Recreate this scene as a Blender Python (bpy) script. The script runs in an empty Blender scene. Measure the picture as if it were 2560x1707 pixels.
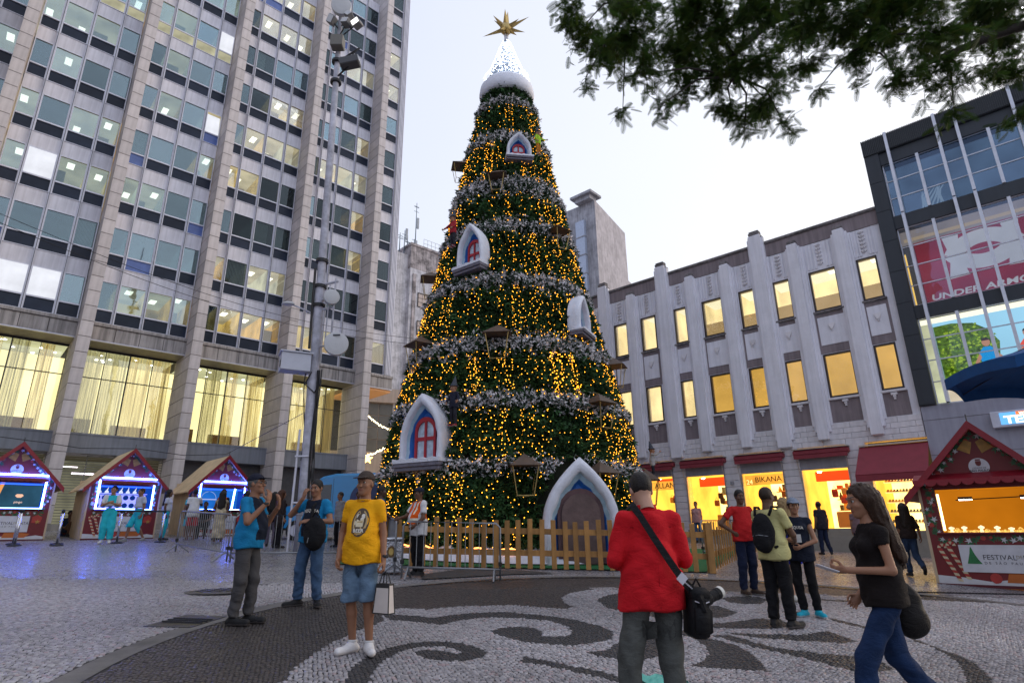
import bpy, bmesh, math, random
import numpy as np
from mathutils import Vector, Matrix
from mathutils.bvhtree import BVHTree
random.seed(7); np.random.seed(7)
SC = bpy.context.scene
COL = SC.collection
PI = math.pi
R = math.radians
# ------------------------------------------------------------------ camera
cam_d = bpy.data.cameras.new('camera'); cam = bpy.data.objects.new('camera', cam_d); COL.objects.link(cam)
cam_d.sensor_width = 36.0; cam_d.lens = 36.0*1480/2560; cam_d.clip_start = 0.05; cam_d.clip_end = 2000
_p, _r = R(17.68), R(-0.655)
_f = Vector((0, math.cos(_p), math.sin(_p))); _u = Vector((0, -math.sin(_p), math.cos(_p))); _x = Vector((1, 0, 0))
_cx = _x*math.cos(_r) + _u*math.sin(_r); _cy = -_x*math.sin(_r) + _u*math.cos(_r)
cam.matrix_world = Matrix(((_cx.x, _cy.x, -_f.x, 0), (_cx.y, _cy.y, -_f.y, 0), (_cx.z, _cy.z, -_f.z, 1.5), (0, 0, 0, 1)))
SC.camera = cam
# ------------------------------------------------------------------ dusk sky
W = bpy.data.worlds.new('World'); SC.world = W; W.use_nodes = True
nt = W.node_tree; nt.nodes.clear()
SUN_EL, SUN_AZ = R(14), R(70)           # last light comes from behind the shops
sky = nt.nodes.new('ShaderNodeTexSky'); sky.sky_type = 'NISHITA'; sky.sun_disc = False
sky.sun_elevation = SUN_EL; sky.sun_rotation = SUN_AZ; sky.air_density = 1.5; sky.dust_density = 3.0
b1 = nt.nodes.new('ShaderNodeBackground'); b1.inputs['Strength'].default_value = 0.05
nt.links.new(sky.outputs[0], b1.inputs['Color'])
tc = nt.nodes.new('ShaderNodeTexCoord'); dp = nt.nodes.new('ShaderNodeVectorMath'); dp.operation = 'DOT_PRODUCT'
dp.inputs[1].default_value = (math.sin(SUN_AZ)*.93, math.cos(SUN_AZ)*.93, .28)
nt.links.new(tc.outputs['Generated'], dp.inputs[0])
mr = nt.nodes.new('ShaderNodeMapRange'); mr.inputs[1].default_value = -.2; mr.inputs[2].default_value = .95
nt.links.new(dp.outputs['Value'], mr.inputs[0])
# thin even cloud veil
nz = nt.nodes.new('ShaderNodeTexNoise'); nz.inputs['Scale'].default_value = 1.6; nz.inputs['Detail'].default_value = 3
nt.links.new(tc.outputs['Generated'], nz.inputs['Vector'])
ad = nt.nodes.new('ShaderNodeMath'); ad.operation = 'MULTIPLY_ADD'; ad.inputs[1].default_value = .35; 
nt.links.new(nz.outputs['Fac'], ad.inputs[0]); nt.links.new(mr.outputs[0], ad.inputs[2])
cr = nt.nodes.new('ShaderNodeValToRGB'); cr.color_ramp.elements[0].position = .1; cr.color_ramp.elements[1].position = 1.1
cr.color_ramp.elements[0].color = (.60, .67, .90, 1); cr.color_ramp.elements[1].color = (.885, .895, .97, 1)
nt.links.new(ad.outputs[0], cr.inputs[0])
b2 = nt.nodes.new('ShaderNodeBackground'); b2.inputs['Strength'].default_value = 1.0
nt.links.new(cr.outputs[0], b2.inputs['Color'])
sa = nt.nodes.new('ShaderNodeAddShader'); wo = nt.nodes.new('ShaderNodeOutputWorld')
nt.links.new(b1.outputs[0], sa.inputs[0]); nt.links.new(b2.outputs[0], sa.inputs[1]); nt.links.new(sa.outputs[0], wo.inputs[0])
sd = bpy.data.lights.new('sun', 'SUN'); sd.energy = 0.7; sd.angle = R(40); sd.color = (1, .93, .86)
so = bpy.data.objects.new('sun', sd); COL.objects.link(so); so.rotation_euler = (PI/2-SUN_EL, 0, PI-SUN_AZ)
SC.view_settings.view_transform = 'Standard'; SC.view_settings.look = 'None'
SC.view_settings.exposure = 0.0; SC.view_settings.gamma = 1.0
SC.cycles.use_denoising = True
SC.cycles.max_bounces = 6; SC.cycles.transparent_max_bounces = 24
SC.cycles.sample_clamp_indirect = 3.0; SC.cycles.caustics_reflective = False; SC.cycles.caustics_refractive = False

# ------------------------------------------------------------------ helpers
def G(x, y): return -0.0312*x + 0.0439*y          # the square slopes gently up towards the tower
def lin(c): return tuple((v/12.92 if v <= .04045 else ((v+.055)/1.055)**2.4) for v in c)
def C(r, g, b): return lin((r/255, g/255, b/255))
def setp(o, label=None, cat=None, group=None, kind=None):
    if label: o['label'] = label
    if cat: o['category'] = cat
    if group: o['group'] = group
    if kind: o['kind'] = kind
    return o
def thing(name, loc=(0, 0, 0), rz=0, label=None, cat=None, group=None, scale=1):
    o = bpy.data.objects.new(name, None); COL.objects.link(o); o.location = loc; o.rotation_euler = (0, 0, rz)
    o.scale = (scale,)*3; o.empty_display_size = .2
    return setp(o, label, cat, group)
def link(name, me, parent=None, loc=None, rot=None, mats=None):
    o = bpy.data.objects.new(name, me); COL.objects.link(o)
    if parent: o.parent = parent
    if loc is not None: o.location = loc
    if rot is not None: o.rotation_euler = rot
    if mats:
        for i, m in enumerate(mats):
            o.material_slots[i].link = 'OBJECT'; o.material_slots[i].material = m
    return o
def copy_tree(o, parent=None):
    c = o.copy(); COL.objects.link(c)
    if parent: c.parent = parent
    for ch in o.children: copy_tree(ch, c)
    return c

class MB:
    def __init__(s): s.v = []; s.f = []; s.m = []
    def add(s, vs, fs, mi=0):
        n = len(s.v); s.v += [tuple(v) for v in vs]; s.f += [tuple(i+n for i in f) for f in fs]; s.m += [mi]*len(fs); return s
    def box(s, x0, x1, y0, y1, z0, z1, mi=0, T=None, bev=0):
        if bev:
            b = bev
            vs = []
            for z, e in ((z0, b), (z0+b, 0), (z1-b, 0), (z1, b)):
                vs += [(x0+e, y0+e, z), (x1-e, y0+e, z), (x1-e, y1-e, z), (x0+e, y1-e, z)]
            fs = [(3, 2, 1, 0), (12, 13, 14, 15)]
            for k in range(3):
                for i in range(4): fs.append((k*4+i, k*4+(i+1) % 4, k*4+4+(i+1) % 4, k*4+4+i))
        else:
            vs = [(x, y, z) for z in (z0, z1) for x, y in ((x0, y0), (x1, y0), (x1, y1), (x0, y1))]
            fs = [(3, 2, 1, 0), (4, 5, 6, 7), (0, 1, 5, 4), (1, 2, 6, 5), (2, 3, 7, 6), (3, 0, 4, 7)]
        if T is not None: vs = [T @ Vector(v) for v in vs]
        return s.add(vs, fs, mi)
    def tube(s, pts, r, n=8, mi=0, cap=True):
        pts = [Vector(p) for p in pts]; k = len(pts); rr = r if hasattr(r, '__len__') else [r]*k
        vs = []; ref = None
        for i, p in enumerate(pts):
            d = (pts[min(i+1, k-1)]-pts[max(i-1, 0)]).normalized()
            if ref is None: ref = Vector((0, 0, 1)) if abs(d.z) < .9 else Vector((1, 0, 0))
            a = d.cross(ref)
            a = a.normalized() if a.length > 1e-6 else Vector((1, 0, 0))
            b = d.cross(a).normalized(); ref = -b if False else ref
            for j in range(n):
                t = 2*PI*j/n; vs.append(p+(a*math.cos(t)+b*math.sin(t))*rr[i])
        fs = []
        for i in range(k-1):
            for j in range(n): fs.append((i*n+j, i*n+(j+1) % n, (i+1)*n+(j+1) % n, (i+1)*n+j))
        if cap: fs += [tuple(range(n-1, -1, -1)), tuple((k-1)*n+j for j in range(n))]
        return s.add(vs, fs, mi)
    def lathe(s, prof, c=(0, 0, 0), n=16, mi=0, cap=True, sx=1, sy=1):
        vs = [(c[0]+r*sx*math.cos(2*PI*j/n), c[1]+r*sy*math.sin(2*PI*j/n), c[2]+z) for r, z in prof for j in range(n)]
        k = len(prof); fs = [(i*n+j, i*n+(j+1) % n, (i+1)*n+(j+1) % n, (i+1)*n+j) for i in range(k-1) for j in range(n)]
        if cap: fs += [tuple(range(n-1, -1, -1)), tuple((k-1)*n+j for j in range(n))]
        return s.add(vs, fs, mi)
    def prism(s, poly, y0, y1, mi=0, T=None):          # polygon in XZ (ccw seen from -Y), extruded in Y
        n = len(poly); vs = [(x, y0, z) for x, z in poly]+[(x, y1, z) for x, z in poly]
        fs = [tuple(range(n)), tuple(range(2*n-1, n-1, -1))]+[(i, n+i, n+(i+1) % n, (i+1) % n) for i in range(n)]
        if T is not None: vs = [T @ Vector(v) for v in vs]
        return s.add(vs, fs, mi)
    def quad(s, a, b, c, d, mi=0): return s.add([a, b, c, d], [(0, 1, 2, 3)], mi)
    def mesh(s, name, mats, smooth=False):
        me = bpy.data.meshes.new(name); me.from_pydata([tuple(v) for v in s.v], [], s.f)
        for m in mats if isinstance(mats, (list, tuple)) else [mats]: me.materials.append(m)
        if any(s.m): me.polygons.foreach_set('material_index', s.m)
        if smooth: me.polygons.foreach_set('use_smooth', [True]*len(s.f))
        me.update(); return me
    def build(s, name, mats, parent=None, smooth=False, loc=None, rot=None, kind=None, label=None):
        o = link(name, s.mesh(name, mats, smooth), parent, loc, rot)
        return setp(o, label=label, kind=kind)
def np_mesh(name, V, F, mats, mi=None, smooth=False, col=None):
    me = bpy.data.meshes.new(name); V = np.asarray(V, np.float32); F = np.asarray(F, np.int32)
    k = F.shape[1]; me.vertices.add(len(V)); me.vertices.foreach_set('co', V.ravel())
    me.loops.add(F.size); me.loops.foreach_set('vertex_index', F.ravel())
    me.polygons.add(len(F)); me.polygons.foreach_set('loop_start', np.arange(0, F.size, k, dtype=np.int32))
    me.polygons.foreach_set('loop_total', np.full(len(F), k, np.int32))
    for m in mats: me.materials.append(m)
    if mi is not None: me.polygons.foreach_set('material_index', np.asarray(mi, np.int32))
    if smooth: me.polygons.foreach_set('use_smooth', np.ones(len(F), bool))
    if col is not None:
        a = me.color_attributes.new('col', 'FLOAT_COLOR', 'POINT'); cc = np.ones((len(V), 4), np.float32); cc[:, :3] = col
        a.data.foreach_set('color', cc.ravel())
    me.update(calc_edges=True); me.validate(); return me

# ------------------------------------------------------------------ materials
_MC = {}
def M(name, col, rough=.6, metal=0, var=.12, vs=4.0, bump=0, bs=40, orand=0, streak=0, spec=.5, emit=None, es=0, attr=False, dirt=0, coat=0):
    if name in _MC: return _MC[name]
    m = bpy.data.materials.new(name); m.use_nodes = True; nt = m.node_tree; N = nt.nodes; L = nt.links
    bs_ = N['Principled BSDF']; bs_.inputs['Roughness'].default_value = rough; bs_.inputs['Metallic'].default_value = metal
    bs_.inputs['Specular IOR Level'].default_value = spec
    if coat: bs_.inputs['Coat Weight'].default_value = coat
    tc = N.new('ShaderNodeTexCoord'); nz = N.new('ShaderNodeTexNoise'); nz.inputs['Scale'].default_value = vs
    nz.inputs['Detail'].default_value = 6; nz.inputs['Roughness'].default_value = .6; L.new(tc.outputs['Object'], nz.inputs['Vector'])
    mx = N.new('ShaderNodeMix'); mx.data_type = 'RGBA'; mx.blend_type = 'MULTIPLY'; mx.inputs[0].default_value = 1
    if attr:
        at = N.new('ShaderNodeAttribute'); at.attribute_name = 'col'; L.new(at.outputs['Color'], mx.inputs[6])
    else: mx.inputs[6].default_value = (*col, 1)
    mr = N.new('ShaderNodeMapRange'); mr.inputs[1].default_value = .25; mr.inputs[2].default_value = .75
    mr.inputs[3].default_value = 1-var; mr.inputs[4].default_value = 1+var; L.new(nz.outputs['Fac'], mr.inputs[0])
    fac = mr.outputs[0]
    if orand:
        oi = N.new('ShaderNodeObjectInfo'); r2 = N.new('ShaderNodeMapRange'); r2.inputs[3].default_value = 1-orand; r2.inputs[4].default_value = 1+orand
        L.new(oi.outputs['Random'], r2.inputs[0]); mu = N.new('ShaderNodeMath'); mu.operation = 'MULTIPLY'
        L.new(fac, mu.inputs[0]); L.new(r2.outputs[0], mu.inputs[1]); fac = mu.outputs[0]
    if streak:                                           # rain streaks and grime with their own shape
        mp = N.new('ShaderNodeMapping'); mp.inputs['Scale'].default_value = (6, 6, .35); L.new(tc.outputs['Object'], mp.inputs[0])
        n2 = N.new('ShaderNodeTexNoise'); n2.inputs['Scale'].default_value = 1.3; n2.inputs['Detail'].default_value = 5; L.new(mp.outputs[0], n2.inputs['Vector'])
        r3 = N.new('ShaderNodeMapRange'); r3.inputs[1].default_value = .35; r3.inputs[2].default_value = .62; r3.inputs[3].default_value = 1-streak; r3.inputs[4].default_value = 1.05
        L.new(n2.outputs['Fac'], r3.inputs[0]); mu = N.new('ShaderNodeMath'); mu.operation = 'MULTIPLY'
        L.new(fac, mu.inputs[0]); L.new(r3.outputs[0], mu.inputs[1]); fac = mu.outputs[0]
    if dirt:
        n4 = N.new('ShaderNodeTexNoise'); n4.inputs['Scale'].default_value = 1.1; n4.inputs['Detail'].default_value = 9; n4.inputs['Roughness'].default_value = .72
        L.new(tc.outputs['Object'], n4.inputs['Vector'])
        r4 = N.new('ShaderNodeMapRange'); r4.inputs[1].default_value = .38; r4.inputs[2].default_value = .56; r4.inputs[3].default_value = 1-dirt; r4.inputs[4].default_value = 1.0
        L.new(n4.outputs['Fac'], r4.inputs[0]); mu = N.new('ShaderNodeMath'); mu.operation = 'MULTIPLY'
        L.new(fac, mu.inputs[0]); L.new(r4.outputs[0], mu.inputs[1]); fac = mu.outputs[0]
    L.new(fac, mx.inputs[7]); L.new(mx.outputs[2], bs_.inputs['Base Color'])
    if bump:
        n3 = N.new('ShaderNodeTexNoise'); n3.inputs['Scale'].default_value = bs; n3.inputs['Detail'].default_value = 4; L.new(tc.outputs['Object'], n3.inputs['Vector'])
        bp = N.new('ShaderNodeBump'); bp.inputs['Strength'].default_value = bump; bp.inputs['Distance'].default_value = .02
        L.new(n3.outputs['Fac'], bp.inputs['Height']); L.new(bp.outputs[0], bs_.inputs['Normal'])
    if emit is not None:
        bs_.inputs['Emission Color'].default_value = (*emit, 1); bs_.inputs['Emission Strength'].default_value = es
    _MC[name] = m; return m
def EM(name, col, s, var=0, vs=2.0, stretch=(1, 1, 1), samp=True):
    if name in _MC: return _MC[name]
    m = bpy.data.materials.new(name); m.use_nodes = True; nt = m.node_tree; N = nt.nodes; L = nt.links; N.clear()
    e = N.new('ShaderNodeEmission'); o = N.new('ShaderNodeOutputMaterial'); L.new(e.outputs[0], o.inputs[0])
    e.inputs[0].default_value = (*col, 1); e.inputs[1].default_value = s
    if var:
        tc = N.new('ShaderNodeTexCoord'); mp = N.new('ShaderNodeMapping'); mp.inputs['Scale'].default_value = stretch
        nz = N.new('ShaderNodeTexNoise'); nz.inputs['Scale'].default_value = vs; nz.inputs['Detail'].default_value = 3
        mr = N.new('ShaderNodeMapRange'); mr.inputs[1].default_value = .3; mr.inputs[2].default_value = .7; mr.inputs[3].default_value = s*(1-var); mr.inputs[4].default_value = s*(1+var)
        L.new(tc.outputs['Object'], mp.inputs[0]); L.new(mp.outputs[0], nz.inputs['Vector']); L.new(nz.outputs['Fac'], mr.inputs[0]); L.new(mr.outputs[0], e.inputs[1])
    if not samp: m.cycles.emission_sampling = 'NONE'
    _MC[name] = m; return m
def GLASS(name, tint, refl, rough=.03, rtint=(1, 1, 1), graze=.6):
    if name in _MC: return _MC[name]
    m = bpy.data.materials.new(name); m.use_nodes = True; nt = m.node_tree; N = nt.nodes; L = nt.links; N.clear()
    t = N.new('ShaderNodeBsdfTransparent'); t.inputs[0].default_value = (*tint, 1)
    g = N.new('ShaderNodeBsdfGlossy'); g.inputs['Color'].default_value = (*rtint, 1); g.inputs['Roughness'].default_value = rough
    oi = N.new('ShaderNodeObjectInfo'); orr = N.new('ShaderNodeMapRange'); orr.inputs[3].default_value = .55; orr.inputs[4].default_value = 1.35; L.new(oi.outputs['Random'], orr.inputs[0])
    lw = N.new('ShaderNodeLayerWeight'); lw.inputs[0].default_value = .35
    mr = N.new('ShaderNodeMapRange'); mr.inputs[3].default_value = refl; mr.inputs[4].default_value = min(1, refl+graze); L.new(lw.outputs['Fresnel'], mr.inputs[0])
    tc = N.new('ShaderNodeTexCoord'); nz = N.new('ShaderNodeTexNoise'); nz.inputs['Scale'].default_value = .9; L.new(tc.outputs['Object'], nz.inputs['Vector'])
    bp = N.new('ShaderNodeBump'); bp.inputs['Strength'].default_value = .15; bp.inputs['Distance'].default_value = .05
    L.new(nz.outputs['Fac'], bp.inputs['Height']); L.new(bp.outputs[0], g.inputs['Normal'])
    x = N.new('ShaderNodeMixShader'); o = N.new('ShaderNodeOutputMaterial')
    mul = N.new('ShaderNodeMath'); mul.operation = 'MULTIPLY'; L.new(mr.outputs[0], mul.inputs[0]); L.new(orr.outputs[0], mul.inputs[1])
    L.new(mul.outputs[0], x.inputs[0]); L.new(t.outputs[0], x.inputs[1]); L.new(g.outputs[0], x.inputs[2]); L.new(x.outputs[0], o.inputs[0])
    _MC[name] = m; return m
def text(s, size, loc, mat, parent=None, ext=.004, name='lettering', rot=(PI/2, 0, 0), ax='CENTER', sx=1, shear=0, bold=0, space=1):
    cu = bpy.data.curves.new(name, 'FONT'); cu.body = s; cu.size = size; cu.extrude = ext; cu.align_x = ax; cu.align_y = 'CENTER'
    cu.shear = shear; cu.offset = bold; cu.space_character = space; cu.resolution_u = 3
    cu.materials.append(mat); tmp = bpy.data.objects.new('tmp', cu); me = bpy.data.meshes.new_from_object(tmp); me.name = name
    bpy.data.objects.remove(tmp); bpy.data.curves.remove(cu)
    o = link(name, me, parent, loc, rot); o.scale = (sx, 1, 1); return o
# ------------------------------------------------------------------ the sloping square
def mosaic(name, ca, cb, mort, scale, rough=.31):
    m = bpy.data.materials.new(name); m.use_nodes = True; nt = m.node_tree; N = nt.nodes; L = nt.links; b = N['Principled BSDF']
    tc = N.new('ShaderNodeTexCoord')
    v = N.new('ShaderNodeTexVoronoi'); v.inputs['Scale'].default_value = scale; v.inputs['Randomness'].default_value = .75
    w = N.new('ShaderNodeTexVoronoi'); w.feature = 'DISTANCE_TO_EDGE'; w.inputs['Scale'].default_value = scale; w.inputs['Randomness'].default_value = .75
    n = N.new('ShaderNodeTexNoise'); n.inputs['Scale'].default_value = .6; n.inputs['Detail'].default_value = 6
    for q in (v, w, n): L.new(tc.outputs['Object'], q.inputs['Vector'])
    sp = N.new('ShaderNodeSeparateColor'); L.new(v.outputs['Color'], sp.inputs[0])
    mx = N.new('ShaderNodeMix'); mx.data_type = 'RGBA'; mx.inputs[6].default_value = (*ca, 1); mx.inputs[7].default_value = (*cb, 1); L.new(sp.outputs[0], mx.inputs[0])
    st = N.new('ShaderNodeMapRange'); st.inputs[1].default_value = .04; st.inputs[2].default_value = .13; L.new(w.outputs['Distance'], st.inputs[0])
    m2 = N.new('ShaderNodeMix'); m2.data_type = 'RGBA'; m2.inputs[6].default_value = (*mort, 1); L.new(st.outputs[0], m2.inputs[0]); L.new(mx.outputs[2], m2.inputs[7])
    dr = N.new('ShaderNodeMapRange'); dr.inputs[1].default_value = .35; dr.inputs[2].default_value = .65; dr.inputs[3].default_value = .72; dr.inputs[4].default_value = 1.12; L.new(n.outputs['Fac'], dr.inputs[0])
    m3 = N.new('ShaderNodeMix'); m3.data_type = 'RGBA'; m3.blend_type = 'MULTIPLY'; m3.inputs[0].default_value = 1; L.new(m2.outputs[2], m3.inputs[6]); L.new(dr.outputs[0], m3.inputs[7])
    L.new(m3.outputs[2], b.inputs['Base Color'])
    ro = N.new('ShaderNodeMapRange'); ro.inputs[3].default_value = rough-.1; ro.inputs[4].default_value = rough+.12; L.new(sp.outputs[1], ro.inputs[0]); L.new(ro.outputs[0], b.inputs['Roughness'])
    bp = N.new('ShaderNodeBump'); bp.inputs['Strength'].default_value = .6; bp.inputs['Distance'].default_value = .012; L.new(st.outputs[0], bp.inputs['Height'])
    b2 = N.new('ShaderNodeBump'); b2.inputs['Strength'].default_value = .5; b2.inputs['Distance'].default_value = .02; L.new(sp.outputs[2], b2.inputs['Height']); L.new(bp.outputs[0], b2.inputs['Normal'])
    L.new(b2.outputs[0], b.inputs['Normal']); return m
M_LIGHT = mosaic('light_mosaic', (.47, .455, .48), (.29, .28, .305), (.07, .067, .072), 24)
M_BROWN = mosaic('brown_mosaic', (.072, .060, .058), (.045, .039, .040), (.018, .016, .017), 24, .45)
M_DARK = mosaic('dark_mosaic', (.050, .048, .053), (.032, .031, .036), (.014, .014, .016), 24, .42)
M_CONC = M('kerb_concrete', (.16, .15, .145), .7, var=.3, vs=3, bump=.3, bs=60, dirt=.35)
M_ASPH = M('asphalt', (.05, .05, .052), .6, var=.35, vs=5, bump=.5, bs=150)
def sheet(name, poly, h, mat, kind='structure'):
    bm = bmesh.new(); vs = [bm.verts.new((x, y, G(x, y)+h)) for x, y in poly]; f = bm.faces.new(vs)
    bmesh.ops.triangulate(bm, faces=[f])
    for q in bm.faces:
        if q.normal.z < 0: q.normal_flip()
    me = bpy.data.meshes.new(name); bm.to_mesh(me); bm.free(); me.materials.append(mat)
    o = link(name, me); o['kind'] = kind; return o
g = MB(); n = 12
for i in range(n+1):
    for j in range(n+1):
        x, y = -150+300*i/n, -60+300*j/n; g.v.append((x, y, G(x, y)))
g.f = [(i*(n+1)+j, (i+1)*(n+1)+j, (i+1)*(n+1)+j+1, i*(n+1)+j+1) for i in range(n) for j in range(n)]; g.m = [0]*len(g.f)
ground = g.build('ground', M_LIGHT, kind='structure')
DC, DR = (2.95, 6.8), 6.62
def ringpts(r, n=96): return [(DC[0]+r*math.cos(2*PI*k/n), DC[1]+r*math.sin(2*PI*k/n)) for k in range(n)]
sheet('paving_disc', ringpts(DR), .004, M_BROWN)
PAT={'R':[(-1.93,5.57),(-1.99,5.88),(-1.99,6.5),(-1.94,6.98),(-1.83,7.55),(-1.74,7.91),(-1.66,8.17),(-1.8,8.75),(-1.62,9.13),(-1.23,9.08),(-0.75,9.41),(0.07,9.61),(0.09,9.52),(0.72,9.35),(0.87,9.54),(0.76,9.88),(0.76,10.38),(0.94,10.95),(1.18,11.23),(1.41,11.41),(1.33,11.76),(1.82,11.91),(2.12,11.5),(2.75,11.11),(3.23,11.54),(3.44,11.64),(4.12,11.68),(4.86,11.66),(5.52,11.51),(6.09,11.36),(7.1,11.03),(8.5,10.79),(14,3),(-3.2,3)],'D1':[(-1.78,8.66),(-1.07,8.48),(-0.83,8.72),(-0.48,8.92),(0.07,9.04),(-0.06,8.97),(0.36,8.83),(0.75,8.59),(1.04,8.22),(1.18,7.82),(1.09,7.43),(0.91,7.26),(0.61,7.09),(0.39,7.09),(0.06,7.23),(-0.17,7.46),(-0.3,7.71),(-0.18,7.93),(0.07,8.02),(0.27,7.92),(0.33,7.73),(0.29,7.53),(0.44,7.49),(0.62,7.56),(0.67,7.82),(0.64,8.11),(0.47,8.42),(0.14,8.55),(-0.2,8.58),(-0.46,8.53),(-0.54,8.47),(-0.76,8.28),(-0.9,8.02),(-1.29,8.18),(-1.58,8.23)],'D2':[(-1.38,5.3),(-1.44,5.61),(-1.48,5.89),(-1.47,6.16),(-1.44,6.47),(-1.32,6.77),(-1.15,7.01),(-0.9,7.13),(-0.61,7.09),(-0.44,6.94),(-0.31,6.76),(-0.28,6.66),(-0.33,6.49),(-0.45,6.36),(-0.64,6.31),(-0.79,6.33),(-0.93,6.46),(-1.01,6.59),(-1.0,6.69),(-0.9,6.74),(-0.74,6.72),(-0.64,6.64),(-0.61,6.58),(-0.55,6.63),(-0.55,6.71),(-0.64,6.83),(-0.8,6.91),(-0.97,6.87),(-1.11,6.75),(-1.19,6.53),(-1.26,6.22),(-1.26,5.91),(-1.24,5.63),(-1.17,5.31)],'D4':[(0.02,6.35),(0.09,6.55),(0.29,6.43),(0.62,6.19),(0.79,6.1),(1.01,5.79),(0.96,5.61),(0.75,5.92),(0.57,6.0),(0.39,6.15),(0.2,6.28)],'D5':[(0.69,6.79),(0.96,6.88),(1.14,7.29),(1.35,7.51),(1.54,7.86),(1.64,8.23),(1.72,8.11),(1.84,7.61),(1.82,7.26),(1.65,6.88),(1.38,6.61),(1.15,6.49),(0.96,6.57)],'D6':[(1.92,8.23),(2.03,8.05),(2.23,7.65),(2.45,7.27),(2.47,6.91),(2.43,6.55),(2.34,6.21),(2.12,6.25),(1.66,6.33),(1.84,6.53),(2.0,6.83),(2.08,7.19),(2.07,7.53),(1.96,7.79),(1.9,8.01)],'D6b':[(2.32,7.77),(2.57,7.8),(2.81,7.21),(3.25,6.98),(3.6,6.85),(3.7,6.66),(3.64,6.39),(3.37,6.27),(3.19,6.29),(3.07,6.53),(2.87,6.86),(2.6,7.24)],'D6c':[(2.55,7.96),(2.97,7.89),(3.47,7.92),(3.91,8.17),(3.98,7.62),(3.74,7.5),(3.2,7.59),(2.78,7.71)],'D6d':[(1.99,8.3),(2.28,8.37),(2.86,8.63),(3.41,8.97),(3.6,8.78),(3.7,8.46),(3.24,8.25),(2.71,8.19),(2.28,8.25)],'D7':[(1.3,10.25),(1.56,10.82),(1.86,11.03),(2.36,10.93),(2.8,10.06),(3.13,9.92),(3.23,9.38),(2.92,8.99),(2.42,8.78),(2.12,8.68),(1.67,9.14),(1.36,9.51)],'D8':[(3.43,10.76),(3.82,11.03),(4.18,10.97),(4.18,10.65),(3.9,10.21),(3.63,10.18),(3.42,10.34)],'D9':[(4.4,9.13),(4.57,8.65),(4.61,8.18),(4.5,8.0),(4.47,8.46),(4.33,8.87)],'D10':[(3.97,9.63),(4.19,9.54),(4.14,9.41),(3.93,9.46)],'D11':[(5.16,10.89),(5.77,10.77),(6.18,10.52),(6.05,10.31),(5.68,10.6),(5.07,10.72)],'E1':[(4.72,7.82),(4.77,7.63),(4.7,7.19),(4.74,7.07),(4.66,6.73),(4.47,6.32),(4.34,6.08),(4.12,5.74),(3.86,5.72),(4.09,6.06),(4.21,6.25),(4.46,6.68),(4.6,7.06),(4.71,7.48),(4.67,7.7)]}
sheet('paving_light_figure', PAT['R'], .008, M_LIGHT)
for k in PAT:
    if k != 'R': sheet('paving_dark_figure', PAT[k], .012, M_DARK)
# kerb strip round the disc
kb = MB(); A, B = ringpts(DR+.24), ringpts(DR); q = len(A)
for i in range(q):
    for p in (A[i], B[i]): kb.v.append((*p, G(*p)+.024))
kb.f = [(2*i, 2*((i+1) % q), 2*((i+1) % q)+1, 2*i+1) for i in range(q)]; kb.m = [0]*q
kb.build('paving_kerb_strip', M_CONC, kind='structure')
sheet('asphalt_patch', [(-1.95, 13.1), (-1.25, 14.2), (.1, 14.35), (.95, 13.9), (-.1, 13.5), (-.9, 12.95), (-1.8, 12.35)], .02, M_ASPH)
# individual setts in the near wedge of the view
def inpoly(px, py, poly):
    c = np.zeros(len(px), bool); n = len(poly); j = n-1
    for i in range(n):
        xi, yi = poly[i]; xj, yj = poly[j]
        t = ((yi > py) != (yj > py)) & (px < (xj-xi)*(py-yi)/((yj-yi) or 1e-9)+xi); c ^= t; j = i
    return c
rng = np.random.default_rng(3)
xs, ys = [], []
st = .0425; row = 0; y = 4.9
while y < 11.9:
    w = .92*y+.7; k = int(2*w/st); x = -w+st*np.arange(k)+(row % 2)*st/2+rng.normal(0, .005, k)
    xs.append(x); ys.append(y+.05*np.sin(x*2.3+y*.7)+.025*np.sin(x*5.1-y)+rng.normal(0, .004, k)); y += .0375; row += 1
X, Y = np.concatenate(xs), np.concatenate(ys)
keep = (Y > 4.9) & (Y < 11.35+.25*np.sin(X*1.7)+rng.normal(0, .08, len(X))) & (np.abs(X) < .9*Y+.4)
d = np.hypot(X-DC[0], Y-DC[1]); keep &= ~((d > DR-.03) & (d < DR+.27)); X, Y, d = X[keep], Y[keep], d[keep]
cls = np.where(d < DR, 1, 0); cls[inpoly(X, Y, PAT['R']) & (cls == 1)] = 0
for k in PAT:
    if k != 'R': cls[inpoly(X, Y, PAT[k]) & (d < DR)] = 2
N_ = len(X); ang = .25*np.cos(X*2.3+Y*.7)+rng.normal(0, .16, N_)
hw = st/2*rng.uniform(.78, .97, N_); hh = .0187*rng.uniform(.78, .97, N_)
V = np.zeros((N_, 8, 3), np.float32); zt = .024+rng.normal(0, .0022, N_)
tx, ty = rng.normal(0, .035, N_), rng.normal(0, .035, N_)
for c_, (sx, sy) in enumerate(((-1, -1), (1, -1), (1, 1), (-1, 1))):
    jx, jy = sx*hw*rng.uniform(.8, 1.05, N_), sy*hh*rng.uniform(.8, 1.05, N_)
    px, py = X+jx*np.cos(ang)-jy*np.sin(ang), Y+jx*np.sin(ang)+jy*np.cos(ang)
    gz = -0.0312*px+0.0439*py
    V[:, c_] = np.stack([px, py, gz+.014], 1)
    qx, qy = X+(px-X)*.88, Y+(py-Y)*.88
    V[:, 4+c_] = np.stack([qx, qy, -0.0312*qx+0.0439*qy+zt+tx*jx+ty*jy], 1)
F = (np.arange(N_)[:, None, None]*8+np.array([(4, 5, 6, 7), (0, 1, 5, 4), (1, 2, 6, 5), (2, 3, 7, 6), (3, 0, 4, 7)])[None]).reshape(-1, 4)
base = np.array([(.45, .43, .455), (.070, .058, .055), (.047, .046, .051)])[cls]
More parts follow.
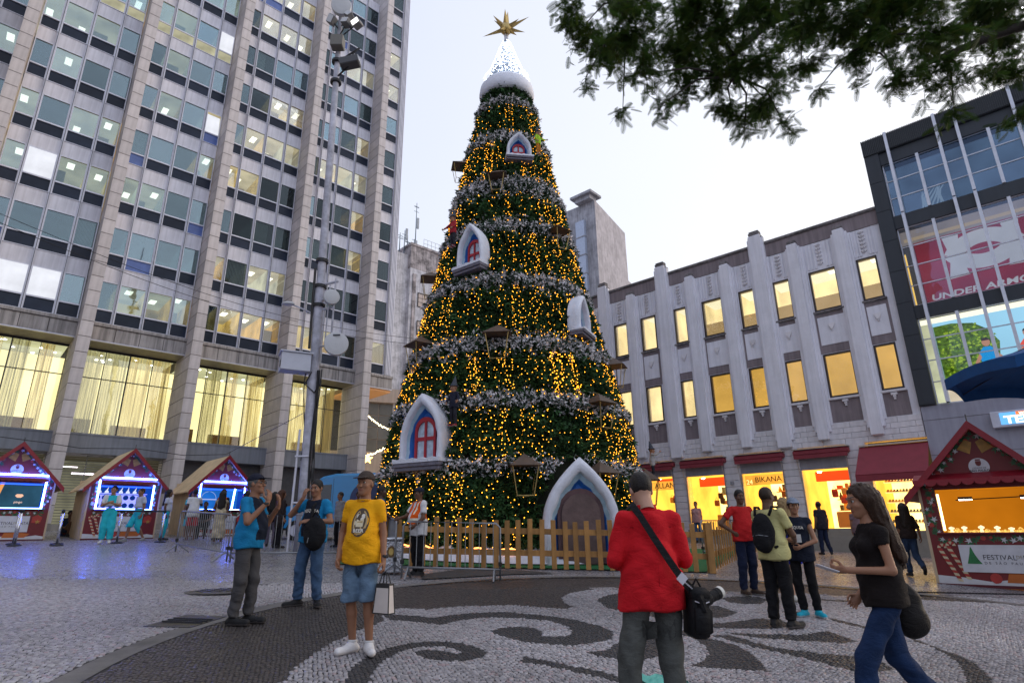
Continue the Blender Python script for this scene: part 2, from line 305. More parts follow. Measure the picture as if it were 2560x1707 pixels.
tone = rng.uniform(.58, 1.15, N_)[:, None]; pink = rng.random(N_) < .07
colr = base*tone; colr[pink & (cls == 0)] *= (1.08, .88, .86)
# worn, grubby areas of the square
colr *= (.86+.2*np.sin(X*.8+1)*np.sin(Y*1.1+X*.3))[:, None].clip(.7, 1.1)
M_SETT = M('paving_sett', (1, 1, 1), .36, var=.22, vs=22, bump=.25, bs=120, attr=True)
setp(link('paving_setts', np_mesh('paving_setts', V.reshape(-1, 3), F, [M_SETT], col=np.repeat(colr, 8, 0))), kind='stuff')
wedge = [(-5.3, 4.9), (6.0, 4.9), (11.2, 11.6), (-11.2, 11.6)]
M_BED = M('sand_bed', (.045, .042, .043), .9, var=.3)
sheet('paving_bed', [(-.9*4.9-.3, 4.9), (.9*4.9+.3, 4.9), (.9*11.2+.3, 11.2), (-.9*11.2-.3, 11.2)], .016, M_BED)
# manhole and hatches
M_IRON = M('cast_iron', (.03, .03, .034), .35, metal=.6, var=.3, vs=12, bump=.4, bs=60)
x, y = -4.75, 10.3
mh = thing('manhole_cover', (x, y, G(x, y)+.02), 0, 'round dark iron manhole cover set in the pale mosaic paving', 'manhole cover')
b = MB(); b.lathe([(.52, 0), (.52, .012), (.47, .014), (.46, .008)], n=40); b.build('rim', M_CONC, mh)
b = MB(); b.lathe([(.455, 0), (.455, .014), (.42, .018), (.0, .018)], n=40)
for i in range(-5, 6):
    for j in range(-5, 6):
        if i*i+j*j < 26 and (i+j) % 2 == 0: b.box(i*.075-.02, i*.075+.02, j*.075-.02, j*.075+.02, .018, .024)
b.build('lid', M_IRON, mh)
ha = thing('hatch_cover', (0, 0, 0), 0, 'rectangular dark metal utility hatch beside the grey kerb strip', 'hatch cover')
HP = [(-4.3, 7.5), (-4.2, 8.25), (-3.66, 8.2), (-3.75, 7.5)]
def slab(poly, h0, h1, name, mat, parent):
    n = len(poly); b = MB(); b.v = [(x, y, G(x, y)+h0) for x, y in poly]+[(x, y, G(x, y)+h1) for x, y in poly]
    b.f = [tuple(range(n, 2*n))]+[(i, (i+1) % n, n+(i+1) % n, n+i) for i in range(n)]; b.m = [0]*(n+1); return b.build(name, mat, parent)
slab(HP, .016, .030, 'plate', M_IRON, ha)
cx_, cy_ = sum(p[0] for p in HP)/4, sum(p[1] for p in HP)/4
for t in (.35, .5, .65):
    a = [HP[0][i]*(1-t)+HP[1][i]*t for i in (0, 1)]; c_ = [HP[3][i]*(1-t)+HP[2][i]*t for i in (0, 1)]
    bb = MB(); bb.tube([(a[0]*.9+cx_*.1, a[1]*.9+cy_*.1, G(*a)+.034), (c_[0]*.9+cx_*.1, c_[1]*.9+cy_*.1, G(*c_)+.034)], .012, 6); bb.build('rib', M_IRON, ha)
# ------------------------------------------------------------------ office tower along the far side of the square
AZ_L = R(90-46.95)
tower = thing('office_tower', (-19.05, 25.44, 0), AZ_L, 'tall office tower with stone clad piers, aluminium windows and lit curtained lobby floor', 'office tower')
M_STONE = M('pier_stone', (.55, .505, .50), .7, var=.10, vs=2.5, orand=.09, streak=.12, bump=.15, bs=70)
M_JOINT = M('pier_joint', (.13, .115, .11), .9)
M_SPAN = M('spandrel_panel', (.68, .67, .735), .55, var=.08, vs=1.5, streak=.14, orand=.05)
M_ALU = M('window_aluminium', (.62, .62, .70), .38, metal=.35, var=.08)
M_LEDGE = M('ledge_stone', (.40, .37, .36), .75, var=.15, vs=2, streak=.45, bump=.2)
M_NAVY = M('opaque_dark_glass', (.018, .026, .048), .28, var=.4, vs=1.2, spec=.22, orand=.25)
M_BLUEP = M('blue_glass_panel', (.10, .16, .42), .2, var=.2)
M_BAND = M('grey_band', (.22, .235, .27), .6, var=.12, vs=1.2, streak=.15)
M_SHUT = M('roller_shutter', (.10, .10, .115), .5, metal=.5, var=.2)
M_DARK2 = M('dark_recess', (.05, .05, .052), .8)
M_FRAMED = M('dark_frame', (.03, .03, .033), .4)
G_SKY = GLASS('sky_glass', (.72, .80, .82), .15, .03, (.74, .90, 1.0), .45)
G_DARK_REFL = GLASS('dim_glass', (.60, .66, .66), .03, .03, (.7, .8, .9), .3)  # dark reflections of buildings put into the glass as dim tint and weak mirror
G_CLR = GLASS('clear_glass', (.95, .97, .95), .06, .02)
M_WHITEB = EM('lit_white_blind', (.90, .92, 1.0), .95, .1, 1.5)
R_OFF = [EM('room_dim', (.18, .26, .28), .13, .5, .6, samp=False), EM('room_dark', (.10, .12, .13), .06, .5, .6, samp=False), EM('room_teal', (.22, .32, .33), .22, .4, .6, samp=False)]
R_ON = [EM('room_warm', (1, .70, .22), .62, .55, .8, samp=False), EM('room_amber', (1, .58, .14), .55, .6, .8, samp=False), EM('room_pale', (.92, .88, .60), .52, .5, .8, samp=False)]
R_CEIL_ON = EM('room_ceiling_lit', (.95, .80, .48), .45, .4, .7, samp=False)
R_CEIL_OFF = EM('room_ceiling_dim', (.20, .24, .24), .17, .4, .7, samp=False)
E_TUBE = EM('ceiling_light', (1, .93, .72), 2.4, samp=False)
PL = [-9.95, -5.2, -.51, 4.13, 8.9, 13.71]; PW = .49; DW = 1.3
T0, FH = 13.27, 2.915
TOPK = [6, 7, 8, 9, 10, 11]
# piers, each dressed with coursed stone blocks
blk = MB(); blk.box(0, PW, 0, DW+1.35, .012, .722, bev=.012); blk_me = blk.mesh('stone_block', M_STONE)
for i, x in enumerate(PL):
    top = T0+FH*TOPK[i]-1.0; z0 = 1.0
    b = MB(); b.box(x+.012, x+PW-.012, .012, DW+1.3, .4, top); pier = b.build('pier', M_JOINT, tower)
    z = 1.96
    while z < top-.5:
        o = link('stone_block', blk_me, pier, (x, 0, z)); z += .7345
# piers' plinths
cols = [0, 1.32, 2.54, 3.74, 4.66]
W_CACHE = {}
def window_meshes(w, first, last):
    key = (round(w, 2), first, last)
    if key in W_CACHE: return W_CACHE[key]
    b = MB(); t = .045; h = 1.46; y0, y1 = -.05, .05
    b.box(0, t, y0, y1, 0, 2.12); b.box(w-t, w, y0, y1, 0, 2.12)
    b.box(t, w-t, y0, y1, 2.12-t, 2.12); b.box(t, w-t, y0-.02, y1, .63, .70); b.box(t, w-t, y0, y1, 0, .03)
    f = b.mesh('window', M_ALU)
    b = MB(); b.box(t-.01, w-t+.01, .0, .012, .69, 2.085); p = b.mesh('pane', G_SKY)
    b = MB(); b.box(t-.01, w-t+.01, .0, .012, .025, .64); q_ = b.mesh('lower_pane', M_NAVY)
    b = MB(); b.box(0, w, -.015, .06, .004, .786); s = b.mesh('spandrel_panel', M_SPAN)
    W_CACHE[key] = (f, p, q_, s); return W_CACHE[key]
rr = random.Random(11)
# which rooms are lit: (bay, floor) -> columns lit ; floor 0 is the lowest office floor
LIT = {(0, 4): [3], (1, 6): [0], (1, 5): [0, 1, 2], (1, 3): [0, 2, 3], (1, 4): [1], (2, 7): [0, 1, 2, 3], (2, 6): [0, 1, 3], (2, 5): [1], (2, 4): [1, 3],
       (2, 0): [1, 2, 3], (2, 2): [0, 1], (3, 8): [0, 1, 2, 3], (3, 7): [1, 2, 3], (3, 5): [2, 3], (3, 4): [1, 2, 3], (3, 3): [0, 1], (3, 1): [0, 2, 3], (3, 0): [1, 2, 3], (2, 3): [3], (1, 6): [0, 3],
       (4, 7): [2, 3], (4, 5): [3], (4, 4): [1, 2, 3], (4, 3): [3], (4, 2): [3], (4, 0): [0, 1, 2], (5, 8): [0], (5, 0): [0], (5, 7): [0]}
WHITE = {(1, 2): [1], (1, 0): [1, 2], (2, 6): [3], (2, 4): [3], (0, 0): [3]}
LIT[(1, 2)] = [0, 2, 3]
BLUE = {(2, 1): [1], (2, 2): [3], (2, 3): [0], (2, 4): [3], (1, 1): [0], (3, 8): [0, 1], (4, 8): [1]}
STRIP = {(2, 6): [0, 1, 2, 3], (1, 6): [2, 3]}
for i, px in enumerate(PL):
    cs = [(px+cols[k]+(.0 if k else PW), px+cols[k+1]) for k in range(4)] if i < 5 else [(px+PW+.42, px+PW+1.62)]
    if i < 5:
        nx = PL[i+1]; e = [px+PW, px+1.32, px+2.54, px+3.75, nx]; cs = [(e[k], e[k+1]) for k in range(4)]
    for k in range(TOPK[i]):
        zt = T0+FH*k
        for j, (xa, xb) in enumerate(cs):
            lit = j in LIT.get((i, k), []); f, p, q_, s = window_meshes(xb-xa-.07, 0, 0)
            w = link('window', f, tower, (xa+.035, DW, zt-2.12))
            gl = G_SKY if (i <= 2 and not lit) else (G_CLR if lit and i > 2 else G_SKY if lit else G_DARK_REFL)
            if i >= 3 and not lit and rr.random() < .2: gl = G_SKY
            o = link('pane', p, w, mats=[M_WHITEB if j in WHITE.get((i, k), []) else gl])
            if rr.random() < .05 and k > 0: o.rotation_euler = (R(-7), 0, 0)
            lp = M_NAVY
            if j in BLUE.get((i, k), []): lp = M_BLUEP
            if j in STRIP.get((i, k), []): lp = R_ON[2]
            link('lower_pane', q_, w, mats=[lp])
            link('spandrel_panel', s, tower, (xa+.035, DW, zt))
        # the room behind the glass of this bay and floor
        xa, xb = cs[0][0]-.1, cs[-1][1]; prev = None
        for j, (wa, wb) in enumerate(cs):
            lit = j in LIT.get((i, k), [])
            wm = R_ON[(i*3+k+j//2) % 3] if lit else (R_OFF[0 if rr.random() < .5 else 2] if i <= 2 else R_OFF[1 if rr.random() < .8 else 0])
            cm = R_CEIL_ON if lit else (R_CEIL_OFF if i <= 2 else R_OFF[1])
            b = MB(); d0, d1 = DW+.14, DW+3.2; za, zb = zt-2.1, zt+.1
            b.quad((wa, d1, za), (wb, d1, za), (wb, d1, zb), (wa, d1, zb)); b.quad((wa, d0, za), (wa, d1, za), (wa, d1, zb), (wa, d0, zb)); b.quad((wb, d1, za), (wb, d0, za), (wb, d0, zb), (wb, d1, zb))
            b.quad((wa, d0, zb), (wa, d1, zb), (wb, d1, zb), (wb, d0, zb), 1); b.quad((wa, d0, za), (wb, d0, za), (wb, d1, za), (wa, d1, za), 0)
            rm = b.build('room', [wm, cm], tower)
            if lit:
                for q in range(1):
                    cx = wa+(wb-wa)*rr.uniform(.25, .75); cy = rr.uniform(DW+.7, DW+2.4); b = MB(); b.box(cx-.15, cx+.15, cy-.30, cy+.30, zb-.07, zb-.03)
                    b.build('ceiling_light', E_TUBE, rm)
            if lit and rr.random() < .4:       # blind or furniture seen inside
                b = MB(); hh = rr.uniform(.3, .9); b.box(wa+.1, wa+rr.uniform(.3, .8), DW+.5, DW+.6, za, za+.7+hh); b.build('cabinet', M('office_cabinet', (.35, .28, .18), .6), rm)
            if not lit and rr.random() < .3:
                b = MB(); n = 14; x0 = wa+.08; ww = (wb-wa-.16)*rr.uniform(.4, 1)
                for q in range(n):
                    u = x0+ww*q/n; b.box(u, u+ww/n*.62, DW+.16, DW+.18, za+.6, zb)
                b.build('blind', M('vertical_blind', (.42, .44, .40), .8, orand=.3), rm)
    # mullions running the full height
    for j in range(len(cs)+1):
        x = cs[j][0] if j < len(cs) else cs[-1][1]
        if i < 5 and j in (0, len(cs)): continue
        b = MB(); b.box(x-.035, x+.035, DW-.13, DW+.06, 11.1, T0+FH*(TOPK[i]-1)+.9); b.box(x-.012, x+.012, DW-.155, DW-.131, 11.1, T0+FH*(TOPK[i]-1)+.9, 1)
        b.build('mullion', [M_ALU, M_FRAMED], tower)
# corner: drainpipe, metal end panel
b = MB(); xe = 16.35; zt = T0+FH*10+.9
b.box(xe-.55, xe, DW-.02, DW+8, 10.2, zt); b.build('corner_panel', M('corner_metal', (.42, .42, .48), .45, metal=.3, streak=.2), tower)
b = MB()
for q in range(5): b.box(xe-.5+q*.11, xe-.44+q*.11, DW-.07, DW-.02, 11.2, zt)
b.build('corner_fin', M_ALU, tower)
b = MB(); b.tube([(14.38, DW-.3, 11), (14.38, DW-.3, zt)], .05, 8)
for q in range(12): b.box(14.3, 14.46, DW-.36, DW-.1, 12+q*2.4, 12.07+q*2.4)
b.build('drainpipe', M_FRAMED, tower)
# ledge above the lobby floor
for i in range(6):
    x0, x1 = PL[i]+PW, PL[i+1] if i < 5 else 16.4
    b = MB(); b.box(x0, x1, DW-.28, DW+.3, 10.93, 11.1, bev=.02); b.build('ledge_cap', M_LEDGE, tower)
    n = 4 if i < 5 else 2
    for q in range(n):
        a, c = x0+(x1-x0)*q/n+.012, x0+(x1-x0)*(q+1)/n-.012
        b = MB(); b.box(a, c, DW-.2, DW+.3, 10.26, 10.915, bev=.01); b.build('ledge_panel', M_LEDGE, tower)
    b = MB(); b.box(x0, x1, DW-.23, DW-.12, 10.19, 10.25, bev=.01); b.build('ledge_drip', M_ALU, tower)
    if i < 5:
        b = MB(); b.box(x0, x1, DW-.12, 2.75, 10.2, 10.3); b.build('soffit', M('soffit_paint', (.30, .27, .22), .6, var=.2), tower)
b = MB(); b.box(PL[5]+PW, 16.35, DW-.1, DW+4, 10.05, 10.18); b.build('corner_soffit', M('copper_soffit', (.55, .27, .12), .5, emit=(1, .45, .15), es=.18), tower)  # warm light on the copper is put in as emission
# tall lobby windows with curtains
E_LOBBY = EM('lobby_wall', (1, .84, .40), 1.7, .28, .5, (1, 1, .6))
E_SPOT = EM('lobby_spot', (1, .97, .85), 12, samp=False)
def curtain_mat(name, col):
    if name in _MC: return _MC[name]
    m = bpy.data.materials.new(name); m.use_nodes = True; nt = m.node_tree; N = nt.nodes; L = nt.links; N.clear()
    d = N.new('ShaderNodeBsdfDiffuse'); t = N.new('ShaderNodeBsdfTranslucent'); tr = N.new('ShaderNodeBsdfTransparent')
    d.inputs[0].default_value = (*[c*.8 for c in col], 1); t.inputs[0].default_value = (*col, 1)
    x = N.new('ShaderNodeMixShader'); x.inputs[0].default_value = .72; x2 = N.new('ShaderNodeMixShader'); o = N.new('ShaderNodeOutputMaterial')
    tc = N.new('ShaderNodeTexCoord'); mp = N.new('ShaderNodeMapping'); mp.inputs['Scale'].default_value = (9, .01, .12); nz = N.new('ShaderNodeTexNoise'); nz.inputs['Scale'].default_value = 2.2; nz.inputs['Detail'].default_value = 4
    L.new(tc.outputs['Object'], mp.inputs[0]); L.new(mp.outputs[0], nz.inputs['Vector'])
    mr = N.new('ShaderNodeMapRange'); mr.inputs[1].default_value = .38; mr.inputs[2].default_value = .62; mr.inputs[3].default_value = .05; mr.inputs[4].default_value = .62
    L.new(nz.outputs['Fac'], mr.inputs[0]); L.new(mr.outputs[0], x2.inputs[0])
    L.new(d.outputs[0], x.inputs[1]); L.new(t.outputs[0], x.inputs[2]); L.new(x.outputs[0], x2.inputs[1]); L.new(tr.outputs[0], x2.inputs[2]); L.new(x2.outputs[0], o.inputs[0])
    _MC[name] = m; return m
M_CURT = curtain_mat('sheer_curtain', (.92, .80, .50)); M_CURT2 = curtain_mat('sheer_curtain_grey', (.62, .60, .46))
DG = 2.62
for i in range(5):
    x0, x1 = PL[i]+PW, PL[i+1]; z0, z1 = 5.5, 10.2; n = 4
    lw = None
    b = MB(); b.quad((x0-.2, DG+3.0, z0), (x1+.2, DG+3.0, z0), (x1+.2, DG+3.0, z1), (x0-.2, DG+3.0, z1)); b.quad((x0, DG+.1, z1+.02), (x0, DG+3.0, z1+.02), (x1, DG+3.0, z1+.02), (x1, DG+.1, z1+.02), 1)
    b.quad((x0, DG+.1, 6.0), (x1, DG+.1, 6.0), (x1, DG+3, 6.0), (x0, DG+3, 6.0), 1)
    lob = b.build('lobby_room', [E_LOBBY, EM('lobby_ceiling', (.86, .82, .46), .8, .3, .8)], tower)
    for q in range(7):
        cx, cy = x0+rr.uniform(.3, 4), DG+rr.uniform(.4, 2.6); b = MB(); b.lathe([(.075, 0), (.075, .03)], (cx, cy, z1-.06), 8); b.build('ceiling_spot', E_SPOT, lob)
    b = MB(); b.box(x0+.2, x0+1.1, DG+1.0, DG+1.6, 6.0, 6.9); b.box(x0+2.0, x1-.6, DG+1.2, DG+1.5, 6.0, 6.75); b.build('lobby_counter', M('lobby_wood', (.28, .15, .06), .5), lob)
    for q in range(n):
        a, c = x0+(x1-x0)*q/n, x0+(x1-x0)*(q+1)/n
        wf = MB(); thick = .05 if q in (0, 2) else .025
        wf.box(a-thick/2, a+thick/2, DG-.06, DG+.06, 5.9, z1); wf.box(a, c, DG-.03, DG+.03, 8.72, 8.76); wf.box(a, c, DG-.03, DG+.03, z1-.1, z1)
        w = wf.build('lobby_window', M_FRAMED, tower)
        b = MB(); b.box(a+.02, c-.02, DG, DG+.012, 5.9, 8.72); b.box(a+.02, c-.02, DG, DG+.012, 8.76, z1-.1); b.build('pane', [G_CLR], w)
        # curtain as a folded sheet, parted differently in every light
        u0, u1 = a+.03, c-.03
        if rr.random() < .35: u1 = a+(c-a)*rr.uniform(.5, .85)
        elif rr.random() < .2: u0 = a+(c-a)*rr.uniform(.2, .5)
        m_ = 60; ph = rr.uniform(0, 6); pts = []
        for s in range(m_+1):
            u = s/m_; pts.append((u0+(u1-u0)*u, DG+.24+.05*math.sin(u*38+ph)+.03*math.sin(u*91+ph*2)))
        b = MB()
        for s in range(m_): b.quad((*pts[s], 6.02), (*pts[s+1], 6.02), (*pts[s+1], z1-.05), (*pts[s], z1-.05))
        b.build('curtain', M_CURT if rr.random() < .72 else M_CURT2, w, smooth=True)
# spandrel band and the shuttered ground floor
M_GRID = M('shutter_grid', (.22, .22, .2), .5, metal=.4)
E_FLUO = EM('fluorescent_tube', (1, .85, .95), 5)
E_DEPOT = EM('depot_wall', (.62, .60, .40), .22, .6, .9)
for i in range(5):
    x0, x1 = PL[i]+PW, PL[i+1]
    b = MB(); b.box(x0, x1, DW, DG+.2, 5.02, 5.86); b.build('band_panel', M_BAND, tower)
    b = MB(); b.box(x0, x1, DW-.03, DW+.1, 5.84, 5.92); b.build('band_cap', M_BAND, tower)
    if i == 2 or i == 1:                       # lit depot behind an open grille
        b = MB(); b.quad((x0, 5, 1.9), (x1, 5, 1.9), (x1, 5, 5), (x0, 5, 5)); dep = b.build('depot_room', E_DEPOT, tower)
        for q in range(5):
            cx, cz = x0+.4+q*.85, 4.55-.28*(q % 3); b = MB(); b.box(cx-.5, cx+.5, 3.2+.3*q, 3.26+.3*q, cz, cz+.06); b.build('fluorescent_tube', E_FLUO, dep)
        b = MB()
        for q in range(26): b.box(x0, x1, DW+.62, DW+.64, 1.95+q*.12, 1.98+q*.12)
        for q in range(5): b.box(x0+q*(x1-x0)/4-.02, x0+q*(x1-x0)/4+.02, DW+.6, DW+.66, 1.2, 5.02)
        b.build('grille', M_GRID, tower)
    else:
        b = MB()
        for q in range(34):
            z = 1.9+q*.092; b.box(x0, x1, DW+.6+.012*(q % 2), DW+.66, z, z+.082)
        b.build('roller_shutter', M_SHUT, tower)
b = MB(); b.box(-10, 16.3, DW+5.2, DW+12, 0, T0+FH*11); b.build('core_wall', M_DARK2, tower)
b = MB(); b.box(-10, 14.6, -.45, DW+2, 1.3, 1.95); b.build('plinth', M('plinth_stone', (.30, .28, .25), .7, streak=.2, bump=.2), tower)
# ------------------------------------------------------------------ white art deco shop building
AZ_R = R(-42.3)
DB = (11.973, 23.079, 0)
deco = thing('deco_building', DB, AZ_R, 'white art deco building with fluted piers and lit amber windows above red awnings', 'building')
M_WH = M('white_render', (.80, .785, .84), .7, var=.07, vs=1.2, streak=.07, bump=.15, bs=50, dirt=.06)
M_WH2 = M('white_stone', (.72, .69, .71), .75, var=.08, vs=2, streak=.06, bump=.2, bs=40, orand=.05)
M_MAUVE = M('mauve_render', (.25, .205, .215), .8, var=.12, vs=2, streak=.2)
M_GRIME = M('coping_grime', (.20, .18, .18), .9, var=.5, vs=9, bump=.4, dirt=.5)
M_FRM = M('window_frame_dark', (.022, .012, .014), .4)
M_AWN = M('red_awning', (.24, .03, .045), .7, var=.15, vs=3, bump=.2, bs=200)
E_WIN = [EM('window_lit_cream', (1, .74, .36), 1.4, .22, .8), EM('window_lit_amber', (1, .55, .12), .80, .2, .7)]
E_WINP = EM('window_panel_tan', (.80, .52, .24), .60, .08, 1.5)
E_WCEIL = EM('window_ceiling', (1, .87, .58), 1.35, .05, 1)
# wall slabs: built as strips between the window openings
WX = [(-9.0, -8.2), (-7.43, -6.59), (-5.62, -4.95), (-4.17, -3.19), (-2.42, -1.72), (-.93, -.21), (.56, 1.6), (2.34, 3.06)]
UP, LO = (9.83, 11.57), (6.28, 8.02)
XL, XR = -14.0, 3.37
b = MB(); e = XL
for a, c in WX: b.box(e, a, 0, .35, 4.45, 13.5); e = c
b.box(e, XR, 0, .35, 4.45, 13.5)
for a, c in WX:
    b.box(a, c, .002, .35, 4.45, LO[0]); b.box(a, c, .002, .35, LO[1], UP[0]); b.box(a, c, .002, .35, UP[1], 12.82)
b.build('wall', M_WH, deco)
b = MB(); b.box(XL, XR, -.03, .4, 12.83, 13.42); b.build('parapet_band', M_MAUVE, deco)
b = MB(); b.box(XL, XR, -.10, .5, 13.42, 13.56, bev=.03); b.build('coping', M_GRIME, deco)
# coursed stone between first floor sill and the awnings
sb = {}
for r in range(4):
    z = 4.46+r*.205; x = XL+.25*(r % 2)
    while x < XR-.05:
        w = min(.78, XR-x); key = round(w, 2)
        if key not in sb: q = MB(); q.box(.006, w-.006, -.045, .01, .004, .199, bev=.006); sb[key] = q.mesh('stone_course', M_WH2)
        link('stone_course', sb[key], deco, (x, 0, z)); x += w
# mauve fields and panels
for i, (a, c) in enumerate(WX):
    for nm, z0, z1 in (('upper', 8.05, 9.70), ('lower', 5.30, 6.20)):
        b = MB(); b.box(a-.06, c+.06, -.012, .02, z0, z1); b.build('mauve_panel', M_MAUVE, deco)
    b = MB(); b.box(a+.03, c-.03, -.035, -.013, 8.38, 9.55, bev=.01); b.build('raised_panel', M_WH, deco)
    m = (a+c)/2; b = MB()                                # stepped ornament
    for (w, z0, z1, d) in ((.13, 9.16, 9.24, .03), (.10, 9.08, 9.16, .05), (.055, 9.0, 9.08, .07), (.03, 8.93, 9.0, .05)): b.box(m-w, m+w, -.035-d, -.036, z0, z1)
    b.build('ornament', M_WH2, deco)
    b = MB()
    for (w, z0, z1, d) in ((.10, 6.06, 6.14, .10), (.05, 5.98, 6.06, .08), (.035, 5.90, 5.98, .05)): b.box(m-w, m+w, -.02-d, -.013, z0, z1)
    b.build('ornament', M_WH2, deco)
    for z0, z1, up in ((*UP, 1), (*LO, 0)):
        b = MB(); t = .06
        b.box(a, a+t, -.02, .12, z0, z1); b.box(c-t, c, -.02, .12, z0, z1); b.box(a+t, c-t, -.02, .12, z1-t, z1); b.box(a+t, c-t, -.02, .12, z0, z0+t)
        w = b.build('window', M_FRM, deco)
        b = MB(); b.box(a+t-.01, c-t+.01, .03, .04, z0+t-.01, z1-t+.01); b.build('pane', G_CLR, w)
        # lit room behind
        d1 = 2.4; b = MB(); za, zb = z0-.3, z1+.35
        cream = up or i < 3
        b.quad((a-.4, d1, za), (c+.4, d1, za), (c+.4, d1, zb), (a-.4, d1, zb), 0); b.quad((a-.4, .36, zb), (a-.4, d1, zb), (c+.4, d1, zb), (c+.4, .36, zb), 1)
        b.quad((a-.4, .36, za), (a-.4, d1, za), (a-.4, d1, zb), (a-.4, .36, zb), 0); b.quad((c+.4, d1, za), (c+.4, .36, za), (c+.4, .36, zb), (c+.4, d1, zb), 0)
        rm = b.build('room', [E_WIN[0 if cream else 1], E_WCEIL if up else E_WIN[0 if cream else 1]], deco)
        if up and i >= 3: b = MB(); b.box(a+.05, c-.05, .1, .13, z0+.05, z0+.62); b.build('lower_blind', E_WINP, w)
        if not up and i >= 3: b = MB(); b.box(a+.1, c-.05, .12, .14, z0+.03, z1-.04); b.build('roller_blind', E_WIN[1], w)
        if up: b = MB(); b.box(m-.05, m+.25, .9, 1.5, zb-.06, zb-.03); b.build('ceiling_light', EM('panel_light', (1, .95, .8), 2.0, samp=False), rm)
        b = MB(); b.box(a-.06, c+.06, -.10, .06, z0-.11, z0-.02, bev=.015); b.build('sill', M_GRIME if up else M_WH2, deco)
    # fluted frieze with a chevron strip over each upper window
    b = MB()
    for q in range(9):
        u = a-.12+(c-a+.24)*q/9
        if abs(u+.03-m) > .13: b.box(u, u+(c-a+.24)/9*.55, -.035, .0, 11.66, 12.80, bev=.01)
    b.build('fluting', M_WH, deco)
    b = MB()
    for q in range(6):
        z = 11.78+q*.165
        for sgn in (-1, 1):
            T = Matrix.Translation((m, -.03, z)) @ Matrix.Rotation(sgn*R(-38), 4, 'Y')
            b.box(0 if sgn > 0 else -.135, .135 if sgn > 0 else 0, -.03, .03, 0, .075, T=T)
    b.build('chevron_ornament', M_WH2, deco)
# piers
PX = [(-9.47, 14.0, .25, 1), (-7.83, 13.08, .2, 0), (-6.03, 14.08, .26, 1), (-4.58, 13.1, .2, 0), (-2.84, 13.16, .2, 0), (-1.33, 14.08, .26, 1), (.14, 13.14, .2, 0), (1.95, 13.18, .2, 0)]
for x, top, w, tall in PX:
    zb = 4.5 if tall else 4.66
    b = MB(); b.box(x-w, x+w, -.26, 0, zb, top-.15, bev=.04)
    b.box(x-w-.09, x-w-.002, -.17, 0, zb+.3, top-.3, bev=.02); b.box(x+w+.002, x+w+.09, -.17, 0, zb+.3, top-.3, bev=.02)
    b.box(x-w-.17, x-w-.092, -.09, 0, zb+.55, 12.8, bev=.02); b.box(x+w+.092, x+w+.17, -.09, 0, zb+.55, 12.8, bev=.02)
    p = b.build('pier', M_WH, deco)
    b = MB(); b.box(x-w+.03, x+w-.03, -.24, .05, top-.15, top, bev=.03)
    if tall: b.box(x-w-.05, x+w+.05, -.15, .1, top-.5, top-.2, bev=.03); b.box(x-w+.05, x+w-.05, -.2, .1, top, top+.08, bev=.03)
    b.build('pier_cap', M_GRIME, p)
# ground floor: stone pillars, shop openings
SH = [(-7.85, -6.38, 3.75), (-5.78, -4.0, 3.67), (-3.3, -1.58, 3.63), (-.93, .78, 3.61), (1.44, 3.3, 3.28)]
ed = [XL]+[v for s in SH for v in s[:2]]+[XR]
for q in range(0, len(ed), 2):
    a, c = ed[q], ed[q+1]
    if c-a < .1: continue
    b = MB(); b.box(a, c, .03, .5, .2, 4.45); b.build('pillar', M_WH2, deco)
    z = .72
    while z < 4.4:
        bb = MB(); bb.box(a+.005, c-.005, -.05, .03, z+.006, z+.262, bev=.008); bb.build('stone_course', M_WH2, deco); z += .268
E_SHOPW = EM('shop_wall', (1, .47, .05), 2.0, .25, .9)
E_SHOPB = EM('shop_back', (1, .70, .22), 2.9, .35, 1.6)
E_SHOPL = EM('shop_lamp', (1, .93, .72), 14)
M_RED = M('shop_red_fascia', (.55, .045, .01), .5, emit=(1, .09, .01), es=.7)
M_SHELF = M('shop_shelf', (.45, .24, .08), .5)
GOODS = [M('goods_a', (.35, .12, .03), .5), M('goods_b', (.06, .04, .03), .5), M('goods_c', (.6, .35, .1), .5), M('goods_d', (.12, .16, .3), .5), M('goods_e', (.5, .06, .04), .5)]
M_STEP = M('shop_step', (.30, .28, .24), .7, bump=.2)
M_SHUTW = M('shutter_box', (.33, .33, .37), .6, streak=.1)
M_STEEL = M('galvanised', (.55, .50, .45), .4, metal=.7)
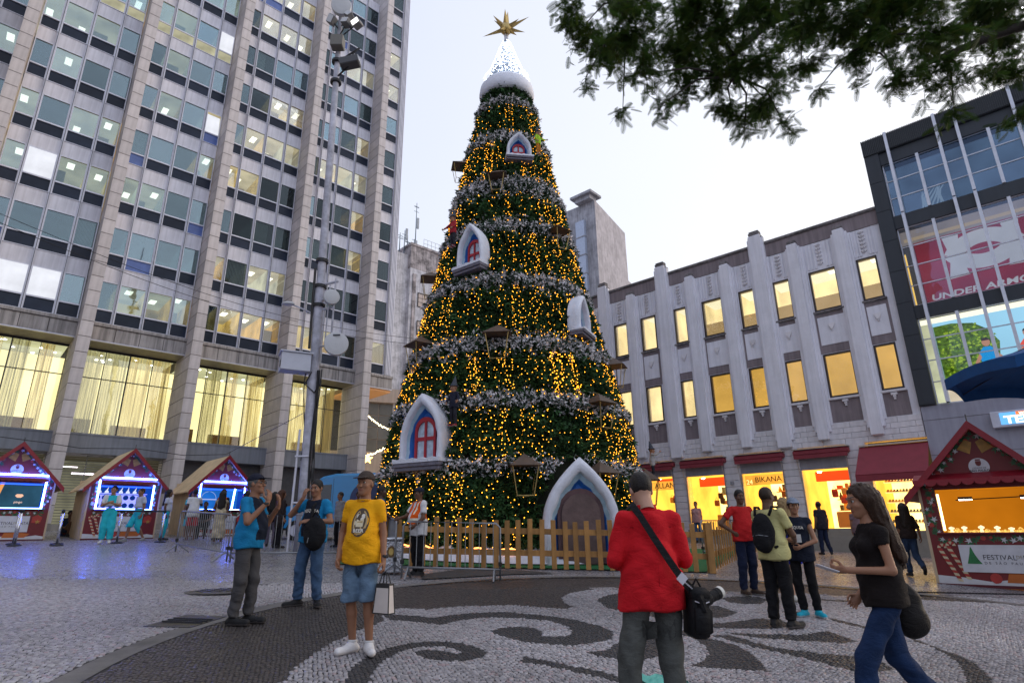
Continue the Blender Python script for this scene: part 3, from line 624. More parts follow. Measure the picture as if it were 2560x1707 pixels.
for i, (a, c, z1) in enumerate(SH):
    z0 = 1.44 if i < 4 else 1.34
    shop = MB(); d1 = 3.2
    shop.quad((a-.0, d1, z0), (c+.0, d1, z0), (c, d1, z1), (a, d1, z1), 1); shop.quad((a, .05, z1), (a, d1, z1), (c, d1, z1), (c, .05, z1), 0)
    shop.quad((a, .05, z0), (a, d1, z0), (a, d1, z1), (a, .05, z1), 0); shop.quad((c, d1, z0), (c, .05, z0), (c, .05, z1), (c, d1, z1), 0)
    shop.quad((a, .05, z0), (c, .05, z0), (c, d1, z0), (a, d1, z0), 2)
    rm = shop.build('shop_interior', [E_SHOPW, E_SHOPB, M('shop_floor', (.45, .3, .15), .3)], deco)
    b = MB(); b.box(a-.1, c+.1, -.12, .3, .3, z0); b.build('shop_step', M_STEP, deco)
    b = MB(); b.box(a-.1, c+.1, -.40, -.13, .3, z0-.26); b.build('shop_step', M_STEP, deco)
    for q in range(2):
        cx = a+(c-a)*(.3+.4*q); b = MB(); b.lathe([(.09, 0), (.09, .05)], (cx, .55+q*.5, z1-.09), 10); b.build('shop_lamp', E_SHOPL, rm)
    for q in (a-.02, c-.04):
        b = MB(); b.box(q, q+.06, -.07, .02, z0, z1); b.build('door_jamb', M_STEEL, deco)
    if i < 4:
        # rolled canopy, shutter box and tarpaulin valance
        b = MB(); b.box(a-.06, c+.06, -.03, .06, z1, 4.12); b.build('shutter_box', M_SHUTW, deco)
        aw = MB(); aw.box(a-.12, c+.14, -.34, -.02, 4.14, 4.36, bev=.05); aw.box(a-.1, c+.1, -.36, -.30, 4.02, 4.16)
        w = aw.build('awning', M_AWN, deco)
        b = MB(); b.box(a-.14, c+.16, -.37, -.02, 4.365, 4.40); b.build('awning_hood', M_STEEL, w)
        for q in (a-.02, c+.02): b = MB(); b.tube([(q, -.32, 4.1), (q, -.08, 3.2)], .012, 6); b.build('awning_arm', M_STEEL, w)
        b = MB(); b.box(a+.35, c-.02, .5, .62, z1-.42, z1-.05); fas = b.build('fascia_sign', M_RED, rm)
    else:
        b = MB(); b.add([(a-.2, -.03, 4.30), (c+.1, -.03, 4.30), (c+.1, -1.35, 3.22), (a-.2, -1.35, 3.22), (a-.2, -.03, 4.25), (c+.1, -.03, 4.25), (c+.1, -1.33, 3.18), (a-.2, -1.33, 3.18)],
                        [(3, 2, 1, 0), (4, 5, 6, 7), (0, 1, 5, 4), (1, 2, 6, 5), (2, 3, 7, 6), (3, 0, 4, 7)])
        b.box(a-.2, c+.1, -1.36, -1.33, 2.98, 3.19)
        w = b.build('awning', M_AWN, deco)
        b = MB(); b.box(a-.2, c+.1, -.12, -.0, 4.31, 4.36); b.build('awning_hood', M_STEEL, w)
        for q in (a-.1, c): b = MB(); b.tube([(q, -.05, 3.3), (q, -1.3, 3.2)], .014, 6); b.build('awning_arm', M_STEEL, w)
    # shelves and goods
    nsh = 5 if i == 4 else 4; dd = 1.0 if i == 4 else 2.2
    for q in range(nsh):
        z = z0+.28+q*(.36 if i == 4 else .42)
        sh = MB(); sh.box(a+(.15 if i == 4 else .55), c-.05, dd, dd+.28, z-.03, z); so_ = sh.build('shelf', M_SHELF if i < 4 else M('glow_shelf', (.8, .6, .3), .5, emit=(1, .75, .3), es=.8), rm)
        x = a+(.2 if i == 4 else .6)
        while x < c-.2:
            if i == 4:
                g = MB(); g.box(x, x+.07, dd-.02, dd+.2, z+.002, z+.05, bev=.015); g.box(x+.005, x+.065, dd+.1, dd+.2, z+.05, z+.10, bev=.015); g.build('shoe', GOODS[rr.randrange(5)], so_); x += .10
            else:
                ww, hh = rr.uniform(.08, .2), rr.uniform(.10, .32); g = MB()
                if rr.random() < .4: g.lathe([(ww*.4, 0), (ww*.5, hh*.4), (ww*.2, hh*.8), (ww*.22, hh)], (x+ww/2, dd+.12, z), 8)
                else: g.box(x, x+ww, dd, dd+.2, z+.002, z+hh, bev=.01)
                g.build('merchandise', GOODS[rr.randrange(5)], so_); x += ww+rr.uniform(.02, .12)
    if i < 4:                                   # hanging bags and a low counter near the door
        for q in range(4):
            x = a+.55+rr.uniform(0, c-a-.9); z = z1-.55-rr.uniform(.1, .5); g = MB(); g.box(x, x+.2, .9, 1.0, z-.25, z, bev=.03); g.tube([(x+.03, .95, z), (x+.1, .95, z+.13), (x+.17, .95, z)], .008, 5)
            g.build('hanging_bag', GOODS[rr.randrange(5)], rm)
        g = MB(); g.box(a+.7, c-.3, 1.2, 1.6, z0+.02, z0+.62, bev=.02); g.build('counter', M_SHELF, rm)
M_SIGNY = EM('sign_letter', (1, .75, .25), 1.6)
M_SIGNK = M('sign_dark_letter', (.10, .02, .01), .5)
text('ALLAN', .33, (-7.05, .3, 3.38), M_SIGNK, deco, .01)
text('BIKANA', .30, (-2.35, .3, 3.38), M_SIGNK, deco, .01)
text('24', .26, (-3.1, .25, 3.3), M_SIGNY, deco, .01)
b = MB(); b.box(-7.85, -6.4, .34, .38, 3.2, 3.58); b.box(-3.3, -1.6, .34, .38, 3.18, 3.58); b.build('sign_panel', EM('sign_backlight', (1, .42, .05), 1.1, .3, 2), deco)
b = MB(); b.box(-3.74, -3.42, -.09, -.05, 2.82, 3.0); b.build('notice', M('notice_paper', (.7, .68, .66), .6), deco)
b = MB(); b.box(-3.78, -3.64, -.11, -.05, 3.22, 3.36); b.build('junction_box', M('box_grey', (.3, .3, .32), .5), deco)
# downpipe at the far end and side wall
b = MB(); b.tube([(-9.95, -.12, 4.5), (-9.95, -.12, 12.6)], .06, 8); b.build('downpipe', M_WH2, deco)
b = MB(); b.box(XL, XR, 5.5, 12, .2, 12.4); b.build('core_wall', M_DARK2, deco)

# ------------------------------------------------------------------ dark glass sportswear store
ua = thing('glass_store', (DB[0], DB[1], 0), AZ_R, 'dark framed glass fronted sportswear store with long white mullions and a red banner', 'store')
M_CHAR = M('charcoal_panel', (.022, .028, .038), .5, var=.15, vs=1.2, streak=.12, orand=.1)
M_CORR = M('corrugated_charcoal', (.024, .028, .034), .5, var=.2)
M_FIN = M('white_mullion', (.70, .72, .80), .4, metal=.1)
M_LWALL = M('lilac_render', (.34, .34, .41), .7, var=.06, streak=.08)
b = MB(); b.box(3.38, 3.88, -.18, .8, 5.52, 15.75); ua_p = b.build('charcoal_pier', M_CHAR, ua)
for q in range(8):
    z = 5.55+q*1.27; bb = MB(); bb.box(3.39, 3.87, -.20, -.178, z+.008, z+1.262); bb.build('cladding_panel', M_CHAR, ua_p)
b = MB()
for q in range(150): b.box(3.38+q*.06, 3.38+q*.06+.034, -.26, -.19, 15.70, 16.42)
b.box(3.38, 12.4, -.2, .8, 15.68, 16.42); b.build('corrugated_parapet', M_CORR, ua)
for z0, z1 in ((15.15, 15.67), (12.33, 12.86), (8.69, 9.18)):
    b = MB(); b.box(3.86, 12.4, -.12, .6, z0, z1); b.build('charcoal_band', M_CHAR, ua)
b = MB(); b.box(3.40, 12.4, -.1, .6, .1, 5.50); b.build('rendered_wall', M_LWALL, ua)
for z in (3.8, 5.0):
    b = MB(); b.box(3.4, 12.4, -.108, -.098, z, z+.012); b.build('wall_joint', M_JOINT, ua)
G_UA = GLASS('store_glass', (.88, .90, .93), .045, .02, (.55, .7, 1.0), .22); G_UA2 = GLASS('store_glass_lit', (.97, .97, .97), .02, .02, (.6, .75, 1), .12)
XM = [3.9, 4.24, 5.08, 5.84, 6.45, 7.27, 8.07, 8.9, 9.7, 10.5, 11.3, 12.3]
for (z0, z1, nt_, gl, nm) in ((12.88, 15.15, 3, G_UA, 'upper'), (9.20, 12.32, 4, G_UA, 'middle'), (5.54, 8.68, 4, G_UA2, 'lower')):
    for q in range(len(XM)-1):
        a, c = XM[q], XM[q+1]; n = nt_
        w = MB()
        for r in range(n+1): w.box(a+.02, c-.02, -.03, .03, z0+(z1-z0)*r/n-.018, z0+(z1-z0)*r/n+.018)
        w.box(a, a+.04, -.03, .03, z0, z1); wo_ = w.build('window_bay', M_FIN, ua)
        for r in range(n):
            b = MB(); b.box(a+.02, c, .0, .01, z0+(z1-z0)*r/n+.018, z0+(z1-z0)*(r+1)/n-.018); b.build('pane', gl, wo_)
    for x, full in ((4.24, 1), (5.08, 0), (5.85, 1), (6.45, 1), (7.27, 0), (8.08, 1)):
        b = MB(); top = 16.42 if full and z0 > 12 else (z1+.51 if full else z1)
        b.box(x-.05, x+.05, -.34 if full else -.16, -.04 if full else -.031, z0-(0 if z0 > 6 else -.0), top)
        if full: b.box(x-.03, x+.03, -.30, -.12, z0, z0)
        b.build('long_mullion' if full else 'short_mullion', M_FIN, ua)
# behind the glass: faint upper graphic, the red banner, the bright poster
E_UP = EM('upper_room', (.10, .17, .27), .5, .35, .8, samp=False)
b = MB(); b.quad((3.9, .5, 12.8), (12.3, .5, 12.8), (12.3, .5, 15.2), (3.9, .5, 15.2)); ur = b.build('upper_graphic_wall', E_UP, ua)
E_PALE = EM('pale_graphic', (.30, .42, .55), .55, samp=False)
b = MB()
for q in range(9):
    t = q/9; x0 = 4.75+t*.75; pts = [(x0+.08*math.sin(k*1.1+q), .46, 12.95+k*.21+.1*t) for k in range(5)]; b.tube([(p[0]+.25*(j/4)**2, p[1], p[2]) for j, p in enumerate(pts)], [.012, .03, .04, .03, .01], 5)
b.build('pale_graphic', E_PALE, ur)
E_BAN = EM('banner_red', (.34, .02, .035), .62, .25, .5, samp=False); E_BANW = EM('banner_white', (.62, .62, .66), .62, .1, 1, samp=False); E_BANT = EM('banner_top', (.42, .36, .34), .5, .2, 1, samp=False); E_GOLD = EM('cove_light', (1, .62, .12), 1.2, samp=False); E_TAN = EM('cove_line', (.66, .5, .32), .55, samp=False)
b = MB(); b.quad((4.27, .35, 9.15), (12.3, .35, 9.15), (12.3, .35, 11.75), (4.27, .35, 11.75)); ban = b.build('banner', E_BAN, ua)
b = MB(); b.quad((3.9, .4, 11.76), (12.3, .4, 11.76), (12.3, .4, 12.4), (3.9, .4, 12.4)); b.build('ceiling_zone', E_BANT, ua)
b = MB(); b.box(4.0, 12.3, .3, .33, 11.86, 11.98); b.build('cove_line', E_TAN, ua)
b = MB(); b.box(3.93, 3.98, .1, .14, 9.25, 11.3); b.build('cove_light', E_GOLD, ua)
# interlocked arcs emblem
def arcpoly(cx, cz, r0, r1, a0, a1, n=18):
    return [(cx+r0*math.cos(R(a0+(a1-a0)*k/n)), cz+.9*r0*math.sin(R(a0+(a1-a0)*k/n))) for k in range(n+1)]+[(cx+r1*math.cos(R(a1+(a0-a1)*k/n)), cz+.9*r1*math.sin(R(a1+(a0-a1)*k/n))) for k in range(n+1)]
b = MB()
for sgn, cz in ((1, 10.25), (-1, 11.45)):
    b.prism([(6.22+(x-6.22), z) for x, z in arcpoly(6.25, 10.9+.42*sgn, 1.28, .70, (25 if sgn < 0 else 205), (155 if sgn < 0 else 335))][::1], .33-.006*sgn, .345)
for sx in (-1, 1):
    b.prism([(6.25+sx*.55, 10.05), (6.25+sx*1.15, 10.02), (6.25+sx*1.0, 10.75), (6.25+sx*.72, 10.85)][::sx], .334, .346)
    b.prism([(6.25+sx*.60, 11.70), (6.25+sx*1.12, 11.72), (6.25+sx*1.0, 11.0), (6.25+sx*.72, 10.92)][::-sx], .334, .346)
b.build('emblem', E_BANW, ban)
text('UNDER ARMOUR', .31, (4.42, .32, 9.46), E_BANW, ban, .004, ax='LEFT', sx=1.42, shear=.12, bold=.008)
# bright poster of runners under trees
E_PSKY = EM('poster_sky', (.36, .72, .95), .95, .06, .6); E_PTREE = EM('poster_tree', (.10, .20, .015), .7, .75, 9); E_PTREE2 = EM('poster_tree_light', (.30, .46, .03), .8, .7, 9); E_PROAD = EM('poster_road', (.80, .68, .50), .85, .12, 2); E_PTOP = EM('poster_cove', (1, .97, .72), 1.3)
b = MB(); b.quad((4.2, .45, 5.5), (12.3, .45, 5.5), (12.3, .45, 8.7), (4.2, .45, 8.7)); po = b.build('poster', E_PSKY, ua)
b = MB(); b.quad((3.89, .3, 5.5), (4.2, .3, 5.5), (4.2, .3, 8.7), (3.89, .3, 8.7)); b.build('poster_return', EM('poster_edge', (.75, .78, .5), .8, .3, 1.2), ua)
b = MB(); b.box(3.9, 12.3, .25, .3, 8.5, 8.68); b.build('cove_light', E_PTOP, ua)
tp = [(4.25, 6.2), (4.7, 6.05), (5.4, 6.3), (5.9, 6.9), (6.0, 7.5), (5.75, 8.0), (5.4, 8.3), (4.8, 8.42), (4.25, 8.4)]
b = MB(); b.prism(tp, .435, .447); b.build('printed_tree', E_PTREE, po)
b = MB()
for q in range(230):
    x, z = rr.uniform(4.3, 5.95), rr.uniform(6.1, 8.3)
    if x > 5.5 and z > 7.8: continue
    b.prism([(x+rr.uniform(.015, .07)*math.cos(k*2*PI/6), z+rr.uniform(.015, .06)*math.sin(k*2*PI/6)) for k in range(6)], .427, .433)
b.build('printed_leaf', E_PTREE2, po, kind='stuff')
b = MB(); b.prism([(4.25, 5.5), (8, 5.5), (8, 6.1), (5.4, 6.25), (4.25, 6.1)], .42, .426); b.build('printed_road', E_PROAD, po)
def runner(x, z, top, skin, k):
    b = MB(); b.prism([(x-.22, z), (x+.2, z), (x+.24, z+.45), (x+.1, z+.62), (x-.1, z+.62), (x-.26, z+.42)], .405, .415, 0)
    b.prism([(x+.12*math.cos(q*PI/5)-.0, z+.78+.15*math.sin(q*PI/5)) for q in range(10)], .400, .410, 1)
    b.prism([(x+.12*math.cos(q*PI/5), z+.84+.10*math.sin(q*PI/5)) for q in range(0, 6)], .396, .399, 2)
    b.prism([(x-.24, z+.42), (x-.42, z+.1), (x-.34, z+.02), (x-.2, z+.28)], .404, .412, 1); b.prism([(x+.22, z+.4), (x+.2, z+.25), (x+.36, z+.05), (x+.44, z+.12)], .404, .412, 1)
    b.build('printed_runner', [EM('runner_top%d' % k, top, .8), EM('runner_skin', skin, .8), EM('runner_hair', (.05, .03, .03), .8)], po)
runner(5.62, 6.75, (.01, .35, .85), (.55, .28, .18), 1); runner(6.75, 6.85, (.95, .10, .04), (.60, .32, .2), 2)
# small projecting sign box
sg = MB(); sg.box(5.27, 7.4, -.32, -.11, 4.5, 5.02, bev=.02); sgn = sg.build('sign_box', M('sign_box_white', (.62, .63, .72), .5), ua)
b = MB(); b.box(5.5, 7.2, -.335, -.322, 4.58, 4.96); b.build('sign_face', EM('sign_blue', (.16, .50, 1), 1.2), sgn)
b = MB(); b.box(5.92, 7.2, -.345, -.336, 4.82, 4.96); b.build('sign_strip', EM('sign_orange', (1, .25, .08), 1.2), sgn)
E_SW = EM('sign_white', (1, 1, 1), 1.8)
text('TEN', .34, (5.60, -.348, 4.71), E_SW, sgn, .004, ax='LEFT', sx=1.25, bold=.012)
text('W', .12, (6.0, -.35, 4.89), E_SW, sgn, .003, ax='LEFT', bold=.004)
b = MB(); b.box(3.4, 12.4, 3, 8, .1, 15.6); b.build('core_wall', M_DARK2, ua)
# ------------------------------------------------------------------ buildings seen between and behind
M_WEATH = M('weathered_concrete', (.80, .78, .82), .9, var=.18, vs=.35, dirt=.36, streak=.22, bump=.3, bs=6)
M_WEATH2 = M('weathered_top', (.62, .55, .55), .9, var=.3, vs=.8, dirt=.65, streak=.4, bump=.3, bs=8)
M_ANT = M('antenna_metal', (.10, .14, .18), .5, metal=.4)
M_ANT2 = M('antenna_panel', (.45, .48, .52), .5)
bg = thing('weathered_block', (-10.45, 56.2, 0), AZ_L, 'old weathered concrete block with stained walls, rooftop antennas and a column of small windows', 'building')
b = MB(); b.box(0, 3.7, 0, 9, 0, 27.6); b.box(.0, 3.72, .02, 9, 27.6, 30.2, 1); b.build('wall', [M_WEATH, M_WEATH2], bg)
b = MB(); b.box(3.7, 9, .6, 9, 0, 26.2); b.build('wall', M_WEATH, bg)
b = MB(); b.box(-.12, 3.85, -.12, 9, 30.2, 30.45); b.build('roof_coping', M_WEATH2, bg)
b = MB(); b.box(.3, .7, -.12, 0, 1, 27); b.build('duct', M_WEATH2, bg)
M_BGW = M('old_window', (.45, .38, .36), .4, var=.4, vs=6, emit=(1, .75, .6), es=.12)
for q in range(7):
    z = 23.6-q*3.05; f = MB(); f.box(1.0, 2.55, -.10, -.02, z-.1, z+1.45); w = f.build('window', M_JOINT, bg)
    for r in range(3):
        for t in range(3): p = MB(); p.box(1.06+r*.49, 1.5+r*.49, -.13, -.101, z+t*.47-.04, z+t*.47+.36); p.build('pane', M_BGW, w)
f = MB(); f.box(4.3, 5.2, .52, .6, 22.4, 24.4); f.build('window', M_DARK2, bg)
f = MB(); f.box(-.05, .0, 1.3, 2.2, 25.2, 25.6); f.build('vent', M_DARK2, bg)
b = MB(); b.box(-4.4, .0, .5, 9, 0, 29.2); b.build('wall', M_WEATH, bg)
rs = random.Random(5)
an = thing('antenna_cluster', (-10.45, 56.2, 30.45), AZ_L, 'cluster of masts and phone antennas on the roof of the weathered block', 'antennas')
for q in range(16):
    x, y, h = rs.uniform(-3.3, 3.4), rs.uniform(.4, 3.5), rs.uniform(1.0, 2.6)
    if q == 0: x, y, h = 1.1, 1, 5.6
    z0 = 0 if x > -.1 else -1.2
    b = MB(); b.tube([(x, y, z0), (x, y, h)], [.06, .03], 6); m_ = b.build('mast', M_ANT, an)
    if q % 2 == 0: p = MB(); p.box(x+.12, x+.34, y-.08, y+.08, h*.45, h*.45+1.3 if h > 1.8 else h*.9, bev=.02); p.build('panel_antenna', M_ANT2, m_)
    for k in range(3):
        z = h*rs.uniform(.4, .95); p = MB(); p.tube([(x-.3, y, z), (x+.3, y, z)], .025, 5); p.build('cross_arm', M_ANT, m_)
b = MB()
for q in range(5): b.tube([(1.6+q*.5, .1, 0), (1.6+q*.5, .1, 1.0)], .02, 5)
for z in (.5, 1.0): b.tube([(1.6, .1, z), (3.7, .1, z)], .02, 5)
b.build('railing', M_ANT2, an)
# curved grey tower behind the tree
cg = thing('curved_tower', (9.67, 60.0, 0), 0, 'grey concrete tower with a curved front, metal duct and blank stained side wall', 'building')
ZT = 37.6
left = [(-.74*t, .673*t) for t in (0, 1.6, 3.2, 4.8, 6.5, 8.2, 10)]; left = [(x-.012*t*t, y-.035*t*t*0) for (x, y), t in zip(left, (0, 1.6, 3.2, 4.8, 6.5, 8.2, 10))]
right = (.52*9.5, .855*9.5)
M_CG = M('tower_concrete', (.40, .39, .42), .85, var=.2, vs=.3, streak=.3, dirt=.3); M_CG2 = M('tower_side', (.50, .47, .50), .9, var=.15, vs=.25, streak=.25, dirt=.25)
b = MB()
for (x0, y0), (x1, y1) in zip(left[:-1], left[1:]): b.quad((x1, y1, 0), (x0, y0, 0), (x0, y0, ZT), (x1, y1, ZT))
b.quad((0, 0, 0), (*right, 0), (*right, ZT), (0, 0, ZT), 1)
top = [(x, y, ZT) for x, y in left]+[(right[0]-7, right[1]+6, ZT), (*right, ZT)]; b.add(top, [tuple(range(len(top)-1, -1, -1))])
b.build('wall', [M_CG, M_CG2], cg)
r2 = (.52*16, .855*16)
b = MB(); b.quad((*right, 0), (*r2, 0), (*r2, 31), (*right, 31)); b.add([(*right, 31), (*r2, 31), (r2[0]-4, r2[1]+4, 31), (right[0]-4, right[1]+4, 31)], [(0, 1, 2, 3)]); b.build('rear_wall', M_CG2, cg)
b = MB(); T = Matrix.Rotation(R(137.7), 4, 'Z')
b.box(-.3, 2.6, -1.0, 1.2, ZT+.5, ZT+.8, T=T); b.box(.1, 2.2, -.5, .8, ZT, ZT+.5, T=T); b.build('roof_tank', M_CG, cg)
b = MB(); b.box(1.35, 2.55, -.05, .42, 6, ZT-2.2, T=T)
duct = b.build('duct', M('duct_metal', (.42, .47, .58), .45, metal=.2, var=.1), cg)
for q in range(12): b = MB(); b.box(1.3, 2.6, -.06, .47, 8+q*2.3, 8.12+q*2.3, T=T); b.build('duct_band', M_CG, duct)
for q in range(9):
    z = ZT-4.2-q*2.75
    for xx, w in ((3.6, .9), (5.0, 1.0), (6.2, 1.0), (7.4, 1.0)):
        f = MB(); f.box(xx, xx+w, -.02, .30 if xx < 4 else .42, z, z+1.6, T=T); lit = (q == 6 and xx == 3.6)
        w_ = f.build('window', M_CG if not lit else M_CG, cg)
        for r in range(2):
            p = MB(); d = .31 if xx < 4 else .43; p.box(xx+.06, xx+w-.06, d, d+.04, z+.08+r*.76, z+.08+r*.76+.66, T=T)
            p.build('pane', EM('far_lit_pane', (1, .85, .5), 1.0) if lit else (M('far_pane', (.30, .33, .38), .25, orand=.5) if xx > 4 else M('far_louvre', (.16, .18, .22), .5)), w_)
b = MB(); b.tube([(-4.6, 4.3, ZT), (-4.6, 4.3, ZT+2.8)], .05, 6); b.build('mast', M_ANT2, cg)
# low beige building closing the street
M_BEIGE = M('beige_render', (.56, .46, .40), .8, var=.08, vs=1, streak=.1); M_GREYG = M('grey_glass', (.17, .17, .165), .3, var=.3, vs=.6, orand=.2)
lo = thing('low_building', (-11.5, 41.0, 0), R(20), 'low beige corner building with grey glazed upper floor beside the tree', 'building')
b = MB(); b.box(-3, 8, 0, 8, 1.0, 5.3); b.box(-3, 8, -.3, 8, 5.3, 6.8); b.box(-3, 8, .1, 8, 6.8, 10.3); b.box(-3, 8, -.25, 8, 10.3, 11.3); b.build('wall', M_BEIGE, lo)
for q in range(11):
    for r in range(4):
        p = MB(); p.box(-2.9+q*1.0, -1.95+q*1.0, .05, .09, 6.85+r*.86, 7.66+r*.86); p.build('pane', M_GREYG, lo)
for q in range(5): b = MB(); b.box(-2.95+q*2.0, -2.8+q*2.0, -.02, .05, 6.8, 10.3); b.build('mullion', M_WH2, lo)
E_LOW = EM('low_shop_glow', (.75, .34, .16), .35, .5, 1.2)
for q in range(10): p = MB(); p.box(-2.8+q*1.0, -1.9+q*1.0, -.05, -.01, 2.4, 5.2); p.build('shop_pane', E_LOW if q % 3 else M_DARK2, lo)
b = MB(); b.box(-3, 8, -.1, -.055, 2.3, 2.45); b.box(-3, 8, -.1, -.055, 3.6, 3.7); b.build('transom', M_JOINT, lo)
# fairy lights strung along its parapet
E_FAIRY = EM('fairy_light', (1, .82, .45), 9); E_FAIRY2 = EM('fairy_star', (1, .6, .15), 6)
for (a, c, nm) in (((-9.3, 37, 8.6), (-7.0, 37, 7.4), 'strung up towards the tree'), ((-9.1, 37, 6.0), (-6.9, 37, 7.4), 'strung down towards the tower corner'), ((-9.3, 38, 5.1), (-6.9, 38, 4.2), 'hanging low across the street mouth')):
    fs = thing('fairy_light_string', a, 0, 'string of warm white fairy lights '+nm, 'light string', 'fairy lights across the street'); a_, c_ = Vector((0, 0, 0)), Vector(c)-Vector(a)
    b = MB(); pts = [a_.lerp(c_, t/20)+Vector((0, 0, -.25*math.sin(PI*t/20))) for t in range(21)]; b.tube(pts, .012, 4); b.build('cable', M_FRAMED, fs)
    b = MB()
    for t in range(46): p = a_.lerp(c_, t/45)+Vector((0, rs.uniform(-.05, .05), -.25*math.sin(PI*t/45)+rs.uniform(-.06, .06))); b.lathe([(.0, -.04), (.04, 0), (.0, .04)], p, 5, cap=False)
    b.build('bulb', E_FAIRY, fs, kind='stuff')
for p in ((-9.0, 37, 5.8), (-7.0, 36.9, 7.5)):
    st = thing('star_light', p, 0, 'glowing star shaped light hung '+('low by the tower corner' if p[0] < -8 else 'high beside the tree'), 'star light', 'star lights in the street')
    b = MB(); b.prism([((.34 if k % 2 == 0 else .14)*math.sin(k*PI/5), (.34 if k % 2 == 0 else .14)*math.cos(k*PI/5)) for k in range(10)], -.05, .05); b.build('star', E_FAIRY2, st)
# ------------------------------------------------------------------ unseen blocks added behind the viewer to darken pier sides, also mirrored in glass
M_BEH = M('unseen_block_render', (.42, .40, .39), .85, var=.2, vs=.4, streak=.2); M_BEHW = M('rear_block_glass', (.03, .035, .04), .15, orand=.4)
for (x, y, rz, w, h, lb) in ((-44, -4, 70, 56, 44, 'grey office block behind the viewer mirrored in the tower windows'), (6, -34, -6, 40, 15, 'unseen broad grey block added behind the viewer to close the square')):
    t = thing('rear_block', (x, y, G(x, y)), R(rz), lb, 'building'); b = MB(); b.box(-w/2, w/2, -12, 0, -3, h); b.build('wall', M_BEH, t)
    wm = MB(); wm.box(0, 2.2, 0, .05, 0, 1.7); wm_ = wm.mesh('window', M_BEHW)
    for q in range(int(w/4)):
        for r in range(int(h/4)): link('window', wm_, t, (-w/2+1+q*4, .003, 3+r*3.6))
# ------------------------------------------------------------------ the giant Christmas tree
AX = (-.1, 20.3); TZ = G(*AX)
TR = thing('christmas_tree', (*AX, 0), 0, 'giant conical Christmas tree with snowy garlands, golden lights and a star on top', 'christmas tree')
ZS = [.6, .9, 3.27, 5.3, 9.9, 14.3, 18.55]; RS = [4.42, 4.38, 4.13, 3.76, 2.62, 1.72, .84]
ARCH = [(-35.5, 1.5, 1.95, 3.36), (-26, 1.12, 1.62, 9.72), (13.5, .92, 1.15, 14.35), (45, 1.0, 1.3, 7.45)]
def tr(z): return np.interp(z, ZS, RS)
BANDS = [(a-.10*(a-b), b+.12*(a-b)) for a, b in [(17.83, 17.08), (15.99, 15.07), (13.81, 12.55), (11.78, 10.86), (9.58, 8.69), (7.35, 6.39), (5.42, 4.64), (3.5, 2.84)]]
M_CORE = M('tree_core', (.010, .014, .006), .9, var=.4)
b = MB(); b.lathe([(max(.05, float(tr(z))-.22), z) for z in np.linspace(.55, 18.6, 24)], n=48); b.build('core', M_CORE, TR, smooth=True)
rng = np.random.default_rng(21)
def clear(th, z):
    """true where no arch window or door stands in front of the branch tips"""
    th = (th+PI) % (2*PI)-PI
    ok = ~((np.abs(np.sin(th)*4.3+AX[0]-1.72) < 1.02*np.clip((3.45-z)/1.2, 0, 1)**.5) & (np.cos(th) > .5) & (z < 3.4))
    for dg, w, h, z0 in ARCH:
        u = (th-R(dg))*tr(z); ok &= ~((np.abs(u) < w*.54*np.clip((z0+h-z)/(.55*h), 0, 1)**.6) & (z > z0-.12*h) & (z < z0+h))
    return ok
def needles(n, zfun, out, size, colf, droop=.5, thr=None):
    """leaf sprigs of artificial branch tips scattered over the cone"""
    th = rng.uniform(-PI, PI, n); z = zfun(n); kp = clear(th, z); th, z = th[kp], z[kp]; n = len(z); r = tr(z)+out(n, th, z)
    rad = np.stack([np.sin(th), -np.cos(th), np.zeros(n)], 1); tan = np.stack([np.cos(th), np.sin(th), np.zeros(n)], 1); up = np.array([0, 0, 1.])
    P = rad*r[:, None]; P[:, 2] = z
    k = 5; V = np.zeros((n, k, 4, 3), np.float32); s = size*rng.uniform(.6, 1.35, n)
    d0 = rad*rng.uniform(.3, 1, (n, 1))+tan*rng.uniform(-.7, .7, (n, 1))+up*rng.uniform(-.9, .35, (n, 1))*droop*2
    d0 /= np.linalg.norm(d0, axis=1, keepdims=True)
    for q in range(k):
        d = d0+rng.normal(0, .62, (n, 3)); d /= np.linalg.norm(d, axis=1, keepdims=True)
        sd = np.cross(d, rng.normal(0, 1, (n, 3))); sd /= np.linalg.norm(sd, axis=1, keepdims=True)
        L = (s*rng.uniform(.7, 1.2, n))[:, None]; w = L*.17
        V[:, q, 0] = P; V[:, q, 1] = P+d*L*.45+sd*w; V[:, q, 2] = P+d*L; V[:, q, 3] = P+d*L*.45-sd*w
    F = np.arange(n*k*4).reshape(-1, 4); c = colf(n, th, z)
    c = np.repeat(c, k*4, 0)*np.repeat(rng.uniform(.7, 1.3, n*k), 4)[:, None]
    return V.reshape(-1, 3), F, c
M_NEED = M('needles', (1, 1, 1), .65, var=.1, attr=True, spec=.25)
def area_z(n):
    out = []; 
    while sum(map(len, out)) < n:
        z = rng.uniform(.75, 18.4, n); out.append(z[rng.random(n) < tr(z)/4.5])
    return np.concatenate(out)[:n]
def lump(th, z): return .07*np.sin(th*17+z*3)*np.sin(z*5.3+th*4)+.05*np.sin(th*31-z*7)
V, F, c = needles(66000, area_z, lambda n, th, z: -.10+.14*rng.random(n)+lump(th, z), .165,
    lambda n, th, z: np.array([.030, .080, .030])*(rng.uniform(.45, 1.5, n)*(1+.3*np.sin(th*9+z*4)))[:, None]+np.array([.012, .012, -.004])*rng.random((n, 1)))
setp(link('green_needles', np_mesh('green_needles', V, F, [M_NEED], col=c), TR), kind='stuff')
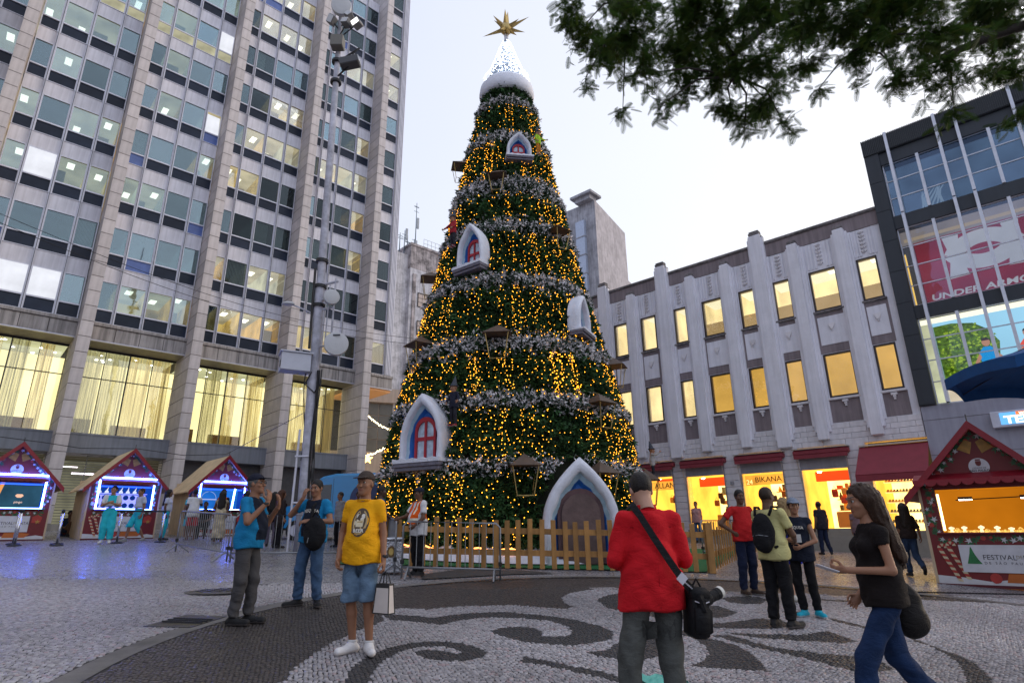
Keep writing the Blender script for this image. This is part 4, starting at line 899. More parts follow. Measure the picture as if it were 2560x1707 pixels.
for i, (zt, zb) in enumerate(BANDS):
    n = int(1100*tr((zt+zb)/2)*(zt-zb)*1.75)
    def zf(n, zt=zt, zb=zb): return zb+(zt-zb)*np.clip(.5+.30*rng.normal(0, 1, n), -.15, 1.15)
    def cf(n, th, z):
        w = rng.random(n); snow = np.stack([.74+.2*rng.random(n)]*3, 1)*np.array([1.0, .97, .99]); gr = np.array([.05, .075, .055])*rng.uniform(.5, 1.6, (n, 1))
        return np.where((w < .60)[:, None], snow, gr)
    V, F, c = needles(n, zf, lambda n, th, z, a=zt, b_=zb: .0+.17*np.sin(PI*np.clip((z-b_)/(a-b_), .05, .95))*rng.uniform(.5, 1.2, n)+.9*lump(th, z), .105, cf)
    o = link('snowy_garland', np_mesh('snowy_garland', V, F, [M_NEED], col=c), TR); setp(o, kind='stuff')
# golden bulbs on hanging strands between the garlands
E_BULB = EM('golden_bulb', (1, .37, .02), 6.5); E_BULB2 = EM('golden_bulb_soft', (1, .43, .04), 4.2)
V0 = np.array([(1, 0, 0), (0, 1, 0), (-1, 0, 0), (0, -1, 0), (0, 0, 1.2), (0, 0, -1.2)], np.float32)
F0 = np.array([(0, 1, 4), (1, 2, 4), (2, 3, 4), (3, 0, 4), (1, 0, 5), (2, 1, 5), (3, 2, 5), (0, 3, 5)])
lev = [18.4]+[x for bnd in BANDS for x in bnd]+[.95]; BV, BF, BI = [], [], []; nb = 0
GAPS = [(-60, -20, 9, 17.5), (-20, -4, 9.5, 12)]
for t in range(9):
    za, zb = lev[2*t], lev[2*t+1]
    if t == 0: continue
    r = float(tr((za+zb)/2)); ns = int(2*PI*r/.105)
    for s in range(ns):
        th = 2*PI*s/ns+rng.normal(0, .05); deg = (math.degrees(th)+180) % 360-180
        if abs(deg) > 105: continue
        dens = .5+.5*math.sin(deg*.11+t*2.1)*math.sin(deg*.043+t)
        if t in (1, 2) and -75 < deg < -5 and t == 1: dens *= .05
        if t in (3, 4) and -48 < deg < -12: dens *= .12
        if t == 5 and -20 < deg < -4: dens *= .1
        hot = t == 6 and 14 < deg < 36
        if hot: dens = 1.6
        z = za+.15
        while z > zb-.12:
            z -= rng.uniform(.05, .16) if hot else rng.uniform(.055, .19)
            if rng.random() > .16+.80*dens: continue
            a = th+rng.normal(0, .018); rr_ = float(tr(z))+.11+rng.uniform(-.02, .08)
            if not clear(np.array([a]), np.array([z]))[0]: continue
            p = np.array([math.sin(a)*rr_, -math.cos(a)*rr_, z]); sz = rng.uniform(.0085, .0165)*(1.15 if hot else 1)
            BV.append(V0*sz+p); BF.append(F0+6*nb); BI += [int(rng.random() < .45)]*8; nb += 1
setp(link('golden_bulbs', np_mesh('golden_bulbs', np.concatenate(BV), np.concatenate(BF), [E_BULB, E_BULB2], mi=BI), TR), kind='stuff')
# snow hat with icy lights, and the star
M_SNOW = M('snow_foam', (.74, .76, .84), .75, var=.10, vs=5, bump=.8, bs=24)
b = MB(); b.lathe([(.92, 18.30), (1.08, 18.33), (1.14, 18.55), (1.10, 18.85), (.95, 19.05), (.7, 19.12), (.5, 19.12)], n=40, cap=False); b.build('hat_brim', M_SNOW, TR, smooth=True)
b = MB(); b.lathe([(.80, 19.0), (.76, 19.4), (.50, 20.3), (.28, 21.0), (.13, 21.45), (.10, 21.5)], n=32); b.build('hat_cone', M('hat_silver', (.25, .29, .37), .5, var=.15, vs=6), TR, smooth=True)
E_ICE = EM('ice_bulb', (.80, .90, 1), 5.0); BV, BF = [], []; nb = 0
for q in range(900):
    z = 19.1+(21.4-19.1)*rng.random()**1.4; r = np.interp(z, [19.4, 19.6, 20.3, 21, 21.5], [.95, .78, .53, .31, .13]); a = rng.uniform(-PI, PI)
    if rng.random() < .5: a = rng.normal(.3, .8)
    BV.append(V0*rng.uniform(.014, .026)+np.array([math.sin(a)*r, -math.cos(a)*r, z])); BF.append(F0+6*nb); nb += 1
setp(link('ice_bulbs', np_mesh('ice_bulbs', np.concatenate(BV), np.concatenate(BF), [E_ICE]), TR), kind='stuff')
M_GOLD = M('gold_star', (.50, .36, .14), .35, metal=.75, var=.1)
b = MB(); b.lathe([(.09, 21.45), (.08, 21.9)], n=10); b.build('star_stem', M_SNOW, TR)
SCZ = 22.15
b = MB(); b.lathe([(.0, -.27), (.14, -.24), (.24, -.12), (.27, 0), (.24, .12), (.14, .24), (0, .27)], (0, 0, SCZ), 16, cap=False); star = b.build('star', M_GOLD, TR, smooth=True)
for (ang, tilt, L) in ((5, 0, .98), (-3, .5, .8), (62, .1, 1.15), (-42, .15, .85), (-72, .5, .62), (180, 0, .95), (166, .5, .85), (-115, .05, 1.12), (112, .15, .9), (145, .35, .85), (75, .6, .7), (-150, .7, .6)):
    d = Vector((math.sin(R(ang))*math.cos(tilt), -math.sin(tilt), math.cos(R(ang))*math.cos(tilt))); a = d.cross(Vector((0, 1, 0))).normalized(); e_ = d.cross(a)
    b = MB(); c0 = Vector((0, 0, SCZ)); vs = [c0+d*.18+(a*math.cos(k*PI/2)+e_*math.sin(k*PI/2))*.13 for k in range(4)]+[c0+d*L]
    b.add(vs, [(0, 1, 4), (1, 2, 4), (2, 3, 4), (3, 0, 4), (3, 2, 1, 0)]); b.build('star_ray', M_GOLD, star)
# ---- snow framed arch windows and the door set on the tree
M_BLUEI = M('arch_blue', (.015, .13, .48), .6, var=.25, vs=3, bump=.3, bs=12); M_PALEB = M('arch_pale', (.40, .56, .68), .65, var=.25, vs=4, bump=.3)
M_REDF = M('arch_red_frame', (.42, .02, .035), .5); M_ICEP = M('arch_ice_pane', (.50, .62, .74), .3, var=.35, vs=7); M_GREYW = M('arch_sill_wood', (.17, .16, .20), .7, var=.3, vs=8)
M_DOOR = M('arch_door_wood', (.14, .09, .085), .7, var=.3, vs=3, bump=.6, bs=9); M_DOORF = M('arch_door_rim', (.13, .07, .075), .7, var=.3, bump=.4, bs=14)
def archpts(w, h, pw, n=14, wob=0, seed=0):
    """pointed snow arch outline from bottom left over the apex to bottom right"""
    q = random.Random(seed); kz = [0, .18, .38, .55, .70, .82, .92, 1.0]; kx = [.485, .50, .495, .455, .365, .245, .12, .0]
    pts = [(-np.interp(t, kz, kx)*w, t*h) for t in np.linspace(0, 1, n+1)**.92]; pts += [(-x, z) for x, z in pts[-2::-1]]
    return [(x+q.uniform(-wob, wob), z+q.uniform(-wob, wob)*.6) for x, z in pts]
def arch_unit(w, h, loc, rz, label, door=False, seed=1):
    cat = 'fairytale door' if door else 'arched window'
    t = thing('arch_door' if door else 'arch_window', loc, rz, label, cat, None if door else 'arched windows on the tree')
    nseg = 14; o = archpts(w, h, 2.1, nseg); m_ = archpts(w*.80, h*.87, 2.1, nseg, .018*w, seed); i_ = archpts(w*.60, h*.74, 2.3, nseg, .015*w, seed+3)
    D = .34*w if not door else .5; k = len(o)
    def ring(a, ya, c_, yc, name, mat):
        b = MB(); vs = [(x, ya, z) for x, z in a]+[(x, yc, z) for x, z in c_]
        b.add(vs, [(j, j+1, k+j+1, k+j) for j in range(k-1)]); return b.build(name, mat, t, smooth=True)
    b = MB(); mid = [((x0*.55+x1*.45)*1.0, z0*.55+z1*.45) for (x0, z0), (x1, z1) in zip(o, m_)]
    vs = [(x*.97, D, z*.98) for x, z in o]+[(x, .10, z) for x, z in o]+[(x*.99, -.02, z*.995) for x, z in o]+[(x, -.09, z) for x, z in mid]+[(x, -.03, z) for x, z in m_]+[(x*.98, .10*1.0, z*.985) for x, z in m_]
    b.add(vs, [(r*k+j, r*k+j+1, (r+1)*k+j+1, (r+1)*k+j) for r in range(5) for j in range(k-1)])
    b.build('snow_frame', M_SNOW, t, smooth=True)
    ring([(x*.99, z*.99) for x, z in m_], .09, [(x*.88, z*.91) for x, z in m_], .18, 'pale_reveal', M_PALEB)
    ring([(x*.89, z*.915) for x, z in m_], .17, i_, .30, 'blue_reveal', M_BLUEI)
    b = MB(); b.prism(archpts(w*.78, h*.86, 2.1, nseg)[::-1], .29, .36); b.build('back_panel', M_BLUEI, t)
    fw, fh = w*.50, h*(.64 if not door else .74)
    def round_arch(w, h, n=12): return [(-w/2, 0)]+[(-w/2*math.cos(PI*q/n), h-w/2+w/2*math.sin(PI*q/n)) for q in range(n+1)]+[(w/2, 0)]
    if door:
        b = MB(); b.prism(round_arch(w*.60, h*.70)[::-1], .16, .285); b.build('door_rim', M_DOORF, t)
        b = MB(); b.prism(round_arch(w*.50, h*.65)[::-1], .10, .158); dl = b.build('door_leaf', M_DOOR, t)
        b = MB(); b.lathe([(0, -.04), (.04, 0), (0, .04)], (w*.19, .08, h*.30), 8, cap=False); b.build('handle', M_DOORF, dl)
    else:
        z0 = h*.02; o2, i2 = round_arch(fw, fh), round_arch(fw*.80, fh*.90); b = MB()
        n2 = len(o2); vs = [(x, .20, z+z0) for x, z in o2]+[(x, .20, z+z0) for x, z in i2]+[(x, .28, z+z0) for x, z in o2]+[(x, .28, z+z0) for x, z in i2]
        b.add(vs, [(j, n2+j, n2+j+1, j+1) for j in range(n2-1)]+[(j, j+1, 2*n2+j+1, 2*n2+j) for j in range(n2-1)]+[(n2+j, 3*n2+j, 3*n2+j+1, n2+j+1) for j in range(n2-1)])
        b.box(-fw*.045, fw*.045, .205, .27, z0, fh*.93+z0); b.box(-fw*.42, fw*.42, .21, .268, z0+fh*.46, z0+fh*.54)
        f = b.build('red_frame', M_REDF, t); b = MB(); b.prism([(x, z+z0) for x, z in i2][::-1], .255, .285); b.build('pane', M_ICEP, f)
        b = MB(); pts = [(-w*.55, -.02*h)]+[(-w*.55+w*1.1*q/14, .035*h+.012*h*math.sin(q*2.1+seed)) for q in range(15)]+[(w*.55, -.02*h)]
        b.prism(pts[::-1], -.22, .2); b.build('sill_snow', M_SNOW, t)
        for q in range(2): b = MB(); b.box(-w*.54+q*.02, w*.54-q*.02, -.20+q*.05, .3, -.075*h-.055*h*q, -.02*h-.055*h*q-.004, bev=.008); b.build('sill_board', M_GREYW, t)
    return t
def on_tree(deg, z, out=0):
    a = R(deg); r = float(tr(z))+out; return (AX[0]+math.sin(a)*r, AX[1]-math.cos(a)*r, z)
arch_unit(1.5, 1.95, on_tree(-35.5, 3.36, .22), R(-30), 'large snow framed arched window with red frame low on the tree beside the dark hatted elf', seed=2)
arch_unit(1.12, 1.62, on_tree(-26, 9.72, .2), R(-38), 'middle snow framed arched window with red frame halfway up the tree', seed=5)
arch_unit(.92, 1.12, on_tree(13.5, 14.35, .2), R(8), 'small snow framed arched window near the top of the tree', seed=8)
arch_unit(1.05, 1.3, on_tree(45, 7.45, .16), R(64), 'snow framed arched window seen nearly edge on at the side of the tree', seed=11)
dx, dy = 1.72, 15.55
arch_unit(2.0, 2.62, (dx, dy, G(dx, dy)+.05), R(6), 'big snow framed arched wooden door at the foot of the tree behind the picket fence', door=True, seed=4)
# ---- lanterns
M_LBR = M('lantern_brown', (.10, .065, .045), .6, var=.3); M_LGO = M('lantern_wire', (.45, .33, .12), .4, metal=.6)
def lantern(deg, z, s, label):
    p = on_tree(deg, z, .30); t = thing('lantern', p, R(deg), label, 'lantern', 'lanterns hung on the tree', scale=s)
    b = MB(); b.add([(-.42, -.42, 0), (.42, -.42, 0), (.42, .42, 0), (-.42, .42, 0), (0, 0, .34)], [(0, 1, 4), (1, 2, 4), (2, 3, 4), (3, 0, 4), (3, 2, 1, 0)]); b.build('roof', M_LBR, t)
    for sx, sy in ((-1, -1), (1, -1), (1, 1), (-1, 1)): b = MB(); b.tube([(sx*.34, sy*.34, 0), (sx*.22, sy*.22, -.75)], .014, 5); b.build('wire_post', M_LGO, t)
    b = MB(); q = .22; b.tube([(-q, -q, -.75), (q, -q, -.75), (q, q, -.75), (-q, q, -.75), (-q, -q, -.75)], .014, 5); b.build('base_ring', M_LGO, t)
    b = MB(); b.tube([(0, 0, .33), (0, .3, .42)], .012, 5); b.build('hook', M_LGO, t)
for d, z, s, l in ((5, 3.10, 1, 'brown roofed wire lantern low on the tree between big window and door'), (34, 2.95, 1, 'brown roofed wire lantern low on the tree just above the door arch'), (40, 5.0, .95, 'brown roofed wire lantern on the garland above the door'),
                   (-5, 7.0, 1, 'brown roofed wire lantern on the middle of the wide sixth garland'), (40, 11.25, .9, 'brown roofed wire lantern high on the shop side of the tree'), (-9, 13.35, .8, 'brown roofed wire lantern below the small top window'),
                   (-80, 10.2, .9, 'lantern hanging out from the tower side of the tree silhouette'), (-52, 7.15, 1, 'lantern glowing orange above the large window'), (-78, 15.0, .8, 'uppermost lantern hanging out from the tree silhouette'),
                   (68, 6.6, .9, 'lantern hanging out from the shop side of the tree silhouette'), (74, 2.95, 1, 'lantern low on the shop side behind the red shirted man')): lantern(d, z, s, l)
# ---- snow mounds and green mat at the foot
b = MB(); nn = 90
for q in range(nn):
    a0, a1 = -PI*.62+q*PI*1.24/nn, -PI*.62+(q+1)*PI*1.24/nn
    for (r0, r1, h0, h1) in ((5.0, 4.75, .0, .16), (4.75, 4.3, .16, .30)):
        P_ = []
        for a, r, h in ((a0, r0, h0), (a1, r0, h0), (a1, r1, h1), (a0, r1, h1)):
            hh = h*(.75+.5*math.sin(a*13)**2); x, y = math.sin(a)*r, -math.cos(a)*r; P_.append((x, y, G(AX[0]+x, AX[1]+y)+.06+hh))
        b.quad(*P_)
b.build('snow_mound', M_SNOW, TR, smooth=True)
E_ORL = EM('orange_rope_light', (1, .32, .08), 5)
b = MB()
for k in range(5):
    a0 = -PI*.4+k*.52; pts = []
    for q in range(8): a = a0+q*.045; r = 4.62+.06*math.sin(q*2); x, y = math.sin(a)*r, -math.cos(a)*r; pts.append((x, y, G(AX[0]+x, AX[1]+y)+.34+.04*math.sin(q*1.7)))
    b.tube(pts, .02, 5)
b.build('rope_light', E_ORL, TR)
mat_pts = [(-4.2, 14.75), (4.45, 14.75), (8.2, 22.5), (-5.8, 22.5)]
sheet('green_matting', mat_pts, .03, M('green_turf', (.02, .16, .05), .9, var=.2, vs=20, bump=.5, bs=200), kind='structure')
# ------------------------------------------------------------------ Christmas stalls
M_SRED = M('stall_red', (.17, .013, .016), .5, var=.15, vs=3); M_SREDT = M('stall_red_trim', (.25, .008, .02), .45)
M_SWOOD = M('stall_plywood', (.60, .46, .30), .6, var=.15, vs=2.5, streak=.1); M_SGREY = M('stall_side_grey', (.22, .20, .24), .6)
M_SGREEN = M('print_green', (.03, .13, .05), .5, var=.35, vs=7); M_SWHITE = M('print_white', (.62, .62, .64), .5); M_SBALL = M('print_red_ball', (.42, .04, .03), .5, var=.2); M_SGOLD = M('print_gold', (.42, .22, .04), .5, var=.35, vs=8)
M_BANNW = M('banner_white_cloth', (.62, .62, .66), .6); M_INK = M('print_ink', (.05, .05, .06), .6); M_INKG = M('print_ink_gold', (.35, .30, .2), .6); M_ORA = M('print_orange', (.50, .13, .02), .5, var=.15)
E_NEON = EM('blue_neon', (.08, .16, 1), 40); E_NEONC = EM('blue_neon_core', (.065, .14, 1), 42)
E_BLUEIN = EM('blue_lit_inside', (.01, .10, .75), .55, .25, 1.5); E_ORIN = EM('orange_lit_inside', (.85, .26, .01), .62, .18, .9)
def blob(x, z, r, n, q, sp=.35): return [(x+r*(1+q.uniform(-sp, sp))*math.cos(2*PI*k/n), z+r*(1+q.uniform(-sp, sp))*math.sin(2*PI*k/n)) for k in range(n)]
def leafshape(x, z, r, a): return [(x+rr*r*math.cos(a+t), z+rr*r*math.sin(a+t)) for rr, t in [(1, 0), (.35, .5), (.85, .95), (.3, 1.6), (.7, 2.2), (.3, 3.1), (.7, 4.1), (.3, 4.7), (.85, 5.35), (.35, 5.8)]]
def stall(loc, rz, s, label, neon, seed):
    q = random.Random(seed); W_, WH, PK, DP = 2.1, 1.87, 3.0, 2.3
    t = thing('market_stall', loc, rz, label, 'market stall', 'red Christmas market stalls', scale=s)
    # walls round the serving hatch (x from the left front corner)
    b = MB(); b.prism([(0, 0), (W_, 0), (W_, .97), (0, .97)], 0, .06); b.prism([(0, .97), (.24, .97), (.24, WH), (0, WH)], 0, .06); b.prism([(1.86, .97), (W_, .97), (W_, WH), (1.86, WH)], 0, .06)
    b.prism([(0, WH+.001), (W_, WH+.001), (W_/2, PK-.05)], 0, .06); b.prism([(.24, 1.80), (1.86, 1.80), (1.86, WH), (.24, WH)], .001, .06)
    b.build('front_wall', M_SRED, t)
    for x0, x1, nm, m in ((-.05, .0, 'side_wall', M_SWOOD), (W_, W_+.05, 'side_wall', M_SWOOD)):
        b = MB(); b.box(x0, x1, .0, DP, 0, WH); b.build(nm, m, t)
    b = MB(); b.box(0, W_, DP-.05, DP, 0, WH+.2); b.build('back_wall', M_SWOOD, t)
    b = MB(); b.quad((.0, DP-.06, .6), (W_, DP-.06, .6), (W_, DP-.06, WH-.02), (0, DP-.06, WH-.02)); b.quad((.01, .08, .6), (.01, DP-.06, .6), (.01, DP-.06, WH-.02), (.01, .08, WH-.02)); b.quad((W_-.01, DP-.06, .6), (W_-.01, .08, .6), (W_-.01, .08, WH-.02), (W_-.01, DP-.06, WH-.02))
    b.quad((0, .08, WH-.02), (W_, .08, WH-.02), (W_, DP-.06, WH-.02), (0, DP-.06, WH-.02))
    ins = b.build('inside_lining', E_BLUEIN if neon else E_ORIN, t)
    # roof: two boarded slopes with red trim
    ov, oy, th = .26, .28, .05; sl = math.atan2(PK-WH, W_/2); 
    for sgn in (-1, 1):
        ex = W_/2+sgn*(W_/2+ov); ez = PK-(W_/2+ov)*math.tan(sl)
        b = MB(); n = 4
        for k in range(n):
            u0, u1 = k/n, (k+1)/n; xa, xb = W_/2+(ex-W_/2)*u0, W_/2+(ex-W_/2)*u1; za, zb = PK+(ez-PK)*u0, PK+(ez-PK)*u1; e_ = .004*(k % 2)
            b.add([(xa, -oy, za+e_), (xb, -oy, zb+e_), (xb, DP+.15, zb+e_), (xa, DP+.15, za+e_), (xa, -oy, za+th), (xb, -oy, zb+th), (xb, DP+.15, zb+th), (xa, DP+.15, za+th)],
                  [(0, 1, 2, 3), (7, 6, 5, 4), (0, 4, 5, 1), (1, 5, 6, 2), (2, 6, 7, 3), (3, 7, 4, 0)])
        b.build('roof_slope', M_SWOOD if neon else M('stall_roof_red', (.36, .09, .10), .4, var=.1), t)
        b = MB(); b.add([(W_/2, -oy-.04, PK-.09), (ex, -oy-.04, ez-.09), (ex, -oy-.04, ez+th+.02), (W_/2, -oy-.04, PK+th+.02), (W_/2, -oy, PK-.09), (ex, -oy, ez-.09), (ex, -oy, ez+th+.02), (W_/2, -oy, PK+th+.02)],
                          [(0, 1, 2, 3), (7, 6, 5, 4), (0, 4, 5, 1), (1, 5, 6, 2), (2, 6, 7, 3), (3, 7, 4, 0)]); b.build('roof_trim', M_SREDT, t)
    b = MB(); b.box(W_/2-.5, W_/2+.5, DP*.2, DP*.2+.02, PK-.15, PK+.10) if False else b.tube([(W_/2, -.25, PK+.06), (W_/2, -.25, PK+.2)], .012, 5); b.build('roof_spike', M_FRAMED, t)
    # printed garland: leaves, white poinsettias, balls and bells on the gable, posts and under the hatch
    spots = [(.12+k*.095, WH+.02+k*.103+q.uniform(-.02, .03)) for k in range(10)]; spots += [(W_-x, z) for x, z in spots]
    spots += [(.12+q.uniform(-.05, .05), 1.02+k*.105) for k in range(9)]+[(1.98+q.uniform(-.05, .05), 1.02+k*.105) for k in range(9)]+[(.2+k*.155, .88+q.uniform(-.05, .03)) for k in range(12)]
    g1, w1, r1 = MB(), MB(), MB()
    for (x, z) in spots:
        for k in range(3): g1.prism(leafshape(x+q.uniform(-.05, .05), z+q.uniform(-.06, .04), q.uniform(.05, .10), q.uniform(0, 6)), -.004, -.001)
        if q.random() < .75: w1.prism(leafshape(x+q.uniform(-.05, .05), z+q.uniform(-.04, .03), q.uniform(.05, .085), q.uniform(0, 6)), -.008, -.005)
        if q.random() < .4: r1.prism(blob(x+q.uniform(-.06, .06), z+q.uniform(-.05, .05), q.uniform(.022, .045), 10, q, .05), -.012, -.009)
    g1.build('printed_leaf', M_SGREEN, t, kind='stuff'); w1.build('printed_flower', M_SWHITE, t, kind='stuff'); r1.build('printed_bauble', M_SBALL, t, kind='stuff')
    for sg in (-1, 1):
        b = MB(); x = W_/2+sg*.13; a = sg*.5; b.prism([(x+px*math.cos(a)-pz*math.sin(a), 2.62+px*math.sin(a)+pz*math.cos(a)) for px, pz in [(-.11, -.13), (.11, -.13), (.085, 0), (.06, .1), (-.06, .1), (-.085, 0)]], -.014, -.006); b.build('printed_bell', M_SGOLD, t)
    # round city badge
    b = MB(); b.prism([(W_/2+.165*math.cos(k*PI/14), 2.20+.165*math.sin(k*PI/14)) for k in range(28)], -.022, -.012); bd = b.build('badge', M_BANNW, t)
    b = MB(); b.prism([(W_/2+x, 2.27+z) for x, z in [(-.045, .04), (-.045, -.01), (-.03, -.045), (0, -.06), (.03, -.045), (.045, -.01), (.045, .04)]][::-1], -.026, -.023); b.box(W_/2-.04, W_/2+.04, -.026, -.023, 2.318, 2.345); b.build('crest', M('crest_ink', (.16, .03, .03), .6), bd)
    text('CIDADE DE', .042, (W_/2, -.027, 2.175), M_INK, bd, .001); text('SÃO PAULO', .056, (W_/2, -.027, 2.125), M_INK, bd, .001, bold=.0015)
    # cloth banner, candy canes, gingerbread and snow print at the foot
    b = MB(); b.box(.43, 1.66, -.022, -.012, .27, .76); bn = b.build('banner', M_BANNW, t)
    text('FESTIVAL', .125, (.77, -.024, .535), M_INK, bn, .001, ax='LEFT', sx=1.0); text('DE', .085, (1.265, -.024, .545), M_INKG, bn, .001, ax='LEFT', sx=.9); text('NATAL', .125, (1.365, -.024, .535), M_INK, bn, .001, ax='LEFT', sx=.84)
    text('DE SÃO PAULO', .062, (.78, -.024, .435), M_INK, bn, .001, ax='LEFT', space=1.75, sx=1.0)
    b = MB(); b.prism([(.52, .42), (.58, .60), (.60, .69), (.615, .73), (.63, .69), (.66, .59), (.70, .50), (.75, .42)][::-1], -.026, -.0225); b.build('tree_logo', M('logo_green', (.02, .17, .05), .5, var=.4, vs=14), bn)
    for (x0, zt, fl) in ((.10, .70, 0), (.24, .74, 0)):
        bw, br = MB(), MB()
        for k in range(12):
            u = k/12; x = x0+.24*u+.02; z = zt-.60*u
            (bw if k % 2 else br).prism([(x-.038, z), (x+.038, z-.012), (x+.055, z-.058), (x-.02, z-.047)][::-1], -.017, -.008)
        for k in range(5): a = PI*k/5; (br if k % 2 else bw).prism([(x0+.07+.085*math.cos(a), zt+.085*math.sin(a)), (x0+.07+.085*math.cos(a+.6), zt+.085*math.sin(a+.6)), (x0+.07+.03*math.cos(a+.6), zt+.03*math.sin(a+.6)), (x0+.07+.03*math.cos(a), zt+.03*math.sin(a))], -.017, -.008)
        bw.build('candy_cane_stripe', M('print_cream', (.6, .5, .32), .5), t, kind='stuff'); br.build('candy_cane_stripe', M_SBALL, t, kind='stuff')
    b = MB(); b.prism([(0, .05), (W_, .05), (W_, .13), (1.9, .17), (1.6, .12), (1.2, .16), (.8, .11), (.4, .17), (0, .2)][::-1], -.008, -.003); b.build('printed_snow', M_SWHITE, t)
    b = MB(); b.prism([(1.05, .10), (1.62, .10), (1.75, .22), (1.4, .26), (1.1, .255)][::-1], -.011, -.0085); b.build('printed_gingerbread', M_ORA, t)
    b = MB(); b.prism(blob(.90, .17, .09, 14, q, .03), -.017, -.012); b.build('printed_ball', M_SBALL, t)
    if neon:
        b = MB(); b.prism([(1.72, .55), (1.95, .55), (1.98, .72), (1.86, .80), (1.72, .74)][::-1], -.012, -.006); b.build('printed_hat', M_SBALL, t)
        b = MB(); b.prism(leafshape(1.86, .58, .1, .4), -.016, -.0125); b.build('printed_bow', M_SGOLD, t)
    b = MB(); b.box(-.03, W_+.03, -.03, .06, 0, .05); b.build('base_board', M('stall_base_dark', (.10, .012, .02), .6), t)
    b = MB(); b.box(.14, 1.96, -.10, .30, .955, .985, bev=.006); b.build('counter', M_SRED, t)
    # scalloped awning
    za = 2.08 if not neon else 2.02
    b = MB(); n = 11; x0, x1 = (-.05, 2.15) if not neon else (.2, 1.9)
    b.add([(x0, -.02, za+.02), (x1, -.02, za+.02), (x1, -.34, za-.10), (x0, -.34, za-.10), (x0, -.02, za), (x1, -.02, za), (x1, -.34, za-.12), (x0, -.34, za-.12)], [(3, 2, 1, 0), (4, 5, 6, 7), (0, 1, 5, 4), (1, 2, 6, 5), (2, 3, 7, 6), (3, 0, 4, 7)])
    for k in range(n):
        xa, xb = x0+(x1-x0)*k/n, x0+(x1-x0)*(k+1)/n; m = (xa+xb)/2; r = (xb-xa)/2
        b.prism([(xa, za-.11)]+[(m-r*math.cos(PI*j/6), za-.15-r*.75*math.sin(PI*j/6)) for j in range(7)]+[(xb, za-.11)], -.35, -.34)
    b.build('awning', M_SREDT if not neon else M_SRED, t)
    if neon:
        def tb(p, nm='neon_tube'):
            b = MB(); b.tube(p, .027, 8); b.tube(p, .012, 6, 1); return b.build(nm, [E_NEONC, E_NEON], t)
        xa, xb, zb, zt = .22, 1.88, .985, 2.04
        for p in ([(xa, -.05, zt), (xb, -.05, zt)], [(xa+.02, -.30, zt-.02), (xb, -.30, zt-.02)], [(xb, -.05, zt), (xb, -.30, zt-.02)], [(xa, -.05, zt), (xa, -.05, zb)], [(xb, -.05, zt-.16), (xb, -.05, zb)], [(xa, -.05, zb), (xb, -.05, zb)]): tb(p)
        E_HALO = EM('neon_wash', (.02, .08, 1), 3.2)
        b = MB(); b.box(xa+.05, xb-.05, .12, .16, 1.74, 1.78); b.build('hidden_strip', E_HALO, t)
    else:
        b = MB(); b.tube([(.26, .10, 1.02), (.26, .10, 1.72)], .02, 6); b.build('strip_light', EM('warm_strip', (1, .72, .3), 6), t)
        b = MB(); b.tube([(.45, .9, 1.62), (2.05, .9, 1.66)], .012, 6); rail = b.build('lamp_rail', M_FRAMED, t)
        for x in (.62, 1.62):
            b = MB(); b.box(x-.12, x+.12, .84, .92, 1.63, 1.68); b.build('rail_lamp', M_FRAMED, rail); b = MB(); b.box(x-.11, x+.11, .845, .90, 1.61, 1.628); b.build('lamp_glow', EM('rail_glow', (1, .95, .8), 10), rail)
    return t, ins
a_ = R(46); D44 = R(44)
dxs = (math.cos(D44), math.sin(D44))
E_NB = EM('neon_blue_glow', (.02, .12, 1), .9)
t1, i1 = stall((-16.06-1.05*dxs[0], 19.45-1.05*dxs[1], 1.35), D44, 1, 'red Christmas stall with blue neon frame and dark menu screen, cut by the picture edge', True, 1)
t2, i2 = stall((-14.34, 20.6, 1.35), D44, 1, 'red Christmas stall with blue neon frame and shelves of white gnome cutouts', True, 2)
t3, i3 = stall((-12.01-.27*dxs[0], 23.39-.27*dxs[1], 1.40), D44, 1, 'red Christmas stall with blue neon frame nearest the light pole, visitors in front', True, 3)
t4, i4 = stall((9.13, 13.72, .27), AZ_R, 1.1, 'red Christmas stall with orange lit inside and scalloped awning by the shoe shop', False, 4)
# what stands in each stall
b = MB(); b.box(.25, 1.85, .30, .34, 1.0, 1.80); s_ = b.build('menu_screen', EM('screen_dark', (.04, .13, .22), .55, .3, 2), t1)
b = MB(); b.box(.25, .62, .285, .298, 1.0, 1.80); b.build('screen_teal', EM('screen_teal', (.0, .36, .36), .6), t1); b = MB(); b.prism([(.62, 1.0), (.70, 1.0), (.86, 1.8), (.76, 1.8)][::-1], .283, .297); b.build('screen_orange', EM('screen_orange', (1, .42, .12), .9), t1)
b = MB(); b.prism([(1.18, 1.40), (1.24, 1.34), (1.34, 1.34), (1.40, 1.40), (1.36, 1.45), (1.22, 1.45)], .283, .297); b.build('screen_dish', EM('screen_peach', (1, .58, .4), 1.0), t1)
text('pingo', .10, (1.29, .282, 1.20), EM('screen_letter', (1, .7, .6), 1.1), t1, .002)
E_CUT = EM('gnome_cutout_lit', (.75, .82, 1), 1.0); M_SHW = M('lit_shelf', (.6, .6, .8), .5, emit=(.45, .45, 1), es=.55); E_HOLE = EM('round_hole_blue', (.01, .06, .45), .5)
for z in (1.0, 1.27, 1.54):
    b = MB(); b.box(.26, 1.84, .55, .75, z, z+.02); b.build('shelf', M_SHW, t2)
for k in range(7):
    x = .36+k*.215
    b = MB(); b.prism([(x-.06, 1.56), (x+.06, 1.56), (x+.055, 1.62), (x+.02, 1.65), (x+.012+.03*(k % 2), 1.77), (x-.02, 1.66), (x-.055, 1.62)], .56, .60); b.build('gnome_cutout', E_CUT, t2)
b = MB(); b.box(.26, 1.84, .77, .79, 1.02, 1.52); pnl = b.build('hole_panel', M_SHW, t2)
